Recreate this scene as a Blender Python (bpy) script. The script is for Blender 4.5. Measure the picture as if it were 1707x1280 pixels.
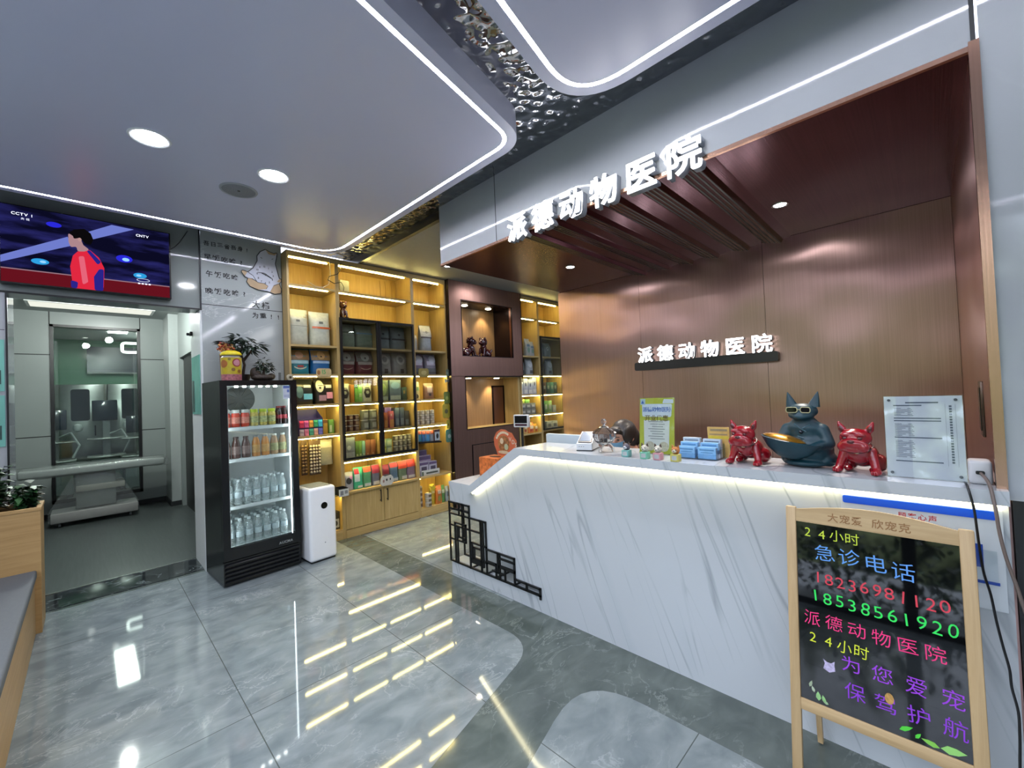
import bpy, bmesh, math, random
from mathutils import Vector, Matrix, Euler
random.seed(11)
S = bpy.context.scene
for o in list(bpy.data.objects):
    bpy.data.objects.remove(o)
COL = S.collection
PI = math.pi
rad = math.radians

# ---------------------------------------------------------------- camera
cd = bpy.data.cameras.new('camera')
cd.sensor_width = 36.0
cd.lens = 14.798
cd.clip_start = 0.02
cam = bpy.data.objects.new('camera', cd)
COL.objects.link(cam)
_r = Vector((0.70329, -0.70973, -0.04085))
_u = Vector((0.01382, -0.04381, 0.99894))
_f = Vector((0.71077, 0.70312, 0.0210))
M = Matrix((_r, _u, -_f)).transposed().to_4x4()
M.translation = Vector((0, 0, 1.5))
cam.matrix_world = M
S.camera = cam

# ---------------------------------------------------------------- exposure
S.view_settings.view_transform = 'Standard'
S.view_settings.look = 'None'
S.view_settings.exposure = 0.75
S.view_settings.gamma = 1.0
S.view_settings.use_curve_mapping = False
try:
    S.cycles.use_denoising = True
    S.cycles.sample_clamp_indirect = 4.0
    S.cycles.max_bounces = 10
    S.cycles.transparent_max_bounces = 16
    S.cycles.caustics_reflective = False
    S.cycles.caustics_refractive = False
except Exception:
    pass

# ---------------------------------------------------------------- world: bright overcast sky over a line of street trees
wd = bpy.data.worlds.new('street_daylight')
S.world = wd
wd.use_nodes = True
nt = wd.node_tree
nt.nodes.clear()
N = nt.nodes.new
L = nt.links.new
tc = N('ShaderNodeTexCoord')
sep = N('ShaderNodeSeparateXYZ')
L(tc.outputs['Generated'], sep.inputs[0])
no = N('ShaderNodeTexNoise'); no.inputs['Scale'].default_value = 5.0; no.inputs['Detail'].default_value = 8.0; no.inputs['Roughness'].default_value = 0.72
L(tc.outputs['Generated'], no.inputs['Vector'])
fine = N('ShaderNodeTexNoise'); fine.inputs['Scale'].default_value = 34.0; fine.inputs['Detail'].default_value = 5.0
L(tc.outputs['Generated'], fine.inputs['Vector'])
ad = N('ShaderNodeMath'); ad.operation = 'MULTIPLY_ADD'; ad.inputs[1].default_value = -1.1; L(no.outputs['Fac'], ad.inputs[0]); L(sep.outputs['Z'], ad.inputs[2])
tm = N('ShaderNodeMapRange'); tm.inputs['From Min'].default_value = -0.36; tm.inputs['From Max'].default_value = -0.29; L(ad.outputs[0], tm.inputs['Value'])
gap = N('ShaderNodeMapRange'); gap.inputs['From Min'].default_value = 0.60; gap.inputs['From Max'].default_value = 0.66; L(fine.outputs['Fac'], gap.inputs['Value'])
tree = N('ShaderNodeValToRGB')
tree.color_ramp.elements[0].position = 0.38; tree.color_ramp.elements[0].color = (0.004, 0.006, 0.004, 1)
tree.color_ramp.elements[1].position = 0.62; tree.color_ramp.elements[1].color = (0.15, 0.19, 0.11, 1)
L(fine.outputs['Fac'], tree.inputs[0])
tr2 = N('ShaderNodeMix'); tr2.data_type = 'RGBA'; L(gap.outputs[0], tr2.inputs[0]); L(tree.outputs[0], tr2.inputs[6]); tr2.inputs[7].default_value = (0.45, 0.52, 0.58, 1)
mx = N('ShaderNodeMix'); mx.data_type = 'RGBA'
L(tm.outputs[0], mx.inputs[0]); L(tr2.outputs[2], mx.inputs[6]); mx.inputs[7].default_value = (0.74, 0.80, 1.0, 1)
gm = N('ShaderNodeMath'); gm.operation = 'GREATER_THAN'; gm.inputs[1].default_value = -0.03; L(sep.outputs['Z'], gm.inputs[0])
mg = N('ShaderNodeMix'); mg.data_type = 'RGBA'
L(gm.outputs[0], mg.inputs[0]); L(tree.outputs[0], mg.inputs[6]); L(mx.outputs[2], mg.inputs[7])
bg = N('ShaderNodeBackground'); bg.inputs['Strength'].default_value = 3.3
L(mg.outputs[2], bg.inputs[0])
wo = N('ShaderNodeOutputWorld'); L(bg.outputs[0], wo.inputs[0])

# daylight portal in the shopfront opening
pl = bpy.data.lights.new('shopfront_portal', 'AREA'); pl.shape = 'RECTANGLE'; pl.size = 2.9; pl.size_y = 5.6
pl.cycles.is_portal = True
po = bpy.data.objects.new('shopfront_portal', pl); COL.objects.link(po)
po.location = (-1.36, 0.2, 1.46); po.rotation_euler = (0, -PI / 2, 0)

# strengths of the lamps the place has (used by their builders further down)
E_RING = 60.0       # ceiling LED outlines
E_DOWN = 90.0       # ceiling downlights
E_SHELF = 44.0       # warm shelf strips
E_COUNTER = 8.0    # strip under the counter lip
E_SIGN = 5.0        # lit letters
E_ROOM = 17.0        # treatment room light panels

# ---------------------------------------------------------------- materials
def lin(h):
    h = h.lstrip('#')
    v = [int(h[i:i + 2], 16) / 255 for i in (0, 2, 4)]
    return tuple((c / 12.92 if c <= 0.04045 else ((c + 0.055) / 1.055) ** 2.4) for c in v)

_mc = {}
def pm(name, col, rough=0.5, metal=0.0, coat=0.0, var=0.0, vscale=20.0, bump=0.0, bscale=60.0, spec=0.5, trans=0.0, aniso=0.0):
    """A principled material; var adds a fine procedural colour variation, bump a fine procedural relief."""
    if name in _mc:
        return _mc[name]
    m = bpy.data.materials.new(name); m.use_nodes = True
    t = m.node_tree; b = t.nodes['Principled BSDF']
    c = lin(col) if isinstance(col, str) else col
    b.inputs['Base Color'].default_value = (*c, 1)
    b.inputs['Roughness'].default_value = rough
    b.inputs['Metallic'].default_value = metal
    b.inputs['Coat Weight'].default_value = coat
    b.inputs['Coat Roughness'].default_value = 0.05
    b.inputs['Specular IOR Level'].default_value = spec
    b.inputs['Anisotropic'].default_value = aniso
    if trans:
        b.inputs['Transmission Weight'].default_value = trans
    tcn = t.nodes.new('ShaderNodeTexCoord')
    if var:
        n = t.nodes.new('ShaderNodeTexNoise'); n.inputs['Scale'].default_value = vscale; n.inputs['Detail'].default_value = 4
        t.links.new(tcn.outputs['Object'], n.inputs['Vector'])
        r = t.nodes.new('ShaderNodeValToRGB')
        r.color_ramp.elements[0].position = 0.3; r.color_ramp.elements[1].position = 0.7
        r.color_ramp.elements[0].color = (*[max(0, k * (1 - var)) for k in c], 1)
        r.color_ramp.elements[1].color = (*[min(1, k * (1 + var)) for k in c], 1)
        t.links.new(n.outputs['Fac'], r.inputs[0]); t.links.new(r.outputs[0], b.inputs['Base Color'])
    if bump:
        n = t.nodes.new('ShaderNodeTexNoise'); n.inputs['Scale'].default_value = bscale; n.inputs['Detail'].default_value = 3
        t.links.new(tcn.outputs['Object'], n.inputs['Vector'])
        k = t.nodes.new('ShaderNodeBump'); k.inputs['Strength'].default_value = bump; k.inputs['Distance'].default_value = 0.01
        t.links.new(n.outputs['Fac'], k.inputs['Height']); t.links.new(k.outputs[0], b.inputs['Normal'])
    _mc[name] = m
    return m

def c_(h, rough=0.45, coat=0.0):
    return pm('colour_%s_%d_%d' % (h.lstrip('#'), int(rough * 100), int(coat * 100)), h, rough, coat=coat, var=0.10, vscale=35)

def em(name, col, s):
    if name in _mc:
        return _mc[name]
    m = bpy.data.materials.new(name); m.use_nodes = True
    t = m.node_tree; t.nodes.clear()
    e = t.nodes.new('ShaderNodeEmission'); o = t.nodes.new('ShaderNodeOutputMaterial')
    c = lin(col) if isinstance(col, str) else col
    e.inputs[0].default_value = (*c, 1); e.inputs[1].default_value = s
    t.links.new(e.outputs[0], o.inputs[0])
    _mc[name] = m
    return m

def thin(name, tint, refl=0.08, rough=0.0, body=0.0, bodycol=(0.8, 0.85, 0.85), bump=0.0, bscale=30):
    """Thin clear sheet: lets light through, mirrors a share of it by the angle; body adds some milky film."""
    if name in _mc:
        return _mc[name]
    m = bpy.data.materials.new(name); m.use_nodes = True
    t = m.node_tree; t.nodes.clear(); n = t.nodes.new; l = t.links.new
    tr = n('ShaderNodeBsdfTransparent'); tr.inputs[0].default_value = (*tint, 1)
    gl = n('ShaderNodeBsdfGlossy'); gl.inputs['Roughness'].default_value = rough
    fr = n('ShaderNodeLayerWeight'); fr.inputs['Blend'].default_value = 0.5
    pw = n('ShaderNodeMath'); pw.operation = 'POWER'; pw.inputs[1].default_value = 4.0; l(fr.outputs['Facing'], pw.inputs[0])
    ma = n('ShaderNodeMath'); ma.operation = 'MULTIPLY_ADD'; ma.inputs[1].default_value = 0.85; ma.inputs[2].default_value = 0.015 + refl * 0.5
    l(pw.outputs[0], ma.inputs[0])
    mi = n('ShaderNodeMixShader'); l(ma.outputs[0], mi.inputs[0]); l(tr.outputs[0], mi.inputs[1]); l(gl.outputs[0], mi.inputs[2])
    if bump:
        tcn = n('ShaderNodeTexCoord'); no_ = n('ShaderNodeTexNoise'); no_.inputs['Scale'].default_value = bscale; no_.inputs['Detail'].default_value = 5
        l(tcn.outputs['Object'], no_.inputs['Vector'])
        k = n('ShaderNodeBump'); k.inputs['Strength'].default_value = bump; k.inputs['Distance'].default_value = 0.02
        l(no_.outputs['Fac'], k.inputs['Height']); l(k.outputs[0], gl.inputs['Normal']); l(k.outputs[0], fr.inputs['Normal'])
    out = n('ShaderNodeOutputMaterial')
    last = mi
    if body:
        df = n('ShaderNodeBsdfDiffuse'); df.inputs[0].default_value = (*bodycol, 1)
        m2 = n('ShaderNodeMixShader'); m2.inputs[0].default_value = body; l(mi.outputs[0], m2.inputs[1]); l(df.outputs[0], m2.inputs[2]); last = m2
    l(last.outputs[0], out.inputs[0])
    _mc[name] = m
    return m

def wood(name, dark, light, axis='z', scale=3.0, rough=0.42):
    if name in _mc:
        return _mc[name]
    m = bpy.data.materials.new(name); m.use_nodes = True
    t = m.node_tree; b = t.nodes['Principled BSDF']; n = t.nodes.new; l = t.links.new
    tcn = n('ShaderNodeTexCoord'); mp = n('ShaderNodeMapping')
    sc = {'z': (22, 22, 1.1), 'x': (1.1, 22, 22), 'y': (22, 1.1, 22)}[axis]
    mp.inputs['Scale'].default_value = [k * scale / 3 for k in sc]
    l(tcn.outputs['Object'], mp.inputs['Vector'])
    no_ = n('ShaderNodeTexNoise'); no_.inputs['Scale'].default_value = 2.2; no_.inputs['Detail'].default_value = 7; no_.inputs['Roughness'].default_value = 0.65
    no_.inputs['Distortion'].default_value = 0.6
    l(mp.outputs[0], no_.inputs['Vector'])
    r = n('ShaderNodeValToRGB'); r.color_ramp.elements[0].position = 0.32; r.color_ramp.elements[1].position = 0.68
    r.color_ramp.elements[0].color = (*lin(dark), 1); r.color_ramp.elements[1].color = (*lin(light), 1)
    l(no_.outputs['Fac'], r.inputs[0]); l(r.outputs[0], b.inputs['Base Color'])
    k = n('ShaderNodeBump'); k.inputs['Strength'].default_value = 0.08; k.inputs['Distance'].default_value = 0.004
    l(no_.outputs['Fac'], k.inputs['Height']); l(k.outputs[0], b.inputs['Normal'])
    b.inputs['Roughness'].default_value = rough
    _mc[name] = m
    return m

def marble(name, base, vein, rot=(0, 0, 0), scale=1.0, thin_=0.03, amount=0.8, rough=0.12, cloud=None, stretch=(1, 1, 1), bump=0.0, tile=None, tilecol='#4a4f4e'):
    """Polished stone: clouded ground with thin wandering veins; tile = (x pitch, y pitch, x0, y0) adds hairline joints."""
    if name in _mc:
        return _mc[name]
    m = bpy.data.materials.new(name); m.use_nodes = True
    t = m.node_tree; b = t.nodes['Principled BSDF']; n = t.nodes.new; l = t.links.new
    tcn = n('ShaderNodeTexCoord'); mp = n('ShaderNodeMapping'); mp.vector_type = 'POINT'
    mp.inputs['Rotation'].default_value = rot
    mp.inputs['Scale'].default_value = stretch
    l(tcn.outputs['Object'], mp.inputs['Vector'])
    a = n('ShaderNodeTexNoise'); a.inputs['Scale'].default_value = 1.6 * scale; a.inputs['Detail'].default_value = 8; a.inputs['Roughness'].default_value = 0.62; a.inputs['Distortion'].default_value = 0.7
    l(mp.outputs[0], a.inputs['Vector'])
    s_ = n('ShaderNodeMath'); s_.operation = 'SUBTRACT'; s_.inputs[1].default_value = 0.5; l(a.outputs['Fac'], s_.inputs[0])
    ab = n('ShaderNodeMath'); ab.operation = 'ABSOLUTE'; l(s_.outputs[0], ab.inputs[0])
    mr = n('ShaderNodeMapRange'); mr.inputs['From Min'].default_value = 0.0; mr.inputs['From Max'].default_value = thin_; mr.inputs['To Min'].default_value = amount; mr.inputs['To Max'].default_value = 0.0
    l(ab.outputs[0], mr.inputs['Value'])
    g = n('ShaderNodeTexNoise'); g.inputs['Scale'].default_value = 0.9 * scale; g.inputs['Detail'].default_value = 3
    l(mp.outputs[0], g.inputs['Vector'])
    gr = n('ShaderNodeMapRange'); gr.inputs['From Min'].default_value = 0.40; gr.inputs['From Max'].default_value = 0.62; l(g.outputs['Fac'], gr.inputs['Value'])
    mu = n('ShaderNodeMath'); mu.operation = 'MULTIPLY'; l(mr.outputs[0], mu.inputs[0]); l(gr.outputs[0], mu.inputs[1])
    cl = n('ShaderNodeTexNoise'); cl.inputs['Scale'].default_value = 3.0 * scale; cl.inputs['Detail'].default_value = 6; cl.inputs['Distortion'].default_value = 0.5
    l(mp.outputs[0], cl.inputs['Vector'])
    rp = n('ShaderNodeValToRGB'); rp.color_ramp.elements[0].position = 0.35; rp.color_ramp.elements[1].position = 0.68
    rp.color_ramp.elements[0].color = (*lin(cloud or base), 1); rp.color_ramp.elements[1].color = (*lin(base), 1)
    l(cl.outputs['Fac'], rp.inputs[0])
    x = n('ShaderNodeMix'); x.data_type = 'RGBA'; l(mu.outputs[0], x.inputs[0]); l(rp.outputs[0], x.inputs[6]); x.inputs[7].default_value = (*lin(vein), 1)
    last = x.outputs[2]
    if tile:
        sp = n('ShaderNodeSeparateXYZ'); l(tcn.outputs['Object'], sp.inputs[0])
        prev = None
        for ax, p, o in (('X', tile[0], tile[2]), ('Y', tile[1], tile[3])):
            q = n('ShaderNodeMath'); q.operation = 'SUBTRACT'; q.inputs[1].default_value = o; l(sp.outputs[ax], q.inputs[0])
            w = n('ShaderNodeMath'); w.operation = 'PINGPONG'; w.inputs[1].default_value = p / 2; l(q.outputs[0], w.inputs[0])
            c = n('ShaderNodeMath'); c.operation = 'LESS_THAN'; c.inputs[1].default_value = 0.0022; l(w.outputs[0], c.inputs[0])
            if prev:
                mxx = n('ShaderNodeMath'); mxx.operation = 'MAXIMUM'; l(prev.outputs[0], mxx.inputs[0]); l(c.outputs[0], mxx.inputs[1]); prev = mxx
            else:
                prev = c
        y = n('ShaderNodeMix'); y.data_type = 'RGBA'; l(prev.outputs[0], y.inputs[0]); l(last, y.inputs[6]); y.inputs[7].default_value = (*lin(tilecol), 1)
        last = y.outputs[2]
    l(last, b.inputs['Base Color'])
    b.inputs['Roughness'].default_value = rough
    if bump:
        k = n('ShaderNodeBump'); k.inputs['Strength'].default_value = bump; k.inputs['Distance'].default_value = 0.05
        w = n('ShaderNodeTexNoise'); w.inputs['Scale'].default_value = 1.4; w.inputs['Detail'].default_value = 1
        l(tcn.outputs['Object'], w.inputs['Vector']); l(w.outputs['Fac'], k.inputs['Height']); l(k.outputs[0], b.inputs['Normal'])
    _mc[name] = m
    return m

def copper(name, col, rough, wav=0.25, streak=0.25, stretch=(160, 160, 1.5), aniso=0.0):
    if name in _mc:
        return _mc[name]
    m = bpy.data.materials.new(name); m.use_nodes = True
    t = m.node_tree; b = t.nodes['Principled BSDF']; n = t.nodes.new; l = t.links.new
    b.inputs['Metallic'].default_value = 1.0
    b.inputs['Roughness'].default_value = rough
    tcn = n('ShaderNodeTexCoord'); mp = n('ShaderNodeMapping'); mp.inputs['Scale'].default_value = stretch
    l(tcn.outputs['Object'], mp.inputs['Vector'])
    br = n('ShaderNodeTexNoise'); br.inputs['Scale'].default_value = 1.0; br.inputs['Detail'].default_value = 3; l(mp.outputs[0], br.inputs['Vector'])
    r = n('ShaderNodeValToRGB'); c = lin(col)
    r.color_ramp.elements[0].position = 0.3; r.color_ramp.elements[1].position = 0.7
    r.color_ramp.elements[0].color = (*[k * (1 - streak) for k in c], 1); r.color_ramp.elements[1].color = (*[min(1, k * (1 + streak)) for k in c], 1)
    l(br.outputs['Fac'], r.inputs[0]); l(r.outputs[0], b.inputs['Base Color'])
    b.inputs['Anisotropic'].default_value = aniso
    if aniso:
        tg = n('ShaderNodeTangent'); tg.direction_type = 'RADIAL'; tg.axis = 'Z'; l(tg.outputs[0], b.inputs['Tangent'])
    k1 = n('ShaderNodeBump'); k1.inputs['Strength'].default_value = 0.12; k1.inputs['Distance'].default_value = 0.002
    l(br.outputs['Fac'], k1.inputs['Height'])
    wv = n('ShaderNodeTexNoise'); wv.inputs['Scale'].default_value = 1.3; wv.inputs['Detail'].default_value = 1; l(tcn.outputs['Object'], wv.inputs['Vector'])
    k2 = n('ShaderNodeBump'); k2.inputs['Strength'].default_value = wav; k2.inputs['Distance'].default_value = 0.12
    l(wv.outputs['Fac'], k2.inputs['Height']); l(k1.outputs[0], k2.inputs['Normal']); l(k2.outputs[0], b.inputs['Normal'])
    _mc[name] = m
    return m

# ---------------------------------------------------------------- mesh builder
class G:
    def __init__(self):
        self.bm = bmesh.new()
    def _mi(self, faces, m):
        for f in faces:
            f.material_index = m
    def box(self, x0, x1, y0, y1, z0, z1, m=0, bev=0.0, mat=None, seg=2):
        r = bmesh.ops.create_cube(self.bm, size=1.0)
        vs = r['verts']
        T = Matrix.Translation(((x0 + x1) / 2, (y0 + y1) / 2, (z0 + z1) / 2)) @ Matrix.Diagonal((abs(x1 - x0), abs(y1 - y0), abs(z1 - z0), 1))
        if mat is not None:
            T = mat @ T
        bmesh.ops.transform(self.bm, matrix=T, verts=vs)
        fs = list({f for v in vs for f in v.link_faces})
        self._mi(fs, m)
        if bev:
            es = list({e for v in vs for e in v.link_edges})
            q = bmesh.ops.bevel(self.bm, geom=es, offset=bev, segments=seg, affect='EDGES', profile=0.5, clamp_overlap=True)
            self._mi(q['faces'], m)
        return self
    def prism(self, poly, axis, a, b, m=0, mat=None):
        def P(p, t):
            v = {'x': (t, p[0], p[1]), 'y': (p[0], t, p[1]), 'z': (p[0], p[1], t)}[axis]
            v = Vector(v)
            return mat @ v if mat is not None else v
        A = [self.bm.verts.new(P(p, a)) for p in poly]
        B = [self.bm.verts.new(P(p, b)) for p in poly]
        fs = [self.bm.faces.new(A), self.bm.faces.new(list(reversed(B)))]
        k = len(poly)
        for i in range(k):
            fs.append(self.bm.faces.new((A[i], B[i], B[(i + 1) % k], A[(i + 1) % k])))
        self._mi(fs, m)
        return self
    def face(self, pts, m=0):
        f = self.bm.faces.new([self.bm.verts.new(p) for p in pts]); f.material_index = m
        return self
    def lathe(self, prof, seg=20, c=(0, 0, 0), m=0, mat=None, sx=1.0, sy=1.0, ms=None):
        rings = []
        for (r, z) in prof:
            if r < 1e-6:
                v = Vector((c[0], c[1], c[2] + z))
                rings.append([self.bm.verts.new(mat @ v if mat is not None else v)])
            else:
                ring = []
                for i in range(seg):
                    a = 2 * PI * i / seg
                    v = Vector((c[0] + r * sx * math.cos(a), c[1] + r * sy * math.sin(a), c[2] + z))
                    ring.append(self.bm.verts.new(mat @ v if mat is not None else v))
                rings.append(ring)
        for j in range(len(rings) - 1):
            A, B = rings[j], rings[j + 1]
            mm = ms[j] if ms else m
            for i in range(seg):
                i2 = (i + 1) % seg
                if len(A) == 1 and len(B) == 1:
                    continue
                if len(A) == 1:
                    f = self.bm.faces.new((A[0], B[i], B[i2]))
                elif len(B) == 1:
                    f = self.bm.faces.new((A[i], B[0], A[i2]))
                else:
                    f = self.bm.faces.new((A[i], A[i2], B[i2], B[i]))
                f.material_index = mm
        return self
    def tube(self, pts, r, seg=8, m=0, closed=False):
        pts = [Vector(p) for p in pts]
        rings = []
        n = len(pts)
        prevn = None
        for i, p in enumerate(pts):
            if closed:
                d = pts[(i + 1) % n] - pts[i - 1]
            else:
                d = pts[min(i + 1, n - 1)] - pts[max(i - 1, 0)]
            d.normalize()
            if prevn is None:
                nn = d.orthogonal().normalized()
            else:
                nn = (prevn - d * prevn.dot(d)); nn = nn.normalized() if nn.length > 1e-6 else d.orthogonal().normalized()
            prevn = nn
            bb = d.cross(nn)
            rr = r[i] if isinstance(r, (list, tuple)) else r
            rings.append([self.bm.verts.new(p + (nn * math.cos(2 * PI * k / seg) + bb * math.sin(2 * PI * k / seg)) * rr) for k in range(seg)])
        fs = []
        rng = range(n) if closed else range(n - 1)
        for i in rng:
            A, B = rings[i], rings[(i + 1) % n]
            for k in range(seg):
                fs.append(self.bm.faces.new((A[k], A[(k + 1) % seg], B[(k + 1) % seg], B[k])))
        if not closed:
            fs.append(self.bm.faces.new(list(reversed(rings[0])))); fs.append(self.bm.faces.new(rings[-1]))
        self._mi(fs, m)
        return self
    def ell(self, c, r, rot=(0, 0, 0), m=0, sub=2):
        q = bmesh.ops.create_icosphere(self.bm, subdivisions=sub, radius=1.0)
        r = (r, r, r) if isinstance(r, (int, float)) else r
        T = Matrix.Translation(c) @ Euler(rot).to_matrix().to_4x4() @ Matrix.Diagonal((*r, 1))
        bmesh.ops.transform(self.bm, matrix=T, verts=q['verts'])
        self._mi({f for v in q['verts'] for f in v.link_faces}, m)
        return self
    def mesh(self, me, mat, m=0):
        n0 = len(self.bm.faces); v0 = len(self.bm.verts)
        self.bm.from_mesh(me)
        self.bm.verts.ensure_lookup_table(); self.bm.faces.ensure_lookup_table()
        vs = self.bm.verts[v0:]
        bmesh.ops.transform(self.bm, matrix=mat, verts=vs)
        self._mi(self.bm.faces[n0:], m)
        return self
    def build(self, name, mats, parent=None, loc=None, rotz=None, smooth=35, norm=True):
        if norm:
            bmesh.ops.recalc_face_normals(self.bm, faces=self.bm.faces[:])
        me = bpy.data.meshes.new(name)
        self.bm.to_mesh(me); self.bm.free()
        for m in (mats if isinstance(mats, (list, tuple)) else [mats]):
            me.materials.append(m)
        if smooth:
            me.polygons.foreach_set('use_smooth', [True] * len(me.polygons))
            me.set_sharp_from_angle(angle=rad(smooth))
        o = bpy.data.objects.new(name, me)
        COL.objects.link(o)
        if parent is not None:
            o.parent = parent
        if loc is not None:
            o.location = loc
        if rotz is not None:
            o.rotation_euler = (0, 0, rotz)
        return o

def tag(o, label, cat, group=None, kind=None):
    if label: o['label'] = label
    if cat: o['category'] = cat
    if group: o['group'] = group
    if kind: o['kind'] = kind
    return o

def thing(name, label, cat, loc=(0, 0, 0), rotz=0.0, group=None):
    o = bpy.data.objects.new(name, None)
    o.empty_display_size = 0.05
    COL.objects.link(o)
    o.location = loc; o.rotation_euler = (0, 0, rotz)
    return tag(o, label, cat, group)

def struct(o):
    o['kind'] = 'structure'
    return o

def dup(root, loc, label, rotz=None, group=None):
    """A copy of a thing with copies of its parts and sub-parts."""
    r = root.copy(); COL.objects.link(r); r.location = loc
    if rotz is not None: r.rotation_euler = (0, 0, rotz)
    r['label'] = label
    if group: r['group'] = group
    for ch in list(root.children):
        c = ch.copy(); COL.objects.link(c); c.parent = r
        for g in list(ch.children):
            d = g.copy(); COL.objects.link(d); d.parent = c
    return r

# glyphs from Blender's own interface font, turned into meshes
_gl = {}
def glyph(ch, bold, ext):
    key = (ch, bold, ext)
    if key not in _gl:
        cu = bpy.data.curves.new('glyph', 'FONT'); cu.body = ch; cu.size = 1.0
        cu.offset = bold; cu.extrude = ext; cu.resolution_u = 3
        ob = bpy.data.objects.new('glyph', cu); COL.objects.link(ob)
        bpy.context.view_layer.update()
        dg = bpy.context.evaluated_depsgraph_get()
        me = bpy.data.meshes.new_from_object(ob.evaluated_get(dg))
        bpy.data.objects.remove(ob)
        xs = [v.co.x for v in me.vertices] or [0, 1]
        _gl[key] = (me, min(xs), max(xs))
    return _gl[key]

FACE = {'-y': Matrix(((1, 0, 0, 0), (0, 0, -1, 0), (0, 1, 0, 0), (0, 0, 0, 1))),
        '-x': Matrix(((0, 0, -1, 0), (-1, 0, 0, 0), (0, 1, 0, 0), (0, 0, 0, 1)))}
def text(g, s, size, at, face='-y', bold=0.0, ext=0.0, adv=None, jit=0.0, m=0, slope=0.0, shear=0.0):
    """Writes s with its lower left corner at 'at' on a plane facing -y or -x; adv = step per character, jit = hand-written wobble."""
    x = 0.0
    F = Matrix.Translation(at) @ FACE[face]
    for ch in s:
        if ch == ' ':
            x += (adv or size) * 0.5
            continue
        me, a, b = glyph(ch, bold, ext / size if size else 0)
        wide = ord(ch) > 0x2000
        step = adv if adv else (size if wide else (b - a) * size + 0.09 * size)
        off = -a * size if not wide else 0.0
        if adv and not wide: off = -a * size + (adv - (b - a) * size) * 0.5
        r = random.uniform(-1, 1) * jit
        q = Matrix.Translation((x + off, slope * x + random.uniform(-1, 1) * jit * size * 0.3 + 0.06 * size, 0)) @ Matrix.Rotation(r * 0.6, 4, 'Z') @ Matrix.Shear('XY', 4, (0, 0)) @ Matrix.Diagonal((size * (1 + r * 0.3), size * (1 - r * 0.3), size, 1))
        g.mesh(me, F @ q, m)
        x += step
    return x

def blob(name, prims, mat, parent=None, voxel=0.005, smooth=5, loc=None):
    """One continuous skin grown over ellipsoids ('e', centre, radii, rot) and tapered limbs ('c', p0, r0, p1, r1)."""
    g = G()
    for p in prims:
        if p[0] == 'e':
            g.ell(p[1], p[2], p[3] if len(p) > 3 else (0, 0, 0), sub=3)
        else:
            a, ra, b, rb = Vector(p[1]), p[2], Vector(p[3]), p[4]
            n = max(2, int((b - a).length / (min(ra, rb) * 0.5)) + 1)
            for i in range(n + 1):
                t = i / n
                g.ell(a.lerp(b, t), ra + (rb - ra) * t, sub=2)
    o = g.build(name, mat, None, norm=False)
    md = o.modifiers.new('r', 'REMESH'); md.mode = 'VOXEL'; md.voxel_size = voxel
    if smooth:
        ms = o.modifiers.new('s', 'SMOOTH'); ms.factor = 0.5; ms.iterations = smooth
    bpy.context.view_layer.update()
    dg = bpy.context.evaluated_depsgraph_get()
    me = bpy.data.meshes.new_from_object(o.evaluated_get(dg))
    o.modifiers.clear()
    o.data = me; me.name = name
    if not me.materials: me.materials.append(mat)
    me.polygons.foreach_set('use_smooth', [True] * len(me.polygons))
    if parent is not None: o.parent = parent
    if loc is not None: o.location = loc
    return o

def arc(cx, cy, r, a0, a1, n=8):
    return [(cx + r * math.cos(rad(a0 + (a1 - a0) * i / n)), cy + r * math.sin(rad(a0 + (a1 - a0) * i / n))) for i in range(n + 1)]

def round_poly(pts, radii, n=8):
    """Rounds the corners of a polygon."""
    out = []
    k = len(pts)
    for i in range(k):
        p = Vector(pts[i]); a = Vector(pts[i - 1]); b = Vector(pts[(i + 1) % k]); r = radii[i] if isinstance(radii, (list, tuple)) else radii
        if r <= 0:
            out.append(tuple(p)); continue
        u = (a - p).normalized(); v = (b - p).normalized()
        ang = u.angle(v)
        d = min(r / math.tan(ang / 2), (a - p).length * 0.49, (b - p).length * 0.49)
        s, e = p + u * d, p + v * d
        for j in range(n + 1):
            t = j / n
            out.append(tuple((s * (1 - t) ** 2) + (p * 2 * t * (1 - t)) + (e * t ** 2)))
    return out

def inset(poly, d):
    k = len(poly); out = []
    area = sum(poly[i][0] * poly[(i + 1) % k][1] - poly[(i + 1) % k][0] * poly[i][1] for i in range(k))
    sg = 1 if area > 0 else -1
    for i in range(k):
        a, p, b = Vector(poly[i - 1]), Vector(poly[i]), Vector(poly[(i + 1) % k])
        u = (p - a); v = (b - p)
        if u.length < 1e-7: u = v
        if v.length < 1e-7: v = u
        n1 = Vector((-u.y, u.x)).normalized() * sg; n2 = Vector((-v.y, v.x)).normalized() * sg
        n = (n1 + n2); n = n.normalized() if n.length > 1e-6 else n1
        out.append(tuple(p + n * (d / max(0.35, n.dot(n1)))))
    return out
# ================================================================ setting
m_floor_light = marble('polished_grey_tile', '#7f888a', '#b0b7b7', scale=1.9, thin_=0.016, amount=0.36, rough=0.045, cloud='#687275', rot=(0, 0, 0.7), stretch=(1, 1.7, 1), tile=(0.81, 1.62, 0.535, 2.39), tilecol='#4b5250')
m_floor_dark = marble('polished_dark_tile', '#59625f', '#8d9693', scale=1.9, thin_=0.014, amount=0.5, rough=0.07, cloud='#464f4d', rot=(0, 0, 0.5), stretch=(1, 1.6, 1))
m_panel = marble('grey_laminate', '#a8acb0', '#b2b5b8', scale=0.6, thin_=0.02, amount=0.2, rough=0.06, cloud='#a2a6aa', bump=0.06)
m_white_marble = marble('white_wall_marble', '#a7adac', '#d5d9d8', rot=(0, 0.7, 0), scale=0.55, thin_=0.006, amount=0.6, rough=0.07, cloud='#9fa5a5', stretch=(1, 1, 2.2))
m_ceil = pm('satin_ceiling', '#c2c3da', 0.32, var=0.03, vscale=0.8)
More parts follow.
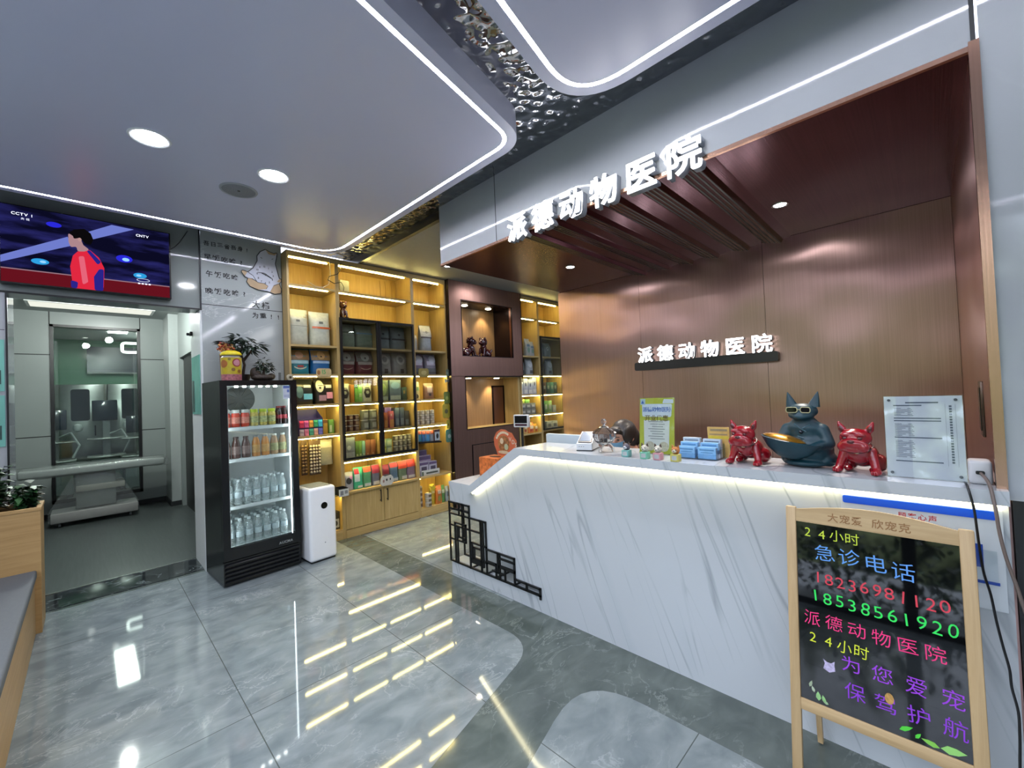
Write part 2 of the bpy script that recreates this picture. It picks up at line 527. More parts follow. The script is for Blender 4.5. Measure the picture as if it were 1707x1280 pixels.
m_metal = bpy.data.materials.new('hammered_metal'); m_metal.use_nodes = True
_t = m_metal.node_tree; _b = _t.nodes['Principled BSDF']
_b.inputs['Base Color'].default_value = (0.30, 0.31, 0.34, 1); _b.inputs['Metallic'].default_value = 1.0; _b.inputs['Roughness'].default_value = 0.07
_tc = _t.nodes.new('ShaderNodeTexCoord'); _vo = _t.nodes.new('ShaderNodeTexVoronoi'); _vo.feature = 'SMOOTH_F1'; _vo.inputs['Scale'].default_value = 17.0; _vo.inputs['Smoothness'].default_value = 0.8
_t.links.new(_tc.outputs['Object'], _vo.inputs['Vector'])
_k = _t.nodes.new('ShaderNodeBump'); _k.inputs['Strength'].default_value = 0.6; _k.inputs['Distance'].default_value = 0.035; _k.invert = True
_t.links.new(_vo.outputs['Distance'], _k.inputs['Height']); _t.links.new(_k.outputs[0], _b.inputs['Normal'])
m_black = pm('black_metal', '#0b0c0e', 0.35, var=0.1)
m_seam = pm('dark_joint', '#15181b', 0.6)
m_copper = copper('brushed_copper', '#b5938c', 0.28, wav=0.35, streak=0.07, aniso=0.85)
m_copper_shaded = copper('shaded_copper', '#5e3d46', 0.22, wav=0.10, streak=0.15, stretch=(1.5, 160, 160))  # wall copper darkened in colour, standing in for the soffit's dim reflections
m_copper_niche = copper('niche_copper', '#8a6a5e', 0.32, wav=0.1, streak=0.12)
m_trim_copper = copper('polished_copper_trim', '#c39a84', 0.22, wav=0.1, streak=0.1)
m_plaster = pm('grey_plaster', '#9b9fa1', 0.55, var=0.03, vscale=3)
m_oak_z = wood('oak_upright', '#9d8450', '#b59c68', 'z')
m_oak_x = wood('oak_board', '#9d8450', '#b59c68', 'x')
m_oak_back = wood('oak_back', '#ac8d4e', '#c2a362', 'z', rough=0.5)
m_ring = em('cool_led', '#f1f2ff', E_RING)
m_down = em('downlight_lens', '#f4f6ff', E_DOWN)
m_shelf_led = em('warm_led', (1.0, 0.83, 0.27), E_SHELF)
m_counter_led = em('counter_led', (1.0, 0.90, 0.55), E_COUNTER)
m_sign = em('sign_face', '#ffffff', E_SIGN)
m_room_light = em('treatment_room_light', '#eef5ee', E_ROOM)

# floors
g = G(); g.box(-1.45, 6.4, -2.7, 4.98, -0.06, 0.0); struct(g.build('floor', m_floor_dark))
f1 = round_poly([(1.845, 4.73), (1.845, 1.735), (-1.35, 0.87), (-1.35, 4.73)], [0, 0.28, 0, 0])
g = G(); g.prism(f1, 'z', 0.0002, 0.0012); struct(g.build('floor_1', m_floor_light, smooth=0))
f2 = round_poly([(1.835, -2.6), (1.835, 1.375), (-1.35, 0.51), (-1.35, -2.6)], [0, 0.28, 0, 0])
g = G(); g.prism(f2, 'z', 0.0002, 0.0012); struct(g.build('floor_2', m_floor_light, smooth=0))
g = G(); g.prism([(2.13, 2.2), (6.2, 2.2), (6.2, 4.5), (2.13, 4.5)], 'z', 0.0002, 0.0012); struct(g.build('floor_3', m_floor_light, smooth=0))
m_floorwood = wood('dark_vinyl_planks', '#3a4040', '#4a5150', 'y', rough=0.30)
g = G(); g.box(-1.45, 1.6, 4.98, 8.8, -0.06, 0.0); struct(g.build('floor_4', m_floorwood))
g = G(); g.box(-1.35, 0.735, 4.78, 5.19, -0.005, 0.004)
struct(g.build('trim_1', marble('threshold_marble', '#20262a', '#7f8a8c', scale=3, thin_=0.02, amount=0.7, rough=0.06, cloud='#171c20')))
g = G(); g.box(-1.35, 0.735, 5.185, 5.205, 0.0, 0.008); struct(g.build('trim_2', pm('steel_strip', '#b9bdb8', 0.25, metal=1.0)))

# hammered ceiling and the two dropped panels
g = G(); g.box(-1.45, 2.20, -2.7, 4.75, 3.12, 3.18); struct(g.build('ceiling', m_metal))
g = G(); g.box(2.19, 2.23, 2.93, 4.98, 3.045, 3.18); struct(g.build('trim_3', m_black))
g = G(); g.box(2.20, 6.4, 2.93, 4.98, 3.05, 3.18); struct(g.build('ceiling_1', pm('warm_grey_ceiling', '#8d8c88', 0.6, var=0.03)))

def ceiling_panel(idx, poly, radii):
    led = round_poly(poly, radii, 12)
    outer = inset(led, -0.07)
    inner = inset(led, 0.011); out2 = inset(led, -0.011)
    g = G()
    zb = 2.98
    # underside: middle field, LED channel, rim; then the sides
    g.face([(x, y, zb) for x, y in inner])
    k = len(led)
    for i in range(k):
        j = (i + 1) % k
        g.face([(*out2[i], zb), (*out2[j], zb), (*outer[j], zb), (*outer[i], zb)])
        g.face([(*inner[i], zb), (*inner[j], zb), (*inner[j], zb + 0.012), (*inner[i], zb + 0.012)])
        g.face([(*out2[i], zb), (*out2[j], zb), (*out2[j], zb + 0.012), (*out2[i], zb + 0.012)])
        g.face([(*outer[i], zb), (*outer[j], zb), (*outer[j], 3.12), (*outer[i], 3.12)])
    bmesh.ops.remove_doubles(g.bm, verts=g.bm.verts[:], dist=1e-5)
    base = struct(g.build('ceiling_%d' % idx, m_ceil, smooth=40))
    g = G()
    for i in range(k):
        j = (i + 1) % k
        g.face([(*inner[i], zb + 0.004), (*inner[j], zb + 0.004), (*out2[j], zb + 0.004), (*out2[i], zb + 0.004)])
    bmesh.ops.remove_doubles(g.bm, verts=g.bm.verts[:], dist=1e-5)
    g.build('led_outline', m_ring, base, smooth=0)
ceiling_panel(2, [(1.774, 4.23), (1.774, 1.68), (-1.25, 0.973), (-1.25, 4.23)], [0.30, 0.16, 0.1, 0.1])
ceiling_panel(3, [(1.785, -2.45), (1.785, 1.2285), (-1.25, 0.574), (-1.25, -2.45)], [0.1, 0.24, 0.1, 0.1])

for (x, y, lb) in ((0.2625, 2.978, 'round recessed ceiling downlight nearer the television'), (0.878, 2.978, 'round recessed ceiling downlight nearer the shelves')):
    t = thing('downlight', lb, 'light', (x, y, 2.98), 0, 'big round ceiling downlights')
    g = G(); g.lathe([(0.072, -0.0005), (0.085, -0.006), (0.092, -0.006), (0.095, -0.001)], 32); g.build('rim', pm('white_rim', '#d8dade', 0.3), t)
    g = G(); g.lathe([(0.0, -0.003), (0.073, -0.003)], 32); g.build('lens', m_down, t)
t = thing('ceiling_speaker', 'round grey perforated ceiling speaker beside the two downlights', 'speaker', (0.76, 3.337, 2.98))
g = G(); g.lathe([(0.0, -0.006), (0.098, -0.006), (0.1, -0.004)], 32); g.build('grille', pm('speaker_grille', '#80848c', 0.6, bump=0.6, bscale=240), t)
g = G(); g.lathe([(0.1, -0.007), (0.112, -0.005), (0.114, -0.0005)], 32); g.build('rim', pm('speaker_rim', '#9a9ea8', 0.4), t)
g = G(); g.lathe([(0.0, -0.0085), (0.008, -0.0085), (0.009, -0.006)], 12); g.build('centre_dot', m_black, t)

# television beam, wall with the cat clock, jamb, left pier
g = G(); g.box(-1.45, 0.745, 4.70, 4.93, 2.375, 3.12); struct(g.build('wall_television', marble('grey_laminate_shaded', '#868c8b', '#909695', scale=0.6, thin_=0.02, amount=0.2, rough=0.08, cloud='#808685', bump=0.05)))  # same laminate as the fascia, its colour darkened for the dimmer light here
g = G(); g.box(-1.45, 0.745, 4.694, 4.70, 2.372, 2.386); g.box(0.738, 0.748, 4.690, 4.70, 2.372, 3.12); struct(g.build('trim_4', m_black))
g = G(); g.box(0.752, 1.432, 4.70, 5.19, 0, 3.12); struct(g.build('wall_cat_clock', m_white_marble))
g = G(); g.box(0.752, 1.432, 4.6985, 4.70, 2.428, 2.434); g.box(1.428, 1.433, 4.6985, 4.70, 0, 3.12); struct(g.build('trim_5', m_seam))
g = G(); g.box(0.735, 0.752, 4.705, 4.93, 0, 2.375); g.box(0.735, 0.752, 4.93, 5.19, 0, 2.92); struct(g.build('trim_6', pm('white_gloss_jamb', '#dfe3e4', 0.18, var=0.02)))
g = G(); g.box(-1.45, -0.405, 4.70, 4.93, 0, 2.375); g.box(-1.45, -0.405, 4.93, 5.19, 0, 2.92); struct(g.build('wall_left_pier', m_panel))
g = G(); g.box(-0.405, -0.395, 4.692, 4.704, 0, 2.375); struct(g.build('trim_7', m_black))
g = G(); g.box(-1.45, -0.41, 4.6985, 4.70, 2.10, 2.104); struct(g.build('trim_8', m_seam))

# outer walls behind the camera, glass shopfront on the street side
g = G(); g.box(-1.45, -1.35, 3.0, 4.75, 0, 3.12); struct(g.build('wall_street_end', m_plaster))
g = G(); g.box(-1.45, 6.4, -2.7, -2.6, 0, 3.12); struct(g.build('wall_rear', m_plaster))
g = G(); g.box(-1.45, -1.35, -2.6, 3.0, 2.93, 3.12); struct(g.build('trim_9', m_black))
m_clear = thin('clear_glass', (0.96, 0.98, 0.97), 0.0)
for i in range(4):
    y0 = -2.6 + 1.4 * i
    w = G(); w.box(-1.43, -1.37, y0, y0 + 0.05, 0, 2.93); w.box(-1.43, -1.37, y0 + 1.35, y0 + 1.4, 0, 2.93)
    w.box(-1.43, -1.37, y0 + 0.05, y0 + 1.35, 0, 0.06); w.box(-1.43, -1.37, y0 + 0.05, y0 + 1.35, 2.87, 2.93)
    fr = struct(w.build('window_%d' % (i + 2), m_black))
    w = G(); w.box(-1.403, -1.397, y0 + 0.05, y0 + 1.35, 0.06, 2.87); w.build('pane', m_clear, fr)
hb = G()
for i in range(2600):
    p = Vector((-2.75 + random.gauss(0, 0.16), random.uniform(-2.2, 3.2), abs(random.gauss(0.35, 0.24)) - 0.11))
    d = Vector((random.gauss(0, 1), random.gauss(0, 1), random.gauss(0.2, 0.7))).normalized(); sd = d.cross(Vector((0, 0, 1))).normalized()
    q = hb.bm.faces.new([hb.bm.verts.new(v) for v in (p, p + d * 0.06 + sd * 0.03, p + d * 0.13, p + d * 0.06 - sd * 0.03)]); q.material_index = random.choice((0, 0, 1))
hb = hb.build('hedge_foliage', [c_('#1d3318', 0.5), c_('#4a6a38', 0.5)], norm=False)
tag(hb, 'low clipped green hedge outside the shopfront glass', 'hedge', None, 'stuff')
g = G(); g.box(-6.0, -1.46, -14, 14, -0.2, -0.12); struct(g.build('street_pavement', pm('street_paving', '#b9bcbc', 0.8, var=0.1, vscale=1)))

# reception canopy
g = G(); g.box(2.155, 2.20, -0.155, 2.93, 2.625, 3.12); g.box(2.20, 2.9, 2.885, 2.93, 2.625, 3.12); g.box(2.9, 3.9, 2.885, 2.93, 2.625, 3.12)
struct(g.build('wall_fascia', m_panel))
g = G(); g.box(2.1535, 2.1555, 2.2285, 2.2335, 2.625, 3.12); g.box(2.1535, 2.1555, -0.165, -0.153, 2.6, 3.12); struct(g.build('trim_10', m_seam))
prof = [(2.93, 2.622), (2.02, 2.622)]
gy = [1.95, 1.72, 1.50, 1.28, 1.045, 0.815]
for c in gy:
    prof += [(c + 0.085, 2.620), (c - 0.045, 2.586), (c - 0.060, 2.610)]
prof += [(0.70, 2.622), (-0.15, 2.622)]
g = G(); g.prism(prof + [(-0.15, 2.66), (2.93, 2.66)], 'x', 2.165, 3.84); struct(g.build('ceiling_4', m_copper_shaded, smooth=0))
g = G()
for c in gy:
    for k in range(4):
        yy = c + 0.066 - 0.034 * k; zz = 2.620 - 0.034 * (c + 0.085 - yy) / 0.13
        g.box(2.166, 3.83, yy - 0.0042, yy + 0.0042, zz - 0.0025, zz + 0.004)
struct(g.build('trim_11', m_black))
g = G()
for a, b in ((-0.148, 0.905), (0.908, 1.985), (1.988, 2.985)):
    g.box(3.83, 3.86, a, b, 0, 2.62)
struct(g.build('wall_reception_back', m_copper))
g = G(); g.box(3.86, 4.0, -0.30, 2.985, 0, 3.05); struct(g.build('wall_reception_core', m_copper_shaded))
g = G(); g.box(2.183, 3.86, -0.178, -0.150, 0, 2.64); struct(g.build('wall_reception_side', m_copper))
g = G(); g.box(2.146, 2.172, -0.172, -0.146, 1.09, 2.64); g.box(2.148, 2.166, -0.15, 2.93, 2.608, 2.627); struct(g.build('trim_12', m_trim_copper))
g = G(); g.box(2.157, 2.4, -2.6, -0.172, 1.075, 3.12); struct(g.build('wall_grey_pier', m_panel))
g = G(); g.box(2.16, 2.30, -0.215, -0.180, 0, 1.075); g.box(2.16, 2.3, -0.8, -0.215, 1.03, 1.075); struct(g.build('trim_13', m_black))
g = G(); g.box(2.22, 2.30, -2.6, -0.21, 0, 1.06); struct(g.build('wall_dark_lower_pier', pm('dark_glossy_panel', '#3a4045', 0.12, var=0.1)))
def spot_light(x, y, z, lb):
    t = thing('spotlight', lb, 'light', (x, y, z), 0, 'canopy spotlights')
    g = G(); g.lathe([(0.032, -0.0005), (0.042, -0.006), (0.047, -0.004), (0.048, 0.0)], 24); g.build('rim', pm('chrome_rim', '#c8c8c8', 0.2, metal=1.0), t)
    g = G(); g.lathe([(0.0, -0.002), (0.033, -0.002)], 24); g.build('lens', m_down, t)
    ld = bpy.data.lights.new('spot_beam', 'SPOT'); ld.energy = 75; ld.color = (1.0, 0.90, 0.78); ld.spot_size = rad(115); ld.spot_blend = 0.6; ld.shadow_soft_size = 0.03
    lo = bpy.data.objects.new('spot_beam', ld); COL.objects.link(lo); lo.parent = t; lo.location = (0, 0, -0.02)
    return t
spot_light(3.11, 0.622, 2.622, 'small canopy spotlight over the bulldog figures')
spot_light(3.11, 2.27, 2.622, 'small canopy spotlight at the end next to the product shelves')

# shelf-side walls
g = G(); g.box(1.432, 6.4, 4.925, 4.98, 0, 3.05); g.box(1.432, 2.2, 4.925, 4.98, 3.05, 3.12); struct(g.build('wall_shelf_back', m_plaster))
g = G(); g.box(6.2, 6.4, -2.6, 4.98, 0, 3.05); struct(g.build('wall_right', m_plaster))
for (x0, y0, x1, y1, lb) in ((3.05, 4.06, 3.46, 3.60, 'short white glowing line in the ceiling before the glass cabinet'), (3.95, 4.0, 4.42, 3.80, 'short white glowing line in the ceiling before the copper niche')):
    d = Vector((x1 - x0, y1 - y0)); n_ = Vector((-d.y, d.x)).normalized() * 0.012
    t = thing('led_strip', lb, 'light', (0, 0, 0), 0, 'short glowing lines in the ceiling')  # thin glowing strip flush with the ceiling
    g = G(); g.prism([(x0 + n_.x, y0 + n_.y), (x1 + n_.x, y1 + n_.y), (x1 - n_.x, y1 - n_.y), (x0 - n_.x, y0 - n_.y)], 'z', 3.044, 3.051); g.build('diffuser', m_ring, t)

# treatment room behind the opening
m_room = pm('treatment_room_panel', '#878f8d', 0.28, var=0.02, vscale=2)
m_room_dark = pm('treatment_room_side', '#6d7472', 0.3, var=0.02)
g = G(); g.box(-1.45, 0.735, 4.93, 5.19, 2.92, 3.0); g.box(-1.45, 1.6, 5.19, 12.2, 2.92, 3.0); struct(g.build('ceiling_5', pm('treatment_room_ceiling', '#8b9290', 0.5, var=0.02)))
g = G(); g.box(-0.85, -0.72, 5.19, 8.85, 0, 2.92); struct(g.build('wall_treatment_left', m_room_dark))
WX0, WX1, WZ0, WZ1 = -0.36, 0.60, 0.20, 2.74
g = G(); g.box(-1.45, WX0, 8.80, 8.92, 0, 2.92); g.box(WX1, 1.6, 8.80, 8.92, 0, 2.92); g.box(WX0, WX1, 8.80, 8.92, WZ1, 2.92); g.box(WX0, WX1, 8.80, 8.92, 0, WZ0)
struct(g.build('wall_treatment_back', m_room))
g = G()
for z in (2.30, 1.15):
    g.box(-0.72, WX0, 8.797, 8.80, z, z + 0.012)
for z in (2.26, 1.15):
    g.box(WX1, 0.9, 8.797, 8.80, z, z + 0.012)
g.box(WX0 - 0.008, WX0 + 0.004, 8.797, 8.80, 2.74, 2.92); g.box(WX1 - 0.004, WX1 + 0.008, 8.797, 8.80, 2.74, 2.92)
struct(g.build('trim_14', m_seam))
g = G(); g.box(WX0, WX0 + 0.035, 8.775, 8.90, WZ0, WZ1); g.box(WX1 - 0.035, WX1, 8.775, 8.90, WZ0, WZ1); g.box(WX0, WX1, 8.775, 8.90, WZ1 - 0.035, WZ1); g.box(WX0, WX1, 8.775, 8.90, WZ0, WZ0 + 0.05)
w1 = struct(g.build('window_1', m_black))
g = G(); g.box(WX0 + 0.035, WX1 - 0.035, 8.835, 8.843, WZ0 + 0.05, WZ1 - 0.035); g.build('pane', thin('window_pane', (0.90, 0.95, 0.93), 0.09), w1)
g = G(); g.box(0.885, 1.0, 8.20, 8.80, 0, 2.92); struct(g.build('wall_treatment_pier', pm('pier_panel', '#a3aaa8', 0.25, var=0.02)))
g = G(); g.box(1.0, 1.12, 8.10, 8.20, 0, 2.92); g.box(1.0, 1.12, 5.19, 6.15, 0, 2.92); g.box(1.0, 1.12, 6.15, 8.10, 2.24, 2.92); struct(g.build('wall_treatment_right', m_room))
g = G(); g.box(1.05, 1.10, 6.15, 8.10, 0, 2.24); d1 = struct(g.build('doorway_1', pm('doorway_shade', '#07080a', 0.4)))  # near-black slab filling the doorway, standing in for the darkness beyond
g = G(); g.box(-0.72, 0.885, 8.785, 8.80, 0, 0.07); g.box(0.87, 0.885, 8.2, 8.8, 0, 0.07); g.box(0.87, 1.0, 8.187, 8.20, 0, 0.07); struct(g.build('baseboard_back', m_seam))
t = thing('ceiling_light_panel', 'long flat ceiling light panel in the treatment room', 'light', (0.09, 8.2, 2.92))
g = G(); g.box(-0.63, 0.63, -0.22, 0.22, -0.012, 0.0); g.build('frame', pm('white_frame', '#c9cecb', 0.4), t)
g = G(); g.box(-0.60, 0.60, -0.19, 0.19, -0.0145, -0.010); g.build('diffuser', em('recessed_panel_light', '#eef0e2', 0.62), t)
for (x, y) in ():
    t = thing('ceiling_light_panel', 'square ceiling light panel hidden above the treatment room doorway', 'light', (x, y, 2.92))
    g = G(); g.box(-0.32, 0.32, -0.32, 0.32, -0.012, 0.0); g.build('frame', pm('white_frame', '#c9cecb', 0.4), t)
    g = G(); g.box(-0.29, 0.29, -0.29, 0.29, -0.0145, -0.010); g.build('diffuser', m_room_light, t)

for (x, y, lb) in ((0.0, 6.0, 'recessed downlight in the treatment room nearer the doorway'), (0.3, 7.1, 'recessed downlight in the treatment room nearer the table')):
    t = thing('downlight', lb, 'light', (x, y, 2.92), 0, 'treatment room downlights')
    g = G(); g.lathe([(0.04, -0.0005), (0.05, -0.006), (0.055, -0.001)], 24); g.build('rim', pm('white_rim', '#d8dade', 0.3), t)
    g = G(); g.lathe([(0.0, -0.002), (0.041, -0.002)], 24); g.build('lens', em('room_downlight_lens', '#f4f8f0', 14), t)
    ld = bpy.data.lights.new('downlight_glow', 'POINT'); ld.energy = 48; ld.color = (0.95, 1.0, 0.96); ld.shadow_soft_size = 0.05
    lo = bpy.data.objects.new('downlight_glow', ld); COL.objects.link(lo); lo.parent = t; lo.location = (0, 0, -0.16)

# operating room behind the window
m_green = pm('green_wall', '#5f8f74', 0.5, var=0.03)
g = G(); g.box(-1.45, 1.6, 12.1, 12.2, 0, 3.0); struct(g.build('wall_operating_back', m_green))
g = G(); g.box(-1.45, -1.35, 8.92, 12.1, 0, 3.0); struct(g.build('wall_operating_left', m_green))
g = G(); g.box(1.5, 1.6, 8.92, 12.1, 0, 3.0); struct(g.build('wall_operating_right', m_green))
g = G(); g.box(-1.45, 1.6, 8.8, 12.2, -0.06, 0.0); struct(g.build('floor_5', m_floorwood))
g = G(); g.box(-1.35, 1.5, 12.06, 12.10, 0, 2.02); struct(g.build('trim_15', pm('cream_dado', '#8f9288', 0.4, var=0.03)))
# ================================================================ large furniture and fittings
def kid(g, name, mat, t, smooth=35):
    """A part authored in room coordinates under a thing."""
    return g.build(name, mat, t, loc=-Vector(t.location), smooth=smooth)

def vein_marble():
    m = bpy.data.materials.new('veined_white_marble'); m.use_nodes = True
    t = m.node_tree; b = t.nodes['Principled BSDF']; n = t.nodes.new; l = t.links.new
    tcn = n('ShaderNodeTexCoord')
    r1 = n('ShaderNodeMapping'); r1.inputs['Rotation'].default_value = (rad(20), 0, 0); l(tcn.outputs['Object'], r1.inputs['Vector'])
    base = lin('#b6bbbf'); prev = None
    for sc, off, w, amt, col in (((1, 3.4, 0.26), (0, 0, 0), 0.010, 0.52, '#767e83'), ((1, 7.0, 0.42), (3, 1, 2), 0.012, 0.45, '#878f94'), ((1, 1.8, 0.20), (7, 3, 5), 0.050, 0.35, '#aab2b7')):
        r2 = n('ShaderNodeMapping'); r2.inputs['Scale'].default_value = sc; r2.inputs['Location'].default_value = off; l(r1.outputs[0], r2.inputs['Vector'])
        a = n('ShaderNodeTexNoise'); a.inputs['Scale'].default_value = 1.0; a.inputs['Detail'].default_value = 2.5; a.inputs['Roughness'].default_value = 0.45
        l(r2.outputs[0], a.inputs['Vector'])
        s_ = n('ShaderNodeMath'); s_.operation = 'SUBTRACT'; s_.inputs[1].default_value = 0.5; l(a.outputs['Fac'], s_.inputs[0])
        ab = n('ShaderNodeMath'); ab.operation = 'ABSOLUTE'; l(s_.outputs[0], ab.inputs[0])
        mr = n('ShaderNodeMapRange'); mr.inputs['From Max'].default_value = w; mr.inputs['To Min'].default_value = amt; mr.inputs['To Max'].default_value = 0.0; l(ab.outputs[0], mr.inputs['Value'])
        g2 = n('ShaderNodeTexNoise'); g2.inputs['Scale'].default_value = 2.1; l(r1.outputs[0], g2.inputs['Vector'])
        mm = n('ShaderNodeMapRange'); mm.inputs['From Min'].default_value = 0.30; mm.inputs['From Max'].default_value = 0.52; l(g2.outputs['Fac'], mm.inputs['Value'])
        mu = n('ShaderNodeMath'); mu.operation = 'MULTIPLY'; l(mr.outputs[0], mu.inputs[0]); l(mm.outputs[0], mu.inputs[1])
        x = n('ShaderNodeMix'); x.data_type = 'RGBA'; l(mu.outputs[0], x.inputs[0])
        if prev: l(prev.outputs[2], x.inputs[6])
        else: x.inputs[6].default_value = (*base, 1)
        x.inputs[7].default_value = (*lin(col), 1); prev = x
    l(prev.outputs[2], b.inputs['Base Color'])
    b.inputs['Roughness'].default_value = 0.16
    return m
m_counter = vein_marble()
m_white_in = pm('white_recess', '#b9bfc2', 0.4, var=0.03)

# ---- reception counter
t = thing('reception_counter', 'long white veined marble reception counter with lit sloping lip and black lattice corner', 'counter', (2.30, 1.35, 0))
outline = [(-0.17, 0), (-0.17, 1.062), (2.03, 1.062), (2.62, 0.715), (2.655, 0.768), (2.93, 0.768), (2.93, 0.606), (2.67, 0.606), (2.67, 0.514), (2.475, 0.514),
           (2.475, 0.308), (2.174, 0.308), (2.174, 0.162), (1.93, 0.162), (1.93, 0.11), (2.93, 0.11), (2.93, 0)]
g = G(); g.prism(outline, 'x', 2.155, 2.180); kid(g, 'front_panel', m_counter, t, 0)
lip = [(-0.17, 1.112), (2.088, 1.112), (2.615, 0.778), (2.665, 0.722), (2.60, 0.722), (2.035, 1.064), (-0.17, 1.064)]
g = G(); g.prism(lip, 'x', 2.105, 2.152); g.prism([(-0.148, 1.112), (2.088, 1.112), (2.57, 0.806), (2.57, 0.77), (2.06, 1.064), (-0.148, 1.064)], 'x', 2.152, 2.47); kid(g, 'counter_top', m_counter, t, 0)
g = G(); g.box(2.153, 2.80, 2.58, 2.936, 0.742, 0.772); g.box(2.47, 3.02, -0.10, 2.60, 0.722, 0.747); kid(g, 'desk_top', m_counter, t, 0)
g = G(); g.box(2.32, 2.46, -0.148, 1.93, 0.0, 1.064); g.box(2.32, 2.46, 1.93, 2.60, 0.0, 0.75); g.box(2.46, 2.80, 2.55, 2.70, 0, 0.742); kid(g, 'carcass', m_white_in, t, 0)
g = G(); g.box(2.18, 2.34, 1.90, 2.70, 0.0, 0.112); g.box(2.30, 2.32, 1.93, 2.72, 0.11, 0.61); g.box(2.18, 2.32, 2.66, 2.93, 0.608, 0.742); g.box(2.18, 2.32, 2.475, 2.67, 0.516, 0.70); g.box(2.18, 2.32, 2.174, 2.475, 0.31, 0.70); g.box(2.18, 2.32, 1.93, 2.174, 0.164, 0.7); g.box(2.18, 2.34, 2.70, 2.93, 0, 0.112)
kid(g, 'recess', m_white_in, t, 0)
g = G(); g.box(2.128, 2.152, -0.165, 2.025, 1.056, 1.0638); g.prism([(2.035, 1.0638), (2.60, 0.7218), (2.595, 0.714), (2.025, 1.056)], 'x', 2.128, 2.152); kid(g, 'led_strip', m_counter_led, t, 0)
g = G()
def bar(y0, z0, y1, z1, x=2.147, r=0.0065):
    g.box(x - 0.006, x + 0.006, min(y0, y1) - r, max(y0, y1) + r, min(z0, z1) - r, max(z0, z1) + r)
for a in (((2.93, .603), (2.67, .603)), ((2.67, .603), (2.67, .112)), ((2.93, .603), (2.93, .115)), ((2.93, .51), (2.475, .51)), ((2.475, .51), (2.475, .115)), ((2.93, .115), (1.935, .115)), ((2.475, .305), (2.176, .305)),
          ((2.176, .305), (2.176, .115)), ((2.176, .16), (1.935, .16)), ((1.935, .16), (1.935, .095)), ((2.76, .603), (2.76, .51)), ((2.745, .603), (2.745, .51)), ((2.86, .603), (2.86, .55)), ((2.93, .55), (2.67, .555)), ((2.80, .603), (2.80, .51)),
          ((2.86, .44), (2.72, .44)), ((2.86, .44), (2.86, .115)), ((2.72, .44), (2.72, .30)), ((2.93, .415), (2.54, .415)), ((2.81, .41), (2.81, .33)), ((2.81, .33), (2.72, .33)), ((2.93, .30), (2.72, .30)), ((2.76, .51), (2.76, .30)), ((2.83, .41), (2.83, .115)),
          ((2.535, .51), (2.535, .115)), ((2.51, .51), (2.51, .16)), ((2.645, .32), (2.475, .32)), ((2.645, .32), (2.645, .19)), ((2.62, .285), (2.54, .285)), ((2.62, .285), (2.62, .20)), ((2.62, .20), (2.475, .20)), ((2.645, .19), (2.54, .165)),
          ((2.35, .305), (2.35, .16)), ((2.33, .305), (2.33, .115)), ((2.475, .215), (2.37, .215)), ((2.37, .215), (2.37, .115)), ((2.33, .27), (2.176, .27)), ((2.33, .215), (2.176, .205)), ((2.275, .205), (2.275, .115)), ((2.06, .16), (2.06, .115)), ((2.41, .16), (2.28, .16))):
    bar(*a[0], *a[1])
for y in (2.66, 2.48, 2.37, 2.18):
    g.box(2.147, 2.29, y - 0.006, y + 0.006, 0.112, 0.122)
g.box(2.284, 2.296, 1.95, 2.93, 0.112, 0.124); g.box(2.284, 2.296, 2.70, 2.712, 0.112, 0.6); g.box(2.284, 2.296, 2.918, 2.93, 0.112, 0.6)
kid(g, 'lattice', m_black, t, 0)

# ---- notice board fixed to the counter, behind the easel
t = thing('notice_board', 'white acrylic feedback board with blue header strip fixed to the counter front', 'board', (2.15, 0.06, 0.9))
g = G(); g.box(2.144, 2.154, -0.155, 0.275, 0.70, 1.038); kid(g, 'back_plate', pm('white_acrylic', '#c3cacf', 0.2, var=0.02), t)
g = G(); g.prism(round_poly([(0.268, 1.005), (0.268, 1.034), (-0.142, 1.034), (-0.142, 1.005)], 0.008), 'x', 2.141, 2.1445); kid(g, 'blue_header', pm('strong_blue', '#0a4fd0', 0.3), t)
g = G(); text(g, '顾客心声', 0.024, (2.1438, 0.105, 0.972), '-x', bold=0.012, adv=0.027, slope=0.0); kid(g, 'red_lettering', pm('red_print', '#b01018', 0.4), t, 0)
for q in ((-0.106, -0.086, 0.84, 0.918), (-0.140, -0.085, 0.786, 0.796)):
    g = G(); g.box(2.141, 2.1445, *q); kid(g, 'blue_pocket_edge', pm('deep_blue', '#0b3d9a', 0.3), t)
g = G(); g.box(2.139, 2.143, -0.137, -0.02, 0.795, 0.90); kid(g, 'clear_pocket', thin('pocket_film', (0.93, 0.95, 0.96), 0.06), t)

# ---- lit signs
def sign(name, label, s, plane_x, y0, adv, z, size, depth, body, bold):
    t = thing(name, label, 'sign', (plane_x, y0 - adv * 3, z))
    g = G(); text(g, s, size, (plane_x - depth, y0, z), '-x', bold=bold, ext=0.002, adv=adv); kid(g, 'lit_face', m_sign, t, 0)
    g = G(); text(g, s, size, (plane_x - depth * 0.45, y0, z), '-x', bold=bold, ext=depth * 0.4, adv=adv); kid(g, 'letter_return', body, t, 0)
    return t
m_return = pm('letter_return', '#7d828c', 0.4)
sign('lit_sign', 'large glowing white Chinese lettering along the canopy fascia', '派德动物医院', 2.153, 2.062, 0.2300, 2.560, 0.188, 0.055, m_return, 0.015)
t = sign('lit_sign', 'smaller glowing white Chinese lettering on the copper wall behind the counter', '派德动物医院', 3.828, 2.005, 0.199, 1.745, 0.155, 0.045, m_return, 0.014)
g = G(); g.prism(round_poly([(2.035, 1.665), (2.035, 1.742), (0.82, 1.742), (0.82, 1.665)], 0.02), 'x', 3.77, 3.828); kid(g, 'black_bar', m_black, t)

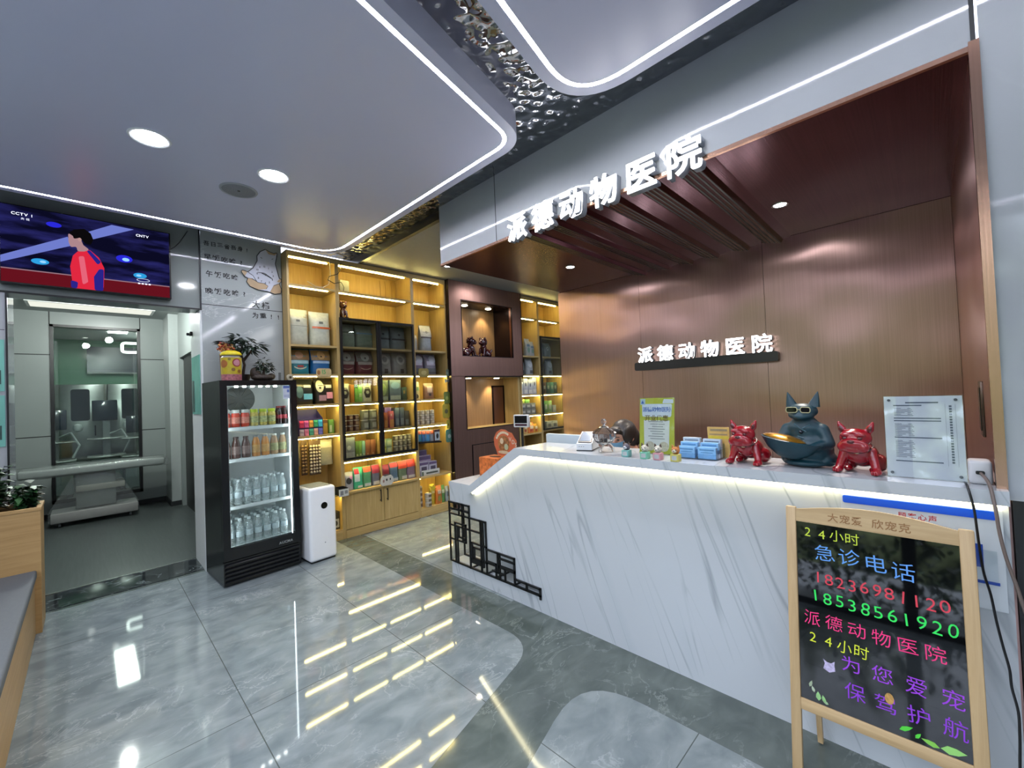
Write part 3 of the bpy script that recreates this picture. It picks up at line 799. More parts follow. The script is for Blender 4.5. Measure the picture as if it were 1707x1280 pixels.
# ---- shelf units
def shelf_unit(name, label, x0, x1, boards, leds, doors=None, door_z=(0.84, 2.40), cabinet=False, plinth=True, cat='shelf'):
    t = thing(name, label, cat, ((x0 + x1) / 2, 4.73, 0))
    YF, YB = 4.545, 4.92
    w = 0.020
    for xa in (x0, x1 - w):
        g = G(); g.box(xa, xa + w, YF, YB, 0.0, 3.04); kid(g, 'side_panel', m_oak_z, t, 0)
    g = G(); g.box(x0 + w, x1 - w, 4.905, YB, 0.0, 3.04); kid(g, 'back_panel', m_oak_back, t, 0)
    if plinth:
        g = G(); g.box(x0 + w, x1 - w, YF - 0.006, YF + 0.02, 0.0, 0.085); kid(g, 'plinth', m_oak_x, t, 0)
    g = G(); g.box(x0 + w, x1 - w, YF, YF + 0.02, 2.985, 3.04); g.box(x0 + w, x1 - w, YF + 0.02, 4.905, 3.02, 3.04); kid(g, 'header', m_oak_x, t, 0)
    for z in boards:
        yf = YF - (0.035 if abs(z - 0.50) < 0.01 else 0.0)
        g = G(); g.box(x0 + w, x1 - w, yf, 4.905, z - 0.022, z); kid(g, 'shelf_board', m_oak_x, t, 0)
    for z in leds:
        g = G(); g.box(x0 + w + 0.004, x1 - w - 0.004 - (0.07 if z > 2.5 else 0.0), YF + 0.012, YF + 0.024, z - 0.030, z - 0.0225); kid(g, 'led_strip', m_shelf_led, t, 0)
    if doors:
        fw = 0.024
        for (a, b) in doors:
            g = G(); z0, z1 = door_z
            g.box(a, a + fw, YF - 0.028, YF - 0.004, z0, z1); g.box(b - fw, b, YF - 0.028, YF - 0.004, z0, z1)
            g.box(a + fw, b - fw, YF - 0.028, YF - 0.004, z0, z0 + fw); g.box(a + fw, b - fw, YF - 0.028, YF - 0.004, z1 - fw, z1)
            d = kid(g, 'glass_door', m_black, t, 0)
            g = G(); g.box(a + fw, b - fw, YF - 0.019, YF - 0.014, z0 + fw, z1 - fw); g.build('pane', thin('cabinet_pane', (0.86, 0.88, 0.87), 0.06), d, loc=(0, 0, 0))
    if cabinet:
        xm = (x0 + x1) / 2
        for (a, b, hx) in ((x0 + w, xm - 0.002, 2.362), (xm + 0.002, x1 - w, 2.446)):
            g = G(); g.box(a, b, YF - 0.002, YF + 0.018, 0.09, 0.474, bev=0.002); d = kid(g, 'cabinet_door', m_oak_z, t, 0)
            g = G(); g.box(hx - 0.005, hx + 0.005, YF - 0.03, YF - 0.02, 0.315, 0.455, bev=0.002); g.box(hx - 0.004, hx + 0.004, YF - 0.022, YF - 0.001, 0.325, 0.335); g.box(hx - 0.004, hx + 0.004, YF - 0.022, YF - 0.001, 0.435, 0.445)
            g.build('handle', m_black, d, loc=(0, 0, 0))
    return t
uA = shelf_unit('display_shelf', 'narrow oak display shelf next to the fridge, with lit boards', 1.432, 1.938, [0.105, 0.50, 1.14, 1.465, 1.78, 2.085, 2.70], [3.0, 2.70, 1.78, 1.465, 1.14, 0.50])
uB = shelf_unit('glass_cabinet', 'wide oak cabinet with two black framed glass doors and two base doors', 1.938, 2.878, [0.50, 0.84, 1.14, 1.465, 1.78, 2.085, 2.40, 2.70], [3.0, 2.70, 1.78, 1.465, 1.14, 0.835], doors=[(1.946, 2.397), (2.401, 2.870)], cabinet=True, cat='cabinet')
for z0_, z1_ in ((0.50, 0.818), (0.84, 2.378)):
    g = G(); g.box(2.392, 2.406, 4.56, 4.905, z0_, z1_); kid(g, 'divider', m_oak_z, uB, 0)
uC = shelf_unit('display_shelf', 'narrow oak display shelf between the glass cabinet and the copper niche', 2.878, 3.388, [0.105, 0.50, 1.14, 1.465, 1.78, 2.085, 2.70], [3.0, 2.70, 1.78, 1.465, 1.14, 0.50])
uD = shelf_unit('display_shelf', 'narrow oak display shelf just past the copper niche', 4.792, 5.262, [0.50, 0.84, 1.14, 1.465, 1.78, 2.085, 2.70], [3.0, 2.70, 1.78, 1.465, 1.14])
uE = shelf_unit('glass_cabinet', 'tall oak cabinet with one black glass door beside the reception wall', 5.262, 5.86, [0.50, 0.86, 1.14, 1.465, 1.78, 2.085, 2.40, 2.70], [3.0, 2.70, 1.78, 1.465, 1.14], doors=[(5.278, 5.84)], door_z=(0.865, 2.42), cat='cabinet')

# ---- copper niche between the shelves
t = thing('copper_niche', 'tall brushed copper niche unit with two lit openings between the shelves', 'niche', (4.09, 4.73, 0))
X0, X1 = 3.392, 4.788
g = G()
g.box(X0, 3.605, 4.48, 4.54, 1.755, 3.045); g.box(4.58, X1, 4.48, 4.54, 1.755, 3.045); g.box(3.605, 4.58, 4.48, 4.54, 2.795, 3.045); g.box(3.605, 4.58, 4.48, 4.54, 1.755, 2.035)
kid(g, 'upper_frame', m_copper_niche, t, 0)
g = G(); g.box(X0, 3.645, 4.50, 4.56, 0, 1.755); g.box(3.645, 4.72, 4.56, 4.60, 0, 1.02); kid(g, 'lower_frame', m_copper_niche, t, 0)
g = G(); g.box(X0 - 0.002, X0 + 0.004, 4.474, 4.54, 0, 3.045); g.box(X1 - 0.004, X1 + 0.002, 4.474, 4.54, 1.755, 3.045); g.box(3.645, X1, 4.474, 4.54, 1.745, 1.757)
g.box(3.598, 3.607, 4.476, 4.5, 2.03, 2.80); g.box(4.578, 4.586, 4.476, 4.5, 2.03, 2.80); g.box(3.6, 4.585, 4.476, 4.5, 2.795, 2.803); g.box(3.6, 4.585, 4.476, 4.5, 2.028, 2.036)
g.box(3.640, 3.650, 4.496, 4.56, 1.02, 1.75); g.box(3.645, 4.72, 4.552, 4.56, 1.012, 1.024); g.box(3.77, 3.78, 4.552, 4.56, 0.2, 0.80); g.box(3.77, 4.6, 4.552, 4.56, 0.79, 0.80)
kid(g, 'dark_edging', pm('dark_bronze', '#1c1213', 0.3, metal=0.6), t, 0)
m_niche_back = wood('lit_niche_back', '#8a6a44', '#a07d52', 'z', rough=0.4)
g = G(); g.box(3.605, 4.58, 4.885, 4.915, 2.035, 2.795); kid(g, 'upper_back', m_niche_back, t, 0)
m_niche_in = pm('dark_niche_lining', '#2a1c1a', 0.25, metal=0.5, var=0.1)
g = G(); g.box(3.595, 3.607, 4.54, 4.885, 2.035, 2.795); g.box(4.578, 4.59, 4.54, 4.885, 2.035, 2.795); g.box(3.605, 4.58, 4.54, 4.885, 2.79, 2.80); g.box(3.605, 4.58, 4.54, 4.885, 2.025, 2.036); kid(g, 'upper_lining', m_niche_in, t, 0)
g = G(); g.box(3.645, 4.74, 4.885, 4.915, 1.02, 1.745); kid(g, 'lower_back', m_niche_back, t, 0)
g = G(); g.box(4.74, 4.788, 4.56, 4.915, 0, 1.745); g.box(3.645, 4.74, 4.60, 4.885, 0.99, 1.02); g.box(3.645, 4.74, 4.56, 4.885, 1.735, 1.745); kid(g, 'lower_lining', m_oak_z, t, 0)
g = G(); g.box(4.50, 4.74, 4.875, 4.887, 1.03, 1.60); kid(g, 'inner_copper_panel', m_copper_niche, t, 0)
g = G(); g.box(4.475, 4.50, 4.87, 4.886, 1.02, 1.62); g.box(4.475, 4.74, 4.87, 4.886, 1.60, 1.625); g.box(4.715, 4.74, 4.87, 4.886, 1.02, 1.62); kid(g, 'inner_panel_edging', pm('dark_bronze', '#1c1213', 0.3, metal=0.6), t, 0)
for (x, z) in ((3.86, 2.79), (4.32, 2.79), (3.86, 1.735), (4.42, 1.735)):
    g = G(); g.lathe([(0.0, -0.004), (0.03, -0.004), (0.04, -0.006), (0.044, -0.0005)], 20, (x, 4.72 if z > 2 else 4.70, z)); kid(g, 'spotlight', em('niche_lens', '#fff2d8', 20), t, 0)
    ld = bpy.data.lights.new('niche_beam', 'SPOT'); ld.energy = 9 if z > 2 else 11; ld.color = (1.0, 0.82, 0.55); ld.spot_size = rad(80); ld.spot_blend = 0.7; ld.shadow_soft_size = 0.02
    lo = bpy.data.objects.new('niche_beam', ld); COL.objects.link(lo); lo.parent = t; lo.location = Vector((x, 4.76, z - 0.012)) - t.location; lo.rotation_euler = (rad(12), 0, 0)

# ---- television
t = thing('television', 'flat television showing a player in a red shirt, above the doorway', 'television', (0.055, 4.695, 2.72))
g = G(); g.box(-0.425, 0.529, 4.625, 4.70, 2.430, 3.006, bev=0.004); kid(g, 'casing', m_black, t)
YS = 4.6245
def flat(name, polys, mat, dy, par=t):
    g = G()
    for p in polys: g.prism(p, 'y', YS - dy, YS - dy + 0.0004)
    return kid(g, name, mat, par, 0)
m_scr = bpy.data.materials.new('screen_arena'); m_scr.use_nodes = True
_t = m_scr.node_tree; _t.nodes.clear()
_tc = _t.nodes.new('ShaderNodeTexCoord'); _mp = _t.nodes.new('ShaderNodeMapping'); _mp.inputs['Rotation'].default_value = (0, rad(-20), 0); _mp.inputs['Scale'].default_value = (2, 1, 9)
_no = _t.nodes.new('ShaderNodeTexNoise'); _no.inputs['Scale'].default_value = 1.6; _no.inputs['Detail'].default_value = 4
_rp = _t.nodes.new('ShaderNodeValToRGB'); _rp.color_ramp.elements[0].position = 0.45; _rp.color_ramp.elements[0].color = (0.002, 0.002, 0.010, 1); _rp.color_ramp.elements[1].position = 0.85; _rp.color_ramp.elements[1].color = (0.02, 0.02, 0.13, 1)
_e = _t.nodes.new('ShaderNodeEmission'); _o = _t.nodes.new('ShaderNodeOutputMaterial')
_t.links.new(_tc.outputs['Object'], _mp.inputs[0]); _t.links.new(_mp.outputs[0], _no.inputs[0]); _t.links.new(_no.outputs[0], _rp.inputs[0]); _t.links.new(_rp.outputs[0], _e.inputs[0]); _t.links.new(_e.outputs[0], _o.inputs[0])
scr = flat('screen', [[(-0.417, 2.440), (0.518, 2.440), (0.518, 2.998), (-0.417, 2.998)]], m_scr, 0.0004)
def pic(name, polys, col, s, dy):
    for p in polys: flat(name, [round_poly(p, 0.012, 3) if name.startswith(('player', 'shirt')) else p], em('screen_' + name, col, s * 0.6), dy, t)
def ell2(cx, cz, a, b, n=20): return [(cx + a * math.cos(2 * PI * i / n), cz + b * math.sin(2 * PI * i / n)) for i in range(n)]
pic('light_beam', [[(-0.417, 2.624), (-0.087, 2.83), (-0.06, 2.77), (-0.417, 2.575)], [(0.021, 2.893), (0.16, 2.985), (0.293, 2.98), (0.05, 2.842)]], '#7f8ee8', 0.75, 0.001)
pic('red_barrier', [[(-0.417, 2.538), (0.516, 2.538), (0.516, 2.4405), (-0.417, 2.4405)]], '#6a1420', 0.9, 0.001)
pic('barrier_edge', [[(-0.417, 2.541), (0.516, 2.541), (0.516, 2.533), (-0.417, 2.533)]], '#b08a98', 0.7, 0.0013)
pic('cyan_light', [ell2(-0.229, 2.612, 0.045, 0.022), ell2(0.326, 2.601, 0.042, 0.022)], '#2fa0e0', 1.0, 0.0013)
pic('blue_glow', [ell2(0.231, 2.723, 0.05, 0.03), ell2(-0.157, 2.905, 0.04, 0.02)], '#2a2ad8', 1.0, 0.0013)
pic('player_shirt', [[(-0.035, 2.728), (0.031, 2.754), (0.083, 2.702), (0.112, 2.624), (0.107, 2.471), (0.09, 2.4405), (-0.07, 2.4405), (-0.064, 2.462), (-0.076, 2.605), (-0.061, 2.69)]], '#e02840', 1.0, 0.0018)
pic('shirt_side', [[(0.109, 2.615), (0.104, 2.4405), (0.055, 2.4405), (0.052, 2.546), (0.082, 2.61)], [(0.014, 2.742), (0.031, 2.752), (0.095, 2.671), (0.076, 2.642)], [(-0.075, 2.50), (-0.035, 2.49), (-0.04, 2.4405), (-0.072, 2.4405)]], '#2a2488', 1.0, 0.0022)
pic('player_face', [[(-0.084, 2.863), (-0.053, 2.838), (-0.02, 2.838), (-0.003, 2.784), (0.031, 2.754), (0.002, 2.735), (-0.035, 2.728), (-0.04, 2.767), (-0.071, 2.752), (-0.082, 2.791)]], '#b58d92', 0.9, 0.0022)
pic('player_hair', [[(-0.081, 2.86), (-0.053, 2.895), (0.004, 2.914), (0.039, 2.885), (0.053, 2.838), (0.037, 2.793), (0.003, 2.802), (-0.02, 2.838), (-0.054, 2.821), (-0.059, 2.845)]], '#0c0a0c', 1.0, 0.0026)
pic('player_ear', [ell2(-0.022, 2.822, 0.010, 0.015)], '#c49a96', 0.9, 0.003)
pic('glow_core', [ell2(0.24, 2.718, 0.022, 0.014), ell2(-0.215, 2.612, 0.016, 0.009), ell2(0.318, 2.601, 0.016, 0.009)], '#8fc8ff', 1.2, 0.0018)
pic('shirt_highlight', [[(-0.03, 2.69), (0.0, 2.70), (0.02, 2.5), (-0.01, 2.47)]], '#f06a80', 0.9, 0.0021)
g = G()
text(g, 'CCTV', 0.028, (-0.365, YS - 0.002, 2.93), bold=0.02); text(g, '1', 0.026, (-0.268, YS - 0.002, 2.93), bold=0.02); text(g, '央视', 0.018, (-0.32, YS - 0.002, 2.902), adv=0.025)
text(g, 'CNTV', 0.028, (0.305, YS - 0.002, 2.926), bold=0.02)
g.tube([(0.345 + 0.04 * math.cos(a * PI / 10), YS - 0.002, 2.565 + 0.012 * math.sin(a * PI / 10)) for a in range(20)], 0.0012, 5, closed=True)
for k in range(4): g.box(0.312 + 0.022 * k, 0.326 + 0.022 * k, YS - 0.0022, YS - 0.0018, 2.53, 2.541)
kid(g, 'channel_lettering', em('screen_white', '#e8ecff', 0.9), t, 0)
g = G(); g.tube([(0.53, 4.64, 2.87), (0.56, 4.65, 2.90), (0.60, 4.68, 2.96), (0.66, 4.696, 3.08)], 0.0035, 6); tag(g.build('power_cable', m_black), 'thin black cable running up from the television edge', 'cable')

# ---- cat shaped wall clock with hand-drawn lettering
CO = [(1.239, 3.013), (1.286, 3.046), (1.314, 3.031), (1.361, 3.019), (1.395, 3.035), (1.386, 2.98), (1.373, 2.914), (1.394, 2.822), (1.408, 2.766), (1.424, 2.769), (1.424, 2.738), (1.405, 2.717), (1.424, 2.657), (1.417, 2.617), (1.359, 2.602), (1.294, 2.621), (1.211, 2.625), (1.141, 2.65), (1.113, 2.692), (1.125, 2.729), (1.099, 2.74), (1.068, 2.785), (1.083, 2.802), (1.126, 2.79), (1.172, 2.836), (1.21, 2.914), (1.209, 2.965)]
co = round_poly(CO, 0.012, 4)
t = thing('wall_clock', 'white and ginger seated cat shaped wall clock beside the handwriting', 'clock', (1.27, 4.70, 2.80))
g = G(); g.prism(co, 'y', 4.688, 4.6985); kid(g, 'cat_board', pm('cat_white', '#bfc3cf', 0.35, var=0.03), t)
g = G(); g.tube([(x, 4.688, z) for x, z in co], 0.0035, 5, closed=True)
g.tube([(1.209, 2.80, )[:1] + (4.687, 2.80), (1.271, 4.687, 2.803), (1.344, 4.687, 2.755)], 0.0025, 5)
for a in ([(1.16, 2.73), (1.213, 2.698), (1.268, 2.696), (1.3, 2.675), (1.285, 2.645)], [(1.126, 2.79), (1.17, 2.76), (1.20, 2.71)], [(1.352, 2.688), (1.405, 2.717)], [(1.24, 2.955), (1.255, 2.948)], [(1.34, 2.955), (1.355, 2.962)]):
    g.tube([(x, 4.687, z) for x, z in a], 0.0022, 5)
kid(g, 'outline', m_black, t)
g = G()
for p in ([(1.125, 2.729), (1.16, 2.73), (1.213, 2.698), (1.268, 2.696), (1.298, 2.675), (1.285, 2.641), (1.211, 2.628), (1.143, 2.653), (1.116, 2.692)], [(1.352, 2.688), (1.403, 2.714), (1.421, 2.657), (1.415, 2.62), (1.359, 2.606), (1.317, 2.62)], [(1.288, 3.042), (1.361, 3.016), (1.392, 3.03), (1.37, 3.0), (1.313, 3.002)], [(1.072, 2.785), (1.083, 2.799), (1.12, 2.787), (1.10, 2.745)], [(1.385, 2.735), (1.405, 2.762), (1.42, 2.764), (1.42, 2.738), (1.401, 2.727)]):
    g = G(); g.prism(p, 'y', 4.6868, 4.6885); kid(g, 'ginger_patch', pm('cat_ginger', '#b39a78', 0.4, var=0.05), t, 0)
g = G()
for k in range(1, 13):
    a = PI / 2 - 2 * PI * k / 12
    s_ = str(k); text(g, s_, 0.026, (1.281 + 0.072 * math.cos(a) - 0.009 * len(s_), 4.6865, 2.785 + 0.082 * math.sin(a) - 0.010), bold=0.015)
kid(g, 'numerals', m_black, t, 0)
g = G(); g.tube([(1.281, 4.684, 2.785), (1.335, 4.684, 2.757)], 0.003, 6); g.tube([(1.281, 4.6835, 2.785), (1.245, 4.6835, 2.80)], 0.004, 6); g.ell((1.281, 4.684, 2.785), 0.006); kid(g, 'hands', m_black, t)
m_ink = pm('black_marker', '#0d0e10', 0.5)
rows = [('吾日三省吾身!', 0.775, 2.985, 0.054, 0.005), ('早饭吃啥?', 0.778, 2.855, 0.066, -0.03), ('午饭吃啥', 0.785, 2.695, 0.068, -0.01), ('晚饭吃啥?', 0.780, 2.535, 0.07, 0.02), ('大橘', 1.155, 2.446, 0.085, 0.02), ('为重!!!', 1.155, 2.345, 0.068, 0.02)]
t = thing('wall_lettering', 'black handwritten Chinese lettering on the white marble wall beside the cat clock', 'lettering', (1.0, 4.70, 2.7))
for s_, x, z, adv, sl in rows:
    g = G(); text(g, s_, adv * 0.86, (x, 4.6992, z), bold=0.018, ext=0.0006, adv=adv, jit=0.18, slope=sl); kid(g, 'handwritten_lettering', m_ink, t, 0)

# ---- posters
m_teal = pm('teal_poster', '#74b3a6', 0.15, var=0.15, vscale=3)
for z0_, z1_, lb in ((1.66, 2.03, 'upper teal poster on the wall at the left edge of the photo'), (1.265, 1.63, 'lower teal poster on the wall at the left edge of the photo')):
    t = thing('poster', lb, 'poster', (-0.62, 4.70, (z0_ + z1_) / 2), 0, 'teal wall posters')
    g = G(); g.box(-0.83, -0.412, 4.694, 4.6995, z0_, z1_); kid(g, 'sheet', m_teal, t, 0)
    g = G(); g.box(-0.5, -0.428, 4.6925, 4.694, z0_ + 0.05, z0_ + 0.15); kid(g, 'printed_picture', c_('#2c4a44'), t, 0)
t = thing('poster', 'tall teal poster on the white door jamb beside the fridge', 'poster', (0.735, 4.93, 1.66))
g = G(); g.box(0.729, 0.7345, 4.74, 5.14, 1.42, 1.97); kid(g, 'sheet', m_teal, t, 0)
g = G(); g.box(0.7275, 0.729, 5.02, 5.12, 1.44, 1.74); kid(g, 'printed_picture', c_('#26423e'), t, 0)
t = thing('wall_camera', 'small black camera on the white jamb above the teal poster', 'camera', (0.73, 5.1, 2.2))
g = G(); g.box(0.712, 0.735, 5.08, 5.14, 2.185, 2.225, bev=0.006); kid(g, 'body', m_black, t)
g = G(); g.lathe([(0.012, 0), (0.014, 0.015), (0.011, 0.022), (0, 0.022)], 16, mat=Matrix.Translation((0.712, 5.11, 2.20)) @ Matrix.Rotation(rad(-90), 4, 'Y')); kid(g, 'lens', pm('lens_glass', '#101216', 0.05), t)

# ---- refrigerator
FR = thing('drinks_fridge', 'tall black drinks fridge with a glass door against the marble wall', 'fridge', (1.068, 4.150, 0), rad(3.6))
m_fbl = pm('fridge_black', '#0e1013', 0.22, var=0.1)
m_liner = pm('fridge_liner', '#dde2e2', 0.4, var=0.02)
W2 = 0.303
g = G()
g.box(-W2, -W2 + 0.02, 0.045, 0.53, 0.02, 1.70); g.box(W2 - 0.02, W2, 0.045, 0.53, 0.02, 1.70); g.box(-W2 + 0.02, W2 - 0.02, 0.51, 0.53, 0.02, 1.70); g.box(-W2 + 0.02, W2 - 0.02, 0.045, 0.51, 1.672, 1.70); g.box(-W2 + 0.02, W2 - 0.02, 0.045, 0.51, 0.02, 0.27)
g.build('cabinet', m_fbl, FR, smooth=0)
g = G(); g.box(-W2 + 0.02, -W2 + 0.035, 0.05, 0.51, 0.27, 1.672); g.box(W2 - 0.035, W2 - 0.02, 0.05, 0.51, 0.27, 1.672); g.box(-W2 + 0.035, W2 - 0.035, 0.495, 0.51, 0.27, 1.672); g.box(-W2 + 0.035, W2 - 0.035, 0.05, 0.495, 1.655, 1.672); g.box(-W2 + 0.035, W2 - 0.035, 0.05, 0.495, 0.27, 0.285)
g.build('liner', m_liner, FR, smooth=0)
g = G(); z0_, z1_ = 0.215, 1.70
g.box(-W2, -W2 + 0.052, 0.0, 0.042, z0_, z1_); g.box(W2 - 0.052, W2, 0.0, 0.042, z0_, z1_); g.box(-W2 + 0.052, W2 - 0.052, 0.0, 0.042, z1_ - 0.045, z1_); g.box(-W2 + 0.052, W2 - 0.052, 0.0, 0.042, z0_, z0_ + 0.095)
door = g.build('door', m_fbl, FR, smooth=0)
g = G(); g.box(-W2 + 0.052, W2 - 0.052, 0.014, 0.022, z0_ + 0.095, z1_ - 0.045); g.build('pane', thin('fridge_pane', (0.93, 0.96, 0.95), 0.03), door)
g = G(); text(g, 'AUCMA', 0.031, (0.115, -0.0012, 0.238), bold=0.02, ext=0.001); g.build('chrome_lettering', pm('chrome_letters', '#b9bcc0', 0.2, metal=0.8), door, smooth=0)
g = G(); g.box(0.19, 0.245, 0.011, 0.0135, 1.53, 1.65); g.build('white_energy_label', pm('label_white', '#c3c9d6', 0.4), door, smooth=0)
g = G(); g.box(0.19, 0.245, 0.0105, 0.0112, 1.625, 1.65); g.box(0.222, 0.242, 0.0105, 0.0112, 1.59, 1.615); g.box(0.195, 0.24, 0.0105, 0.0112, 1.548, 1.552); g.box(0.195, 0.24, 0.0105, 0.0112, 1.560, 1.564); g.build('energy_label_print', pm('label_blue', '#5b6fb0', 0.4), door, smooth=0)
g = G()
for x in (-W2 + 0.055, W2 - 0.058):
    g.box(x, x + 0.003, 0.008, 0.013, 0.33, 1.64)
g.build('glass_edge_strip', pm('strip_silver', '#8d9494', 0.3, metal=0.6), door, smooth=0)
g = G(); g.box(-W2, W2, 0.012, 0.045, 0.015, 0.205)
g.build('kick_panel', m_fbl, FR, smooth=0)
for k in range(5):
    g = G(); z = 0.030 + 0.034 * k
    g.prism([(0.012, z), (-0.006, z + 0.006), (-0.006, z + 0.014), (0.012, z + 0.026)], 'x', -W2 + 0.012, W2 - 0.012); g.build('grille_slat', m_fbl, FR, smooth=0)
for x in (-0.25, 0.25):
    for y in (0.09, 0.47):
        g = G(); g.lathe([(0.0, 0.0), (0.018, 0.0), (0.018, 0.02), (0, 0.02)], 12, (x, y, 0)); g.build('foot', m_black, FR)
m_wire = pm('white_wire', '#c9d0d0', 0.3)
FZ = [1.30, 1.03, 0.63, 0.30]
for z in FZ[:3]:
    g = G(); g.box(-0.262, 0.262, 0.10, 0.108, z - 0.028, z); g.box(-0.262, 0.262, 0.485, 0.493, z - 0.012, z)
    for k in range(22): g.box(-0.262 + 0.0243 * k, -0.259 + 0.0243 * k, 0.108, 0.485, z - 0.005, z - 0.001)
    g.build('wire_shelf', m_wire, FR, smooth=0)
g = G(); g.box(-0.262, 0.262, 0.06, 0.49, 0.286, 0.299); g.build('wire_shelf', m_wire, FR, smooth=0)
for k in range(6):
    g = G(); g.box(-0.17 + 0.062 * k, -0.145 + 0.062 * k, 0.085, 0.10, 1.643, 1.654); g.build('led', em('fridge_led', '#ffffff', 16), FR, smooth=0)
g = G(); g.lathe([(0.0, 0.006), (0.03, 0.006), (0.12, 0.004), (0.13, 0.0)], 32, mat=Matrix.Translation((-0.02, 0.494, 1.545)) @ Matrix.Rotation(rad(90), 4, 'X'))
for k in range(12):
    a = 2 * PI * k / 12
    g.tube([(-0.02 + 0.04 * math.cos(a), 0.486, 1.545 + 0.04 * math.sin(a)), (-0.02 + 0.12 * math.cos(a), 0.486, 1.545 + 0.12 * math.sin(a))], 0.003, 5)
g.build('fan_grille', pm('fan_grey', '#5f6866', 0.4), FR)
g = G(); g.box(-0.255, -0.25, 0.055, 0.06, 0.31, 1.64); g.box(0.25, 0.255, 0.055, 0.06, 0.31, 1.64); g.build('led_tube', em('fridge_tube', '#eef8ff', 16), FR, smooth=0)

# ---- air purifier
t = thing('air_purifier', 'white tower air purifier with a round black display beside the fridge', 'air purifier', (1.535, 4.245, 0), rad(4))
g = G(); g.box(-0.128, 0.128, -0.155, 0.155, 0.012, 0.69, bev=0.028, seg=4); g.build('housing', pm('purifier_white', '#e6e8ea', 0.35, var=0.01), t)
g = G(); g.box(-0.112, 0.112, -0.14, 0.14, 0.0, 0.014); g.build('base', m_black, t)
g = G(); g.lathe([(0.0, 0.0), (0.029, 0.0), (0.031, -0.003)], 28, mat=Matrix.Translation((0.012, -0.1585, 0.515)) @ Matrix.Rotation(rad(90), 4, 'X')); g.build('display', pm('display_black', '#08090b', 0.08), t)
g = G(); g.prism(round_poly([(-0.10, -0.12), (0.10, -0.12), (0.10, 0.12), (-0.10, 0.12)], 0.02), 'z', 0.688, 0.693); g.build('top_grille', pm('purifier_grille', '#7e8486', 0.5, bump=0.8, bscale=180), t)
g = G(); g.lathe([(0.0, 0), (0.006, 0)], 12, mat=Matrix.Translation((0.012, -0.1562, 0.17)) @ Matrix.Rotation(rad(90), 4, 'X')); g.build('emblem', pm('emblem_grey', '#8d9396', 0.4), t)

# ---- bench and planter at the left edge
t = thing('bench', 'long wooden bench with a flat grey seat cushion along the street side', 'bench', (-0.60, 3.0, 0))
m_lw_y = wood('light_oak_side', '#a98654', '#bd9a66', 'y', rough=0.45); m_lw_x = wood('light_oak_front', '#a98654', '#bd9a66', 'x', rough=0.45)
g = G(); g.box(-0.98, -0.265, 1.2, 4.36, 0.0, 0.375); kid(g, 'base', m_lw_y, t, 0)
g = G(); g.box(-0.985, -0.255, 1.2, 4.36, 0.375, 0.43, bev=0.012, seg=3); kid(g, 'seat_cushion', pm('grey_cushion', '#575b5e', 0.8, var=0.06, vscale=120, bump=0.15, bscale=300), t)
t = thing('planter_box', 'light oak planter box at the end of the grey bench', 'planter', (-0.60, 4.5, 0))
g = G(); g.box(-0.98, -0.235, 4.362, 4.38, 0, 0.83); g.box(-0.98, -0.235, 4.655, 4.673, 0, 0.83); g.box(-0.98, -0.962, 4.38, 4.655, 0, 0.83); g.box(-0.253, -0.235, 4.38, 4.655, 0, 0.83); kid(g, 'box_panels', m_lw_x, t, 0)
g = G(); g.box(-0.985, -0.23, 4.357, 4.39, 0.83, 0.85); g.box(-0.985, -0.23, 4.645, 4.678, 0.83, 0.85); g.box(-0.985, -0.96, 4.39, 4.645, 0.83, 0.85); g.box(-0.255, -0.23, 4.39, 4.645, 0.83, 0.85); kid(g, 'rim', m_lw_x, t, 0)
g = G(); g.box(-0.962, -0.253, 4.38, 4.655, 0.0, 0.80); kid(g, 'soil', pm('potting_soil', '#2a211a', 0.95, var=0.3, bump=0.8, bscale=60), t)
def leafy(name, label, loc, spread, h, n, cols, group=None, lw=0.022, ll=0.06):
    t = thing(name, label, 'plant', loc, 0, group)
    st = G(); lf = G()
    for i in range(n):
        a = random.uniform(0, 2 * PI); r = random.uniform(0.1, 1.0)
        tip = Vector((spread * r * math.cos(a), spread * r * math.sin(a) * 0.8, h * random.uniform(0.45, 1.0)))
        st.tube([(tip.x * 0.2, tip.y * 0.2, 0), (tip.x * 0.55, tip.y * 0.55, tip.z * 0.6), tip], [0.003, 0.0022, 0.0012], 5)
        for k in range(7):
            b = a + random.uniform(-1.6, 1.6); tt = 0.45 + 0.55 * k / 6
            p = Vector((tip.x * (0.2 + 0.8 * tt), tip.y * (0.2 + 0.8 * tt), tip.z * tt))
            d = Vector((math.cos(b), math.sin(b), random.uniform(-0.5, 0.5))).normalized(); sd = d.cross(Vector((0, 0, 1))).normalized(); up = sd.cross(d)
            l_, w_ = ll * random.uniform(0.7, 1.2), lw * random.uniform(0.8, 1.2)
            vs = [lf.bm.verts.new(q) for q in (p, p + d * l_ * 0.45 + sd * w_ + up * 0.004, p + d * l_ - up * 0.012, p + d * l_ * 0.45 - sd * w_ + up * 0.004)]
            f = lf.bm.faces.new(vs); f.material_index = random.choice((0, 0, 0, 1))
    st.build('stem', pm('plant_stem', '#33401f', 0.7), t)
    lf.build('foliage', [c_(cols[0], 0.4), c_(cols[1], 0.4)], t, norm=False)
    return t
leafy('potted_plant', 'bushy green plant with pale flecks in the oak planter', (-0.47, 4.52, 0.801), 0.12, 0.34, 46, ('#1f3d22', '#8fa58c'))
leafy('potted_plant', 'lower dark green plant trailing at the inner end of the planter', (-0.31, 4.52, 0.801), 0.05, 0.20, 24, ('#16301a', '#2f5a2c'))

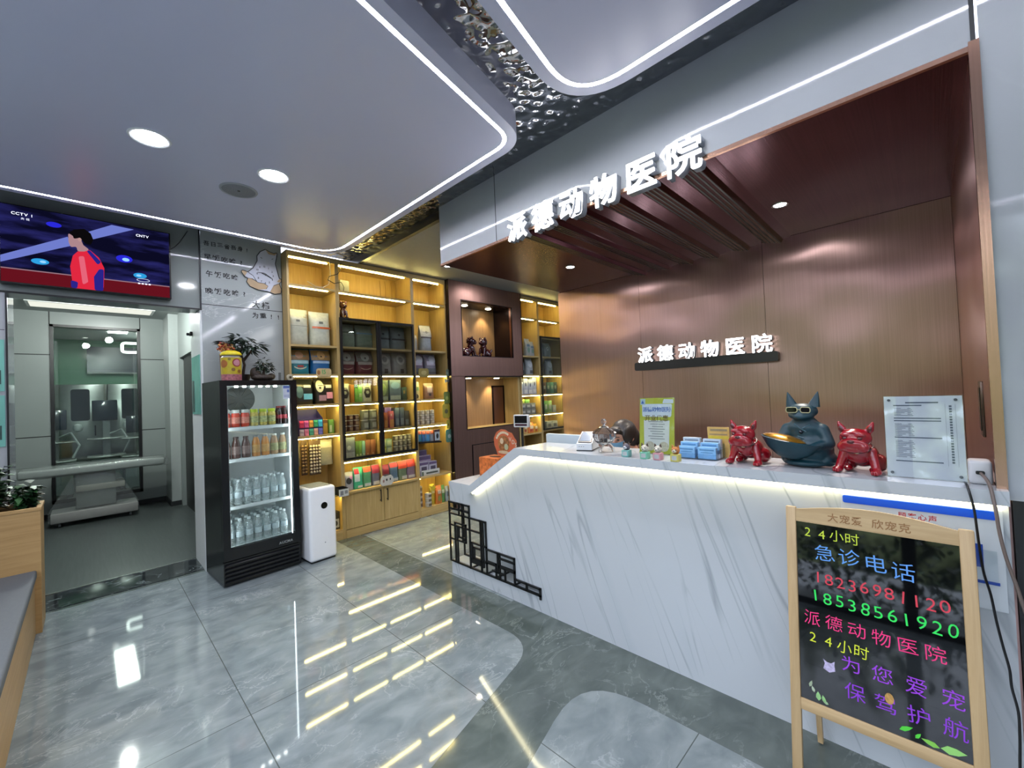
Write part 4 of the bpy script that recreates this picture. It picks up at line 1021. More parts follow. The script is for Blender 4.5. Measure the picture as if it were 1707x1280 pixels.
# ---- treatment table wrapped in film
t = thing('treatment_table', 'padded treatment table wrapped in clear plastic film before the window', 'table', (0.07, 8.2, 0))
m_pad = pm('pad_grey', '#8f9693', 0.5, var=0.04)
g = G(); g.box(-0.62, 0.79, 7.98, 8.46, 0.67, 0.762, bev=0.02, seg=3); kid(g, 'tabletop', m_pad, t)
g = G(); g.box(-0.12, 0.27, 8.08, 8.36, 0.20, 0.66, bev=0.01); kid(g, 'pedestal', pm('pedestal_metal', '#989d9a', 0.3, metal=0.4), t)
g = G(); g.box(-0.12, 0.36, 8.05, 8.38, 0.42, 0.50, bev=0.01); kid(g, 'drawer_shelf', pm('tray_cream', '#a6a69c', 0.4), t)
g = G(); g.box(-0.35, 0.49, 8.0, 8.42, 0.06, 0.185, bev=0.012); kid(g, 'base', pm('base_grey', '#8f8f8d', 0.4, var=0.03), t)
for x in (-0.27, 0.41):
    for y in (8.06, 8.36):
        g = G(); g.lathe([(0.0, -0.012), (0.03, -0.012), (0.034, 0), (0.03, 0.012), (0, 0.012)], 16, mat=Matrix.Translation((x, y, 0.034)) @ Matrix.Rotation(rad(90), 4, 'Y')); kid(g, 'caster', pm('caster_grey', '#63686a', 0.5), t)
m_film = thin('plastic_film', (0.94, 0.95, 0.95), 0.06, rough=0.06, body=0.04, bump=1.0, bscale=11)
g = G(); g.box(-0.66, 0.83, 7.94, 8.50, 0.662, 0.775, bev=0.018, seg=2)
bmesh.ops.subdivide_edges(g.bm, edges=g.bm.edges[:], cuts=5, use_grid_fill=True)
for v in g.bm.verts:
    v.co += Vector((0, 1, 1)) * (0.006 * math.sin(v.co.x * 31 + v.co.y * 17) + 0.004 * math.sin(v.co.x * 67))
kid(g, 'plastic_wrap', m_film, t)
g = G(); g.prism([(-0.37, 0.07), (0.50, 0.07), (0.50, 0.20), (0.30, 0.62), (-0.16, 0.62), (-0.37, 0.20)], 'y', 8.02, 8.03); kid(g, 'draped_film', m_film, t)

# ---- operating room furniture seen through the window
m_steel = pm('brushed_steel', '#8b908e', 0.28, metal=0.8, var=0.05)
m_dkglass = pm('dark_cage_glass', '#1b2327', 0.08)
for i, x in enumerate((-0.80, -0.09, 0.62)):
    t = thing('kennel_cabinet', ('steel kennel cabinet with a dark window, half hidden by the window edge', 'steel kennel cabinet with a dark rounded window in the middle', 'steel kennel cabinet with a dark window, partly behind the machine')[i], 'cabinet', (x, 11.85, 0), 0, 'kennel cabinets in the operating room')
    g = G(); g.box(-0.33, 0.33, -0.22, 0.2, 0.0, 2.0, bev=0.01); g.build('body', m_steel, t)
    g = G(); g.prism(round_poly([(-0.13, 1.30), (0.13, 1.30), (0.13, 1.91), (-0.13, 1.91)], 0.05), 'y', -0.232, -0.219); g.build('window', m_dkglass, t)
    g = G(); g.tube([(0.2, -0.25, 1.0), (0.2, -0.25, 1.2)], 0.01, 8); g.build('handle', m_black, t)
t = thing('wall_panel', 'large dark navy panel high on the operating room wall', 'panel', (0.45, 12.02, 2.5))
g = G(); g.box(-0.44, 0.6, -0.03, 0.03, -0.24, 0.28); g.build('board', pm('navy_board', '#1c2740', 0.25), t)
g = G(); g.box(-0.44, 0.6, -0.036, -0.03, -0.27, -0.24); g.build('lower_ledge', pm('pale_ledge', '#8f9a94', 0.4), t)
t = thing('ring_lamp', 'glowing rounded rectangular lamp loop near the operating room ceiling', 'lamp', (0.66, 11.2, 2.70))
g = G(); g.tube([(x, 0, z) for x, z in round_poly([(-0.16, -0.09), (0.3, -0.09), (0.3, 0.09), (-0.16, 0.09)], 0.05)], 0.024, 10, closed=True); g.build('light_loop', em('loop_white', '#f4fff8', 4), t)
g = G(); g.tube([(0.2, 0, 0.11), (0.2, 0, 0.22)], 0.008, 8); g.build('hanger', m_steel, t)
t = thing('ceiling_light_panel', 'operating room ceiling light panel behind the window top', 'light', (0.42, 10.05, 2.98))
g = G(); g.box(-0.13, 0.13, -0.68, 0.68, -0.07, -0.06); g.build('diffuser', m_room_light, t)
def machine(label, x, y, sc, seed):
    random.seed(seed)
    t = thing('anaesthesia_machine', label, 'medical machine', (x, y, 0), 0, 'machines in the operating room')
    g = G(); g.box(-0.22, 0.22, -0.2, 0.2, 0.08, 0.62, bev=0.02); g.build('cart', pm('machine_grey', '#6d7678', 0.4, var=0.05), t)
    g = G(); g.box(-0.26, 0.26, -0.24, 0.22, 0.62, 0.66, bev=0.008); g.box(-0.26, 0.26, -0.2, 0.2, 0.95, 0.98, bev=0.008); g.build('tray', m_steel, t)
    g = G(); g.box(-0.05, 0.05, 0.02, 0.12, 0.66, 1.35); g.build('column', m_steel, t)
    g = G(); g.box(-0.19, 0.15, -0.07, -0.02, 1.18 * sc, 1.52 * sc, bev=0.012); g.build('monitor', pm('monitor_dark', '#202a33', 0.1), t)
    g = G(); g.tube([(0.05, 0, 1.05), (0.2, -0.1, 1.12), (0.3, -0.2, 0.9), (0.22, -0.25, 0.7)], 0.018, 8); g.build('hose', pm('hose_grey', '#9aa2a2', 0.5), t)
    g = G(); g.lathe([(0, -0.07), (0.05, -0.05), (0.065, 0), (0.05, 0.05), (0, 0.07)], 16, (0.28, -0.1, 1.20)); g.build('breathing_bag', pm('bag_pale', '#a9b0b0', 0.4), t)
    for x_ in (-0.18, 0.18):
        for y_ in (-0.16, 0.16):
            g = G(); g.ell((x_, y_, 0.04), 0.04); g.build('caster', m_black, t)
machine('grey medical machine with a dark monitor at the window edge', -0.40, 10.6, 1.0, 3)
machine('taller grey medical machine with a monitor behind the window centre', 0.25, 10.9, 1.1, 4)
machine('low grey medical machine with trays beside the window frame', 0.68, 10.4, 0.9, 5)
random.seed(21)
# ================================================================ goods on the shelves
random.seed(5)
def bagf(w, h, d, x, z, off=0.0):
    t = z / h
    P = [(0, 0.80), (0.12, 1.0), (0.5, 0.98), (0.72, 0.80), (0.86, 0.42), (0.95, 0.12), (1.0, 0.05)]
    k = P[-1][1]
    for (a, va), (b, vb) in zip(P, P[1:]):
        if a <= t <= b:
            k = va + (vb - va) * (t - a) / (b - a); break
    u = 2 * x / w
    return d / 2 * k * (1 - 0.30 * u ** 4) + off

def patch_mesh(g, w, h, d, x0, x1, z0, z1, shape='rect', off=0.0012, n=6):
    """A printed patch that follows the front of a pouch; x in -1..1, z in 0..1."""
    X0, X1, Z0, Z1 = x0 * w / 2, x1 * w / 2, z0 * h, z1 * h
    vs = {}
    for i in range(n + 1):
        for j in range(n + 1):
            a, b = i / n, j / n
            if shape == 'disc':
                u, v = 2 * a - 1, 2 * b - 1
                uu = u * math.sqrt(max(0, 1 - v * v / 2)); vv = v * math.sqrt(max(0, 1 - u * u / 2)); a, b = (uu + 1) / 2, (vv + 1) / 2
            elif shape == 'smile':
                b = b * 0.35 + 0.65 * (2 * a - 1) ** 2
            elif shape == 'hex':
                a = 0.5 + (a - 0.5) * (1 - 0.5 * abs(2 * b - 1))
            x, z = X0 + (X1 - X0) * a, Z0 + (Z1 - Z0) * b
            vs[i, j] = g.bm.verts.new((x, -bagf(w, h, d, x, min(max(z, 0), h), off), z))
    for i in range(n):
        for j in range(n):
            g.bm.faces.new((vs[i, j], vs[i + 1, j], vs[i + 1, j + 1], vs[i, j + 1]))

def pouch(name, label, cat, x, y, z, w, h, d, body, patches=(), group=None, rotz=0.0, rough=0.32):
    """Pillow pack with a pinched top; its printed fields are parts."""
    g = G(); nx, nz = 10, 14
    F = {}; B = {}
    for i in range(nx + 1):
        for j in range(nz + 1):
            X = -w / 2 + w * i / nx; Z = h * j / nz
            wob = 0.0015 * math.sin(19 * i + 7 * j)
            sx = 1 - 0.04 * math.sin(PI * j / nz)
            yy = bagf(w, h, d, X, Z) + (wob if 0 < j < nz else 0)
            if i in (0, nx): yy *= 0.55
            F[i, j] = g.bm.verts.new((X * sx, -yy, Z)); B[i, j] = g.bm.verts.new((X * sx, yy, Z))
    for i in range(nx):
        for j in range(nz):
            g.bm.faces.new((F[i, j], F[i + 1, j], F[i + 1, j + 1], F[i, j + 1])); g.bm.faces.new((B[i + 1, j], B[i, j], B[i, j + 1], B[i + 1, j + 1]))
    for j in range(nz):
        g.bm.faces.new((B[0, j], F[0, j], F[0, j + 1], B[0, j + 1])); g.bm.faces.new((F[nx, j], B[nx, j], B[nx, j + 1], F[nx, j + 1]))
    for i in range(nx):
        g.bm.faces.new((F[i, 0], B[i, 0], B[i + 1, 0], F[i + 1, 0])); g.bm.faces.new((F[i, nz], F[i + 1, nz], B[i + 1, nz], B[i, nz]))
    o = g.build(name, c_(body, rough), None, (x, y, z), rotz, smooth=50)
    tag(o, label, cat, group)
    for k, p in enumerate(patches):
        (nm, col, x0, x1, z0, z1) = p[:6]
        g = G(); patch_mesh(g, w, h, d, x0, x1, z0, z1, p[6] if len(p) > 6 else 'rect', 0.0022 + 0.0008 * k)
        g.build(nm, c_(col, rough), o, smooth=60, norm=False)
    return o

def carton(name, label, cat, x, y, z, w, h, d, body, patches=(), group=None, rotz=0.0, rough=0.4):
    g = G(); g.box(-w / 2, w / 2, -d / 2, d / 2, 0, h, bev=0.0018)
    o = tag(g.build(name, c_(body, rough), None, (x, y, z), rotz, smooth=30), label, cat, group)
    for k, p in enumerate(patches):
        (nm, col, x0, x1, z0, z1) = p[:6]; sh = p[6] if len(p) > 6 else 'rect'
        g = G(); yf = -d / 2 - 0.0006 - 0.0005 * k
        if sh == 'rect': pl = [(x0 * w / 2, z0 * h), (x1 * w / 2, z0 * h), (x1 * w / 2, z1 * h), (x0 * w / 2, z1 * h)]
        else:
            cx, cz, rx, rz = (x0 + x1) * w / 4, (z0 + z1) * h / 2, (x1 - x0) * w / 4, (z1 - z0) * h / 2
            nn = 6 if sh == 'hex' else 20
            pl = [(cx + rx * math.cos(2 * PI * i / nn + PI / 6), cz + rz * math.sin(2 * PI * i / nn + PI / 6)) for i in range(nn)]
        g.prism(pl, 'y', yf, yf + 0.0005); g.build(nm, c_(col, rough), o, smooth=0)
    return o

def can_proto(r, h, body, band, rim='#a9a9a6'):
    o = G().lathe([(0, 0), (r * 0.93, 0), (r, 0.004), (r, h - 0.004), (r * 0.95, h), (r * 0.90, h - 0.002), (0, h - 0.003)], 16).build('food_can', pm('can_rim_' + rim.lstrip('#'), rim, 0.3, metal=0.6), None)
    G().lathe([(r + 0.0006, 0.006), (r + 0.0006, h - 0.006)], 16).build('paper_band', c_(body, 0.4), o)
    G().prism([(-r * 0.5, h * 0.25), (r * 0.5, h * 0.25), (r * 0.5, h * 0.75), (-r * 0.5, h * 0.75)], 'y', -r - 0.0012, -r - 0.0004).build('printed_field', c_(band, 0.4), o, smooth=0)
    return o

ORD = ['first', 'second', 'third', 'fourth', 'fifth', 'sixth', 'seventh', 'eighth', 'ninth']
def can_stack(label_fn, x0, y, z, r, h, nx, nz, body, band, group, alt=None):
    p = None
    for k in range(nz):
        for i in range(nx):
            loc = (x0 + i * (2 * r + 0.004), y, z + k * (h + 0.0005)); lb = label_fn(i, k)
            if p is None:
                p = can_proto(r, h, body, band); p.location = loc; tag(p, lb, 'can', group)
            else:
                dup(p, loc, lb)
def stackname(kind, where, nx, nz):
    rows = {1: [''], 2: ['bottom row', 'top row'], 3: ['bottom row', 'middle row', 'top row'], 4: ['bottom row', 'second row', 'third row', 'top row']}[nz]
    def f(i, k):
        p = [kind, where]
        if nx > 1: p.append(ORD[i] + ' from the left')
        if rows[k]: p.append(rows[k])
        return ', '.join(p)
    return f

YF = 4.60
# --- narrow shelf beside the fridge (column A)
pouch('paper_bag', 'plain pale paper food bag on the shelf above the fridge, nearer the marble wall', 'food bag', 1.565, 4.70, 2.0855, 0.205, 0.385, 0.15, '#a7ab9c', [('grey_line', '#7b7f74', -0.85, 0.9, 0.52, 0.535), ('small_mark', '#5b5e58', -0.25, 0.1, 0.64, 0.70), ('corner_mark', '#8d8a70', 0.5, 0.8, 0.76, 0.80)], 'pale paper food bags')
pouch('paper_bag', 'pale paper food bag with an orange band across it, above the teddy bags', 'food bag', 1.787, 4.69, 2.0855, 0.215, 0.375, 0.15, '#aaae9f', [('orange_band', '#b0562c', -0.85, 0.95, 0.50, 0.555), ('small_mark', '#5b5e58', -0.2, 0.2, 0.64, 0.71)], 'pale paper food bags')
pouch('dog_food_bag', 'teal dog food bag with a brown puppy top and a smile arc', 'food bag', 1.568, 4.70, 1.7805, 0.20, 0.272, 0.13, '#1f7480', [('brown_top', '#7c5f35', -0.97, 0.97, 0.56, 0.97), ('puppy_face', '#a1795a', -0.45, 0.35, 0.62, 0.90, 'disc'), ('pale_band', '#9fc0c4', -0.85, 0.85, 0.42, 0.54), ('smile_arc', '#c2c7a8', -0.6, 0.6, 0.20, 0.32, 'smile'), ('red_tongue', '#a2483f', -0.3, 0.3, 0.28, 0.36)], 'puppy food bags')
pouch('dog_food_bag', 'blue dog food bag with a curly brown puppy, behind the price tag', 'food bag', 1.785, 4.70, 1.7805, 0.205, 0.274, 0.13, '#1d5e94', [('brown_top', '#866a3e', -0.97, 0.97, 0.56, 0.97), ('puppy_face', '#b08d5c', -0.4, 0.4, 0.60, 0.92, 'disc'), ('puppy_nose', '#2a1f18', -0.1, 0.1, 0.68, 0.74, 'disc'), ('pale_band', '#9db9d2', -0.85, 0.85, 0.44, 0.53)], 'puppy food bags')
pouch('dog_food_bag', 'black dog food bag with a light blue label, half hidden by the fridge', 'food bag', 1.603, 4.70, 1.4655, 0.19, 0.27, 0.12, '#14191b', [('blue_label', '#5fa3c8', -0.1, 0.85, 0.20, 0.42), ('white_print', '#a8aca8', -0.05, 0.7, 0.66, 0.76), ('dog_picture', '#3f5a60', -0.85, -0.15, 0.25, 0.72, 'disc')], 'black dog food bags')
pouch('dog_food_bag', 'black dog food bag with a white dog face and a pink label', 'food bag', 1.808, 4.70, 1.4655, 0.20, 0.275, 0.12, '#131214', [('dog_face', '#9a9d97', -0.85, -0.05, 0.45, 0.93, 'disc'), ('dog_nose', '#191717', -0.55, -0.32, 0.58, 0.67, 'disc'), ('pink_label', '#c58aa6', 0.2, 0.9, 0.2, 0.45), ('mauve_label', '#8a7088', -0.6, 0.15, 0.12, 0.34), ('white_print', '#b4b6b2', 0.15, 0.8, 0.62, 0.74)], 'black dog food bags')
o = carton('display_box', 'open purple display box holding two rows of coloured pouches', 'display box', 1.645, 4.70, 1.1405, 0.25, 0.17, 0.18, '#241f52', [], None)
g = G(); g.box(-0.125, 0.125, 0.07, 0.09, 0.17, 0.27); g.build('header_card', c_('#2a2770'), o); g = G(); g.prism([(-0.09, 0.17), (0.09, 0.17), (0.09, 0.27)], 'x', 0.121, 0.125); g.build('side_wing', c_('#2a2770'), o)
for i, cc in enumerate(('#b02f55', '#c0558e', '#c08a3a', '#3a9a6a', '#3aa0c8')):
    pouch('treat_pouch', '%s treat pouch in the upper row of the purple display box' % ('crimson', 'pink', 'amber', 'green', 'sky blue')[i], 'pouch', 1.550 + 0.047 * i, 4.606 - 0.006, 1.225, 0.043, 0.075, 0.014, cc, (), 'pouches in the purple display box')
for i, cc in enumerate(('#9a8f9c', '#c36f8a', '#3f8f74', '#c79a88', '#5b5fa8')):
    pouch('treat_pouch', '%s treat pouch in the lower row of the purple display box' % ('grey', 'rose', 'sea green', 'peach', 'violet')[i], 'pouch', 1.550 + 0.047 * i, 4.600, 1.1412, 0.043, 0.072, 0.014, cc, (), 'pouches in the purple display box')
carton('medicine_box', 'slim yellow box beside the purple display box', 'box', 1.800, 4.66, 1.1405, 0.052, 0.155, 0.06, '#a3842f', [('brown_top_field', '#6b4a28', -0.95, 0.95, 0.75, 0.97)])
carton('medicine_box', 'slim green box at the end of the purple box shelf', 'box', 1.868, 4.66, 1.1405, 0.055, 0.15, 0.06, '#5d8a3c', [('white_field', '#a3b08e', -0.8, 0.1, 0.1, 0.6)])
# hanging blister strips
m_card = pm('brown_card', '#4f3a26', 0.7, var=0.15); m_ball = pm('cream_ball', '#b9ae98', 0.5, var=0.1)
for i, (x, y, z1, lb) in enumerate(((1.585, 4.66, 1.09, 'dark strip of hanging dog chews next to the fridge door'), (1.655, 4.63, 1.085, 'pale beaded strip of hanging dog chews in the middle'), (1.722, 4.66, 1.08, 'outer strip of hanging dog chews beside the clear bag'))):
    t = thing('hanging_treat_strip', lb, 'treat strip', (x, y, z1 - 0.36), 0, 'strips of dog chews under the shelf')
    g = G(); g.box(-0.03, 0.03, -0.002, 0.002, 0.0, 0.36); g.build('backing_card', m_card, t, smooth=0)
    for r_ in range(9):
        for q in (-0.015, 0.015):
            g = G(); g.ell((q, -0.012, 0.03 + 0.034 * r_), (0.012, 0.011, 0.013), sub=2); g.build('chew', m_ball if i != 0 else pm('brown_chew', '#7c6142', 0.5, var=0.2), t)
    g = G(); g.tube([(0, 0.01, 0.355), (0, 0.0, 0.385), (0, 0.03, 0.385)], 0.0025, 6); g.build('hook', m_wire, t)
t = pouch('clear_bag', 'clear plastic bag of grey toys hanging beside the chew strips', 'bag', 1.825, 4.72, 0.80, 0.15, 0.27, 0.06, '#8d8a78', [('pale_card', '#b2ac98', -0.8, 0.8, 0.70, 0.92)], None)
pouch('clear_bag', 'pale hanging bag squeezed against the fridge edge', 'bag', 1.535, 4.74, 0.82, 0.07, 0.24, 0.05, '#a8a48f')
# tray of rope bones
t = thing('treat_tray', 'clear tray of rawhide bones on the ledge behind the air purifier', 'tray', (1.66, 4.58, 0.5005))
m_acr = thin('acrylic', (0.93, 0.95, 0.94), 0.05)
g = G(); g.box(-0.20, 0.17, -0.105, 0.08, 0, 0.004); g.box(-0.20, 0.17, -0.105, -0.102, 0.004, 0.10); g.box(-0.20, -0.197, -0.102, 0.08, 0.004, 0.10); g.box(0.167, 0.17, -0.102, 0.08, 0.004, 0.10); g.box(-0.197, 0.167, 0.077, 0.08, 0.004, 0.10); g.build('tray_walls', m_acr, t, smooth=0)
def bone(label, x, y, z, a, col, k=1.0, tilt=0.0):
    t = thing('rawhide_bone', label, 'dog chew', (x, y, z), a, 'rawhide bones in the clear tray')
    g = G(); g.tube([(-0.035 * k, 0, 0), (0, 0, 0.002), (0.035 * k, 0, 0)], 0.011 * k, 8)
    g.build('shaft', pm('rope_' + col, '#' + col, 0.7, var=0.15), t)
    for s_ in (-1, 1):
        for q in (-1, 1):
            g = G(); g.ell((s_ * 0.042 * k, q * 0.009 * k, 0.001), (0.014 * k, 0.013 * k, 0.014 * k)); g.build('knot', pm('rope_cream', '#c0b59c', 0.6, var=0.1), t)
bs = [(1.50, 4.53, 'a48a6a', 'cream bone nearest the fridge, lowest in the tray'), (1.515, 4.60, 'b09a7c', 'cream bone at the back of the fridge end of the tray'), (1.595, 4.525, 'b39f86', 'cream bone lying at the tray front, second along'), (1.61, 4.60, '9c8566', 'brown bone at the tray back, second along'),
      (1.69, 4.53, 'a99575', 'cream bone at the tray front in the middle'), (1.70, 4.60, '7f9068', 'greenish bone at the tray back in the middle'), (1.775, 4.53, '5d8a5a', 'green bone at the tray front beside the black basket'), (1.78, 4.60, '8ea079', 'pale green bone at the far back corner of the tray')]
for x, y, col, lb in bs: bone(lb, x, y, 0.522, random.uniform(-0.25, 0.25), col)
for (x, y, col, lb) in ((1.53, 4.56, 'b6a68a', 'cream bone lying on top at the fridge end of the tray'), (1.64, 4.56, 'a9987c', 'cream bone on top in the middle of the tray'), (1.745, 4.565, '7fa07a', 'pale green bone on top beside the black basket')):
    bone(lb, x, y, 0.553, random.uniform(-0.3, 0.3), col, 1.1)
t = thing('wire_basket', 'small black basket with a white printed card on the ledge', 'basket', (1.885, 4.47, 0.5005))
g = G(); g.box(-0.05, 0.05, -0.05, 0.074, 0, 0.006); g.box(-0.05, 0.05, -0.05, -0.046, 0.006, 0.07); g.box(-0.05, -0.046, -0.046, 0.074, 0.006, 0.07); g.box(0.046, 0.05, -0.046, 0.074, 0.006, 0.07); g.box(-0.046, 0.046, 0.070, 0.074, 0.006, 0.07); g.build('basket_walls', m_black, t, smooth=0)
g = G(); g.box(-0.05, 0.052, -0.057, -0.0505, -0.015, 0.06); g.build('white_card', pm('card_white', '#b9bcb6', 0.5), t, smooth=0)
g = G(); g.box(-0.035, -0.003, -0.0576, -0.057, 0.0, 0.045); g.box(0.01, 0.042, -0.0576, -0.057, 0.01, 0.045); g.build('card_print', c_('#74787a'), t, smooth=0)
carton('treat_box', 'black and white box low on the shelf behind the air purifier', 'box', 1.872, 4.65, 0.1055, 0.085, 0.185, 0.09, '#23241f', [('white_field', '#a8aca6', -0.8, 0.8, 0.1, 0.6), ('dog_mark', '#2d2f2c', -0.4, 0.4, 0.2, 0.5, 'disc')])
def die_tag(name, label, x, z, w, h, col, marks, y=4.532, txt=None, shape=None, cat='price tag'):
    t = thing(name, label, cat, (x, y, z - h / 2))
    pl = shape or round_poly([(-w / 2, 0), (w / 2, 0), (w / 2, h), (-w / 2, h)], min(w, h) * 0.3)
    g = G(); g.prism(pl, 'y', -0.003, 0.003); g.build('card', c_(col, 0.5), t, smooth=0)
    for (nm, c, x0, x1, z0, z1) in marks:
        g = G(); g.prism(ell2((x0 + x1) / 2 * w / 2, (z0 + z1) / 2 * h, (x1 - x0) / 4 * w, (z1 - z0) / 2 * h), 'y', -0.0036, -0.003); g.build(nm, c_(c, 0.5), t, smooth=0)
    if txt:
        g = G(); text(g, txt[0], txt[1], (txt[2], -0.0042, txt[3]), bold=0.02); g.build('lettering', c_(txt[4], 0.5), t, smooth=0)
    return t
die_tag('price_tag', 'cream die-cut price tag marked 15 on the teddy bag shelf', 1.765, 1.79, 0.155, 0.10, '#b7a173', [('brown_print', '#93602f', -0.9, -0.5, 0.3, 0.8), ('tag_stripe', '#8a7340', -0.7, 0.7, 0.05, 0.14)], txt=('15', 0.06, -0.02, 0.04, '#4d9a58'))
# --- glass cabinet (column B)
for (x, lb, band) in ((2.075, 'tan and green food bag behind the first glass door, top shelf left end', '#5d6a54'), (2.29, 'greyish green food bag behind the first glass door, top shelf beside the frame', '#6a8aa0')):
    pouch('food_bag', lb, 'food bag', x, 4.70, 2.0855, 0.20, 0.275, 0.13, '#83897a', [('cross_band', band, -0.97, 0.97, 0.60, 0.66), ('lower_panel', '#75806e', -0.9, 0.9, 0.08, 0.55)], 'bags on the cabinet top shelf')
for (x, lb) in ((2.52, 'grey food bag with a black band, first behind the second glass door'), (2.735, 'dark grey food bag with a black band at the cabinet corner')):
    pouch('food_bag', lb, 'food bag', x, 4.70, 2.0855, 0.20, 0.285, 0.13, '#6f7878', [('black_band', '#23282a', -0.97, 0.97, 0.42, 0.49), ('small_mark', '#30383a', -0.15, 0.15, 0.62, 0.70)], 'bags on the cabinet top shelf')
for (x, lb) in ((2.065, 'maroon cat food bag with a cat face, first in the cabinet'), (2.283, 'maroon cat food bag with a cat face, beside the door frame')):
    pouch('cat_food_bag', lb, 'food bag', x, 4.70, 1.7805, 0.205, 0.274, 0.13, '#6b3036', [('grey_top', '#6d6a60', -0.97, 0.97, 0.55, 0.97), ('cat_face', '#9a9a92', -0.5, 0.5, 0.56, 0.93, 'disc'), ('cat_nose', '#3a3130', -0.12, 0.12, 0.66, 0.74, 'disc'), ('pale_print', '#a59a90', -0.85, 0.85, 0.42, 0.54), ('smile_arc', '#b59b86', -0.6, 0.6, 0.2, 0.30, 'smile')], 'maroon cat food bags')
for (x, lb) in ((2.53, 'silver grey patterned food bag, first behind the second glass door'), (2.745, 'silver grey patterned food bag at the far cabinet corner')):
    pouch('food_bag', lb, 'food bag', x, 4.70, 1.7805, 0.205, 0.274, 0.13, '#85837c', [('round_crest', '#a7a69c', -0.55, 0.55, 0.45, 0.90, 'disc'), ('inner_crest', '#6f6e68', -0.3, 0.3, 0.55, 0.80, 'disc'), ('dark_square', '#3f3a36', -0.1, 0.35, 0.06, 0.26)], 'silver patterned food bags')
for (x, lb) in ((2.035, 'white pouch with a black hexagon at the start of the cabinet fourth shelf'), (2.300, 'white pouch with a black hexagon beside the green cone pack')):
    pouch('treat_pouch', lb, 'pouch', x, 4.68, 1.4655, 0.12, 0.215, 0.07, '#a6aaa2', [('black_hexagon', '#1d2022', -0.75, 0.75, 0.22, 0.78, 'hex'), ('hexagon_mark', '#8f948e', -0.3, 0.3, 0.42, 0.60, 'disc')], 'white hexagon pouches')
carton('treat_box', 'narrow orange box between the hexagon pouch and the green packs', 'box', 2.118, 4.68, 1.4655, 0.04, 0.20, 0.08, '#a5702a')
carton('treat_box', 'narrow bright green box beside the orange box', 'box', 2.165, 4.68, 1.4655, 0.035, 0.20, 0.08, '#5f9a45', [('dark_top', '#2f5a2e', -0.9, 0.9, 0.8, 0.97)])
pouch('treat_pouch', 'tapering light green pack next to the second hexagon pouch', 'pouch', 2.213, 4.67, 1.4655, 0.06, 0.20, 0.05, '#6faa58', [('white_print', '#a8c09a', -0.5, 0.5, 0.3, 0.5)])
carton('food_box', 'large olive green box on the cabinet fourth shelf, second door', 'box', 2.485, 4.70, 1.4655, 0.135, 0.245, 0.15, '#4b5c4c', [('green_oval', '#7f9465', -0.7, 0.7, 0.25, 0.85, 'disc'), ('pale_foot', '#7f9092', -0.9, 0.9, 0.05, 0.22)])
carton('food_box', 'large blue grey box beside the olive green box', 'box', 2.650, 4.70, 1.4655, 0.15, 0.25, 0.15, '#4f6478', [('sky_field', '#6f8fae', -0.8, 0.8, 0.55, 0.9, 'disc'), ('pale_foot', '#8a9a9e', -0.9, 0.9, 0.05, 0.25)])
carton('food_box', 'small dark teal box at the right end of the cabinet fourth shelf', 'box', 2.785, 4.70, 1.4655, 0.07, 0.16, 0.1, '#2f4d4c', [('tan_mark', '#8a7a52', -0.4, 0.4, 0.5, 0.75)])
can_stack(stackname('dark red food can', 'behind the first cabinet door', 3, 3), 2.005, 4.635, 1.1405, 0.033, 0.062, 3, 3, '#3a1c1a', '#7d6a5c', 'dark red cans')
can_stack(stackname('grey striped food can', 'beside the dark red cans', 2, 2), 2.245, 4.635, 1.1405, 0.047, 0.115, 2, 2, '#5f6258', '#9ca09a', 'grey striped cans')
for i, x in enumerate((2.45, 2.498)):
    carton('treat_box', 'orange brown box, %s of the pair at the second door, fifth shelf' % ORD[i], 'box', x, 4.64, 1.1405, 0.042, 0.185, 0.08, '#8a4a2b', [('pale_foot', '#a0743f', -0.9, 0.9, 0.05, 0.5)], 'orange brown boxes')
carton('treat_box', 'pink and orange box in front of the purple box', 'box', 2.572, 4.62, 1.1405, 0.055, 0.20, 0.05, '#9a4a5c', [('orange_foot', '#a87a48', -0.9, 0.9, 0.05, 0.5), ('white_dot', '#b9b2b2', -0.5, 0.0, 0.7, 0.85, 'disc')])
carton('treat_box', 'tall purple box behind the pink and orange box', 'box', 2.575, 4.72, 1.1405, 0.09, 0.245, 0.07, '#4a2f86')
for i, x in enumerate((2.665, 2.733, 2.800)):
    carton('treat_box', 'dark blue box, %s of three at the second door, fifth shelf' % ORD[i], 'box', x, 4.68, 1.1405, 0.06, (0.235, 0.235, 0.19)[i], 0.1, ('#38465c', '#34425a', '#2c3440')[i], [('pale_field', '#5f6f86', -0.7, 0.7, 0.1, 0.45)], 'dark blue boxes')
carton('treat_box', 'large grey blue box at the bottom of the first glass door', 'box', 2.05, 4.66, 0.8405, 0.13, 0.235, 0.09, '#5d6674', [('pale_foot', '#8a909a', -0.9, 0.9, 0.05, 0.3), ('dog_mark', '#9aa0a8', -0.4, 0.3, 0.4, 0.62, 'disc')])
for i, (x, cc, nm) in enumerate(((2.142, '#4f6b34', 'olive green'), (2.180, '#5b8040', 'grass green'), (2.220, '#6f9a90', 'mint green'))):
    carton('treat_box', '%s slim box on the bottom shelf of the glass cabinet' % nm, 'box', x, 4.66, 0.8405, 0.036, 0.18, 0.08, cc, [('white_mark', '#a8b09a', -0.5, 0.5, 0.1, 0.22)], 'slim boxes at the cabinet bottom')
for i, x in enumerate((2.272, 2.335)):
    carton('treat_box', 'terracotta box, %s beside the slim green boxes at the cabinet bottom' % ORD[i], 'box', x, 4.66, 0.8405, 0.06, 0.185, 0.08, '#8a5a40', [('white_mark', '#b09a88', -0.4, 0.1, 0.1, 0.2)], 'terracotta boxes')
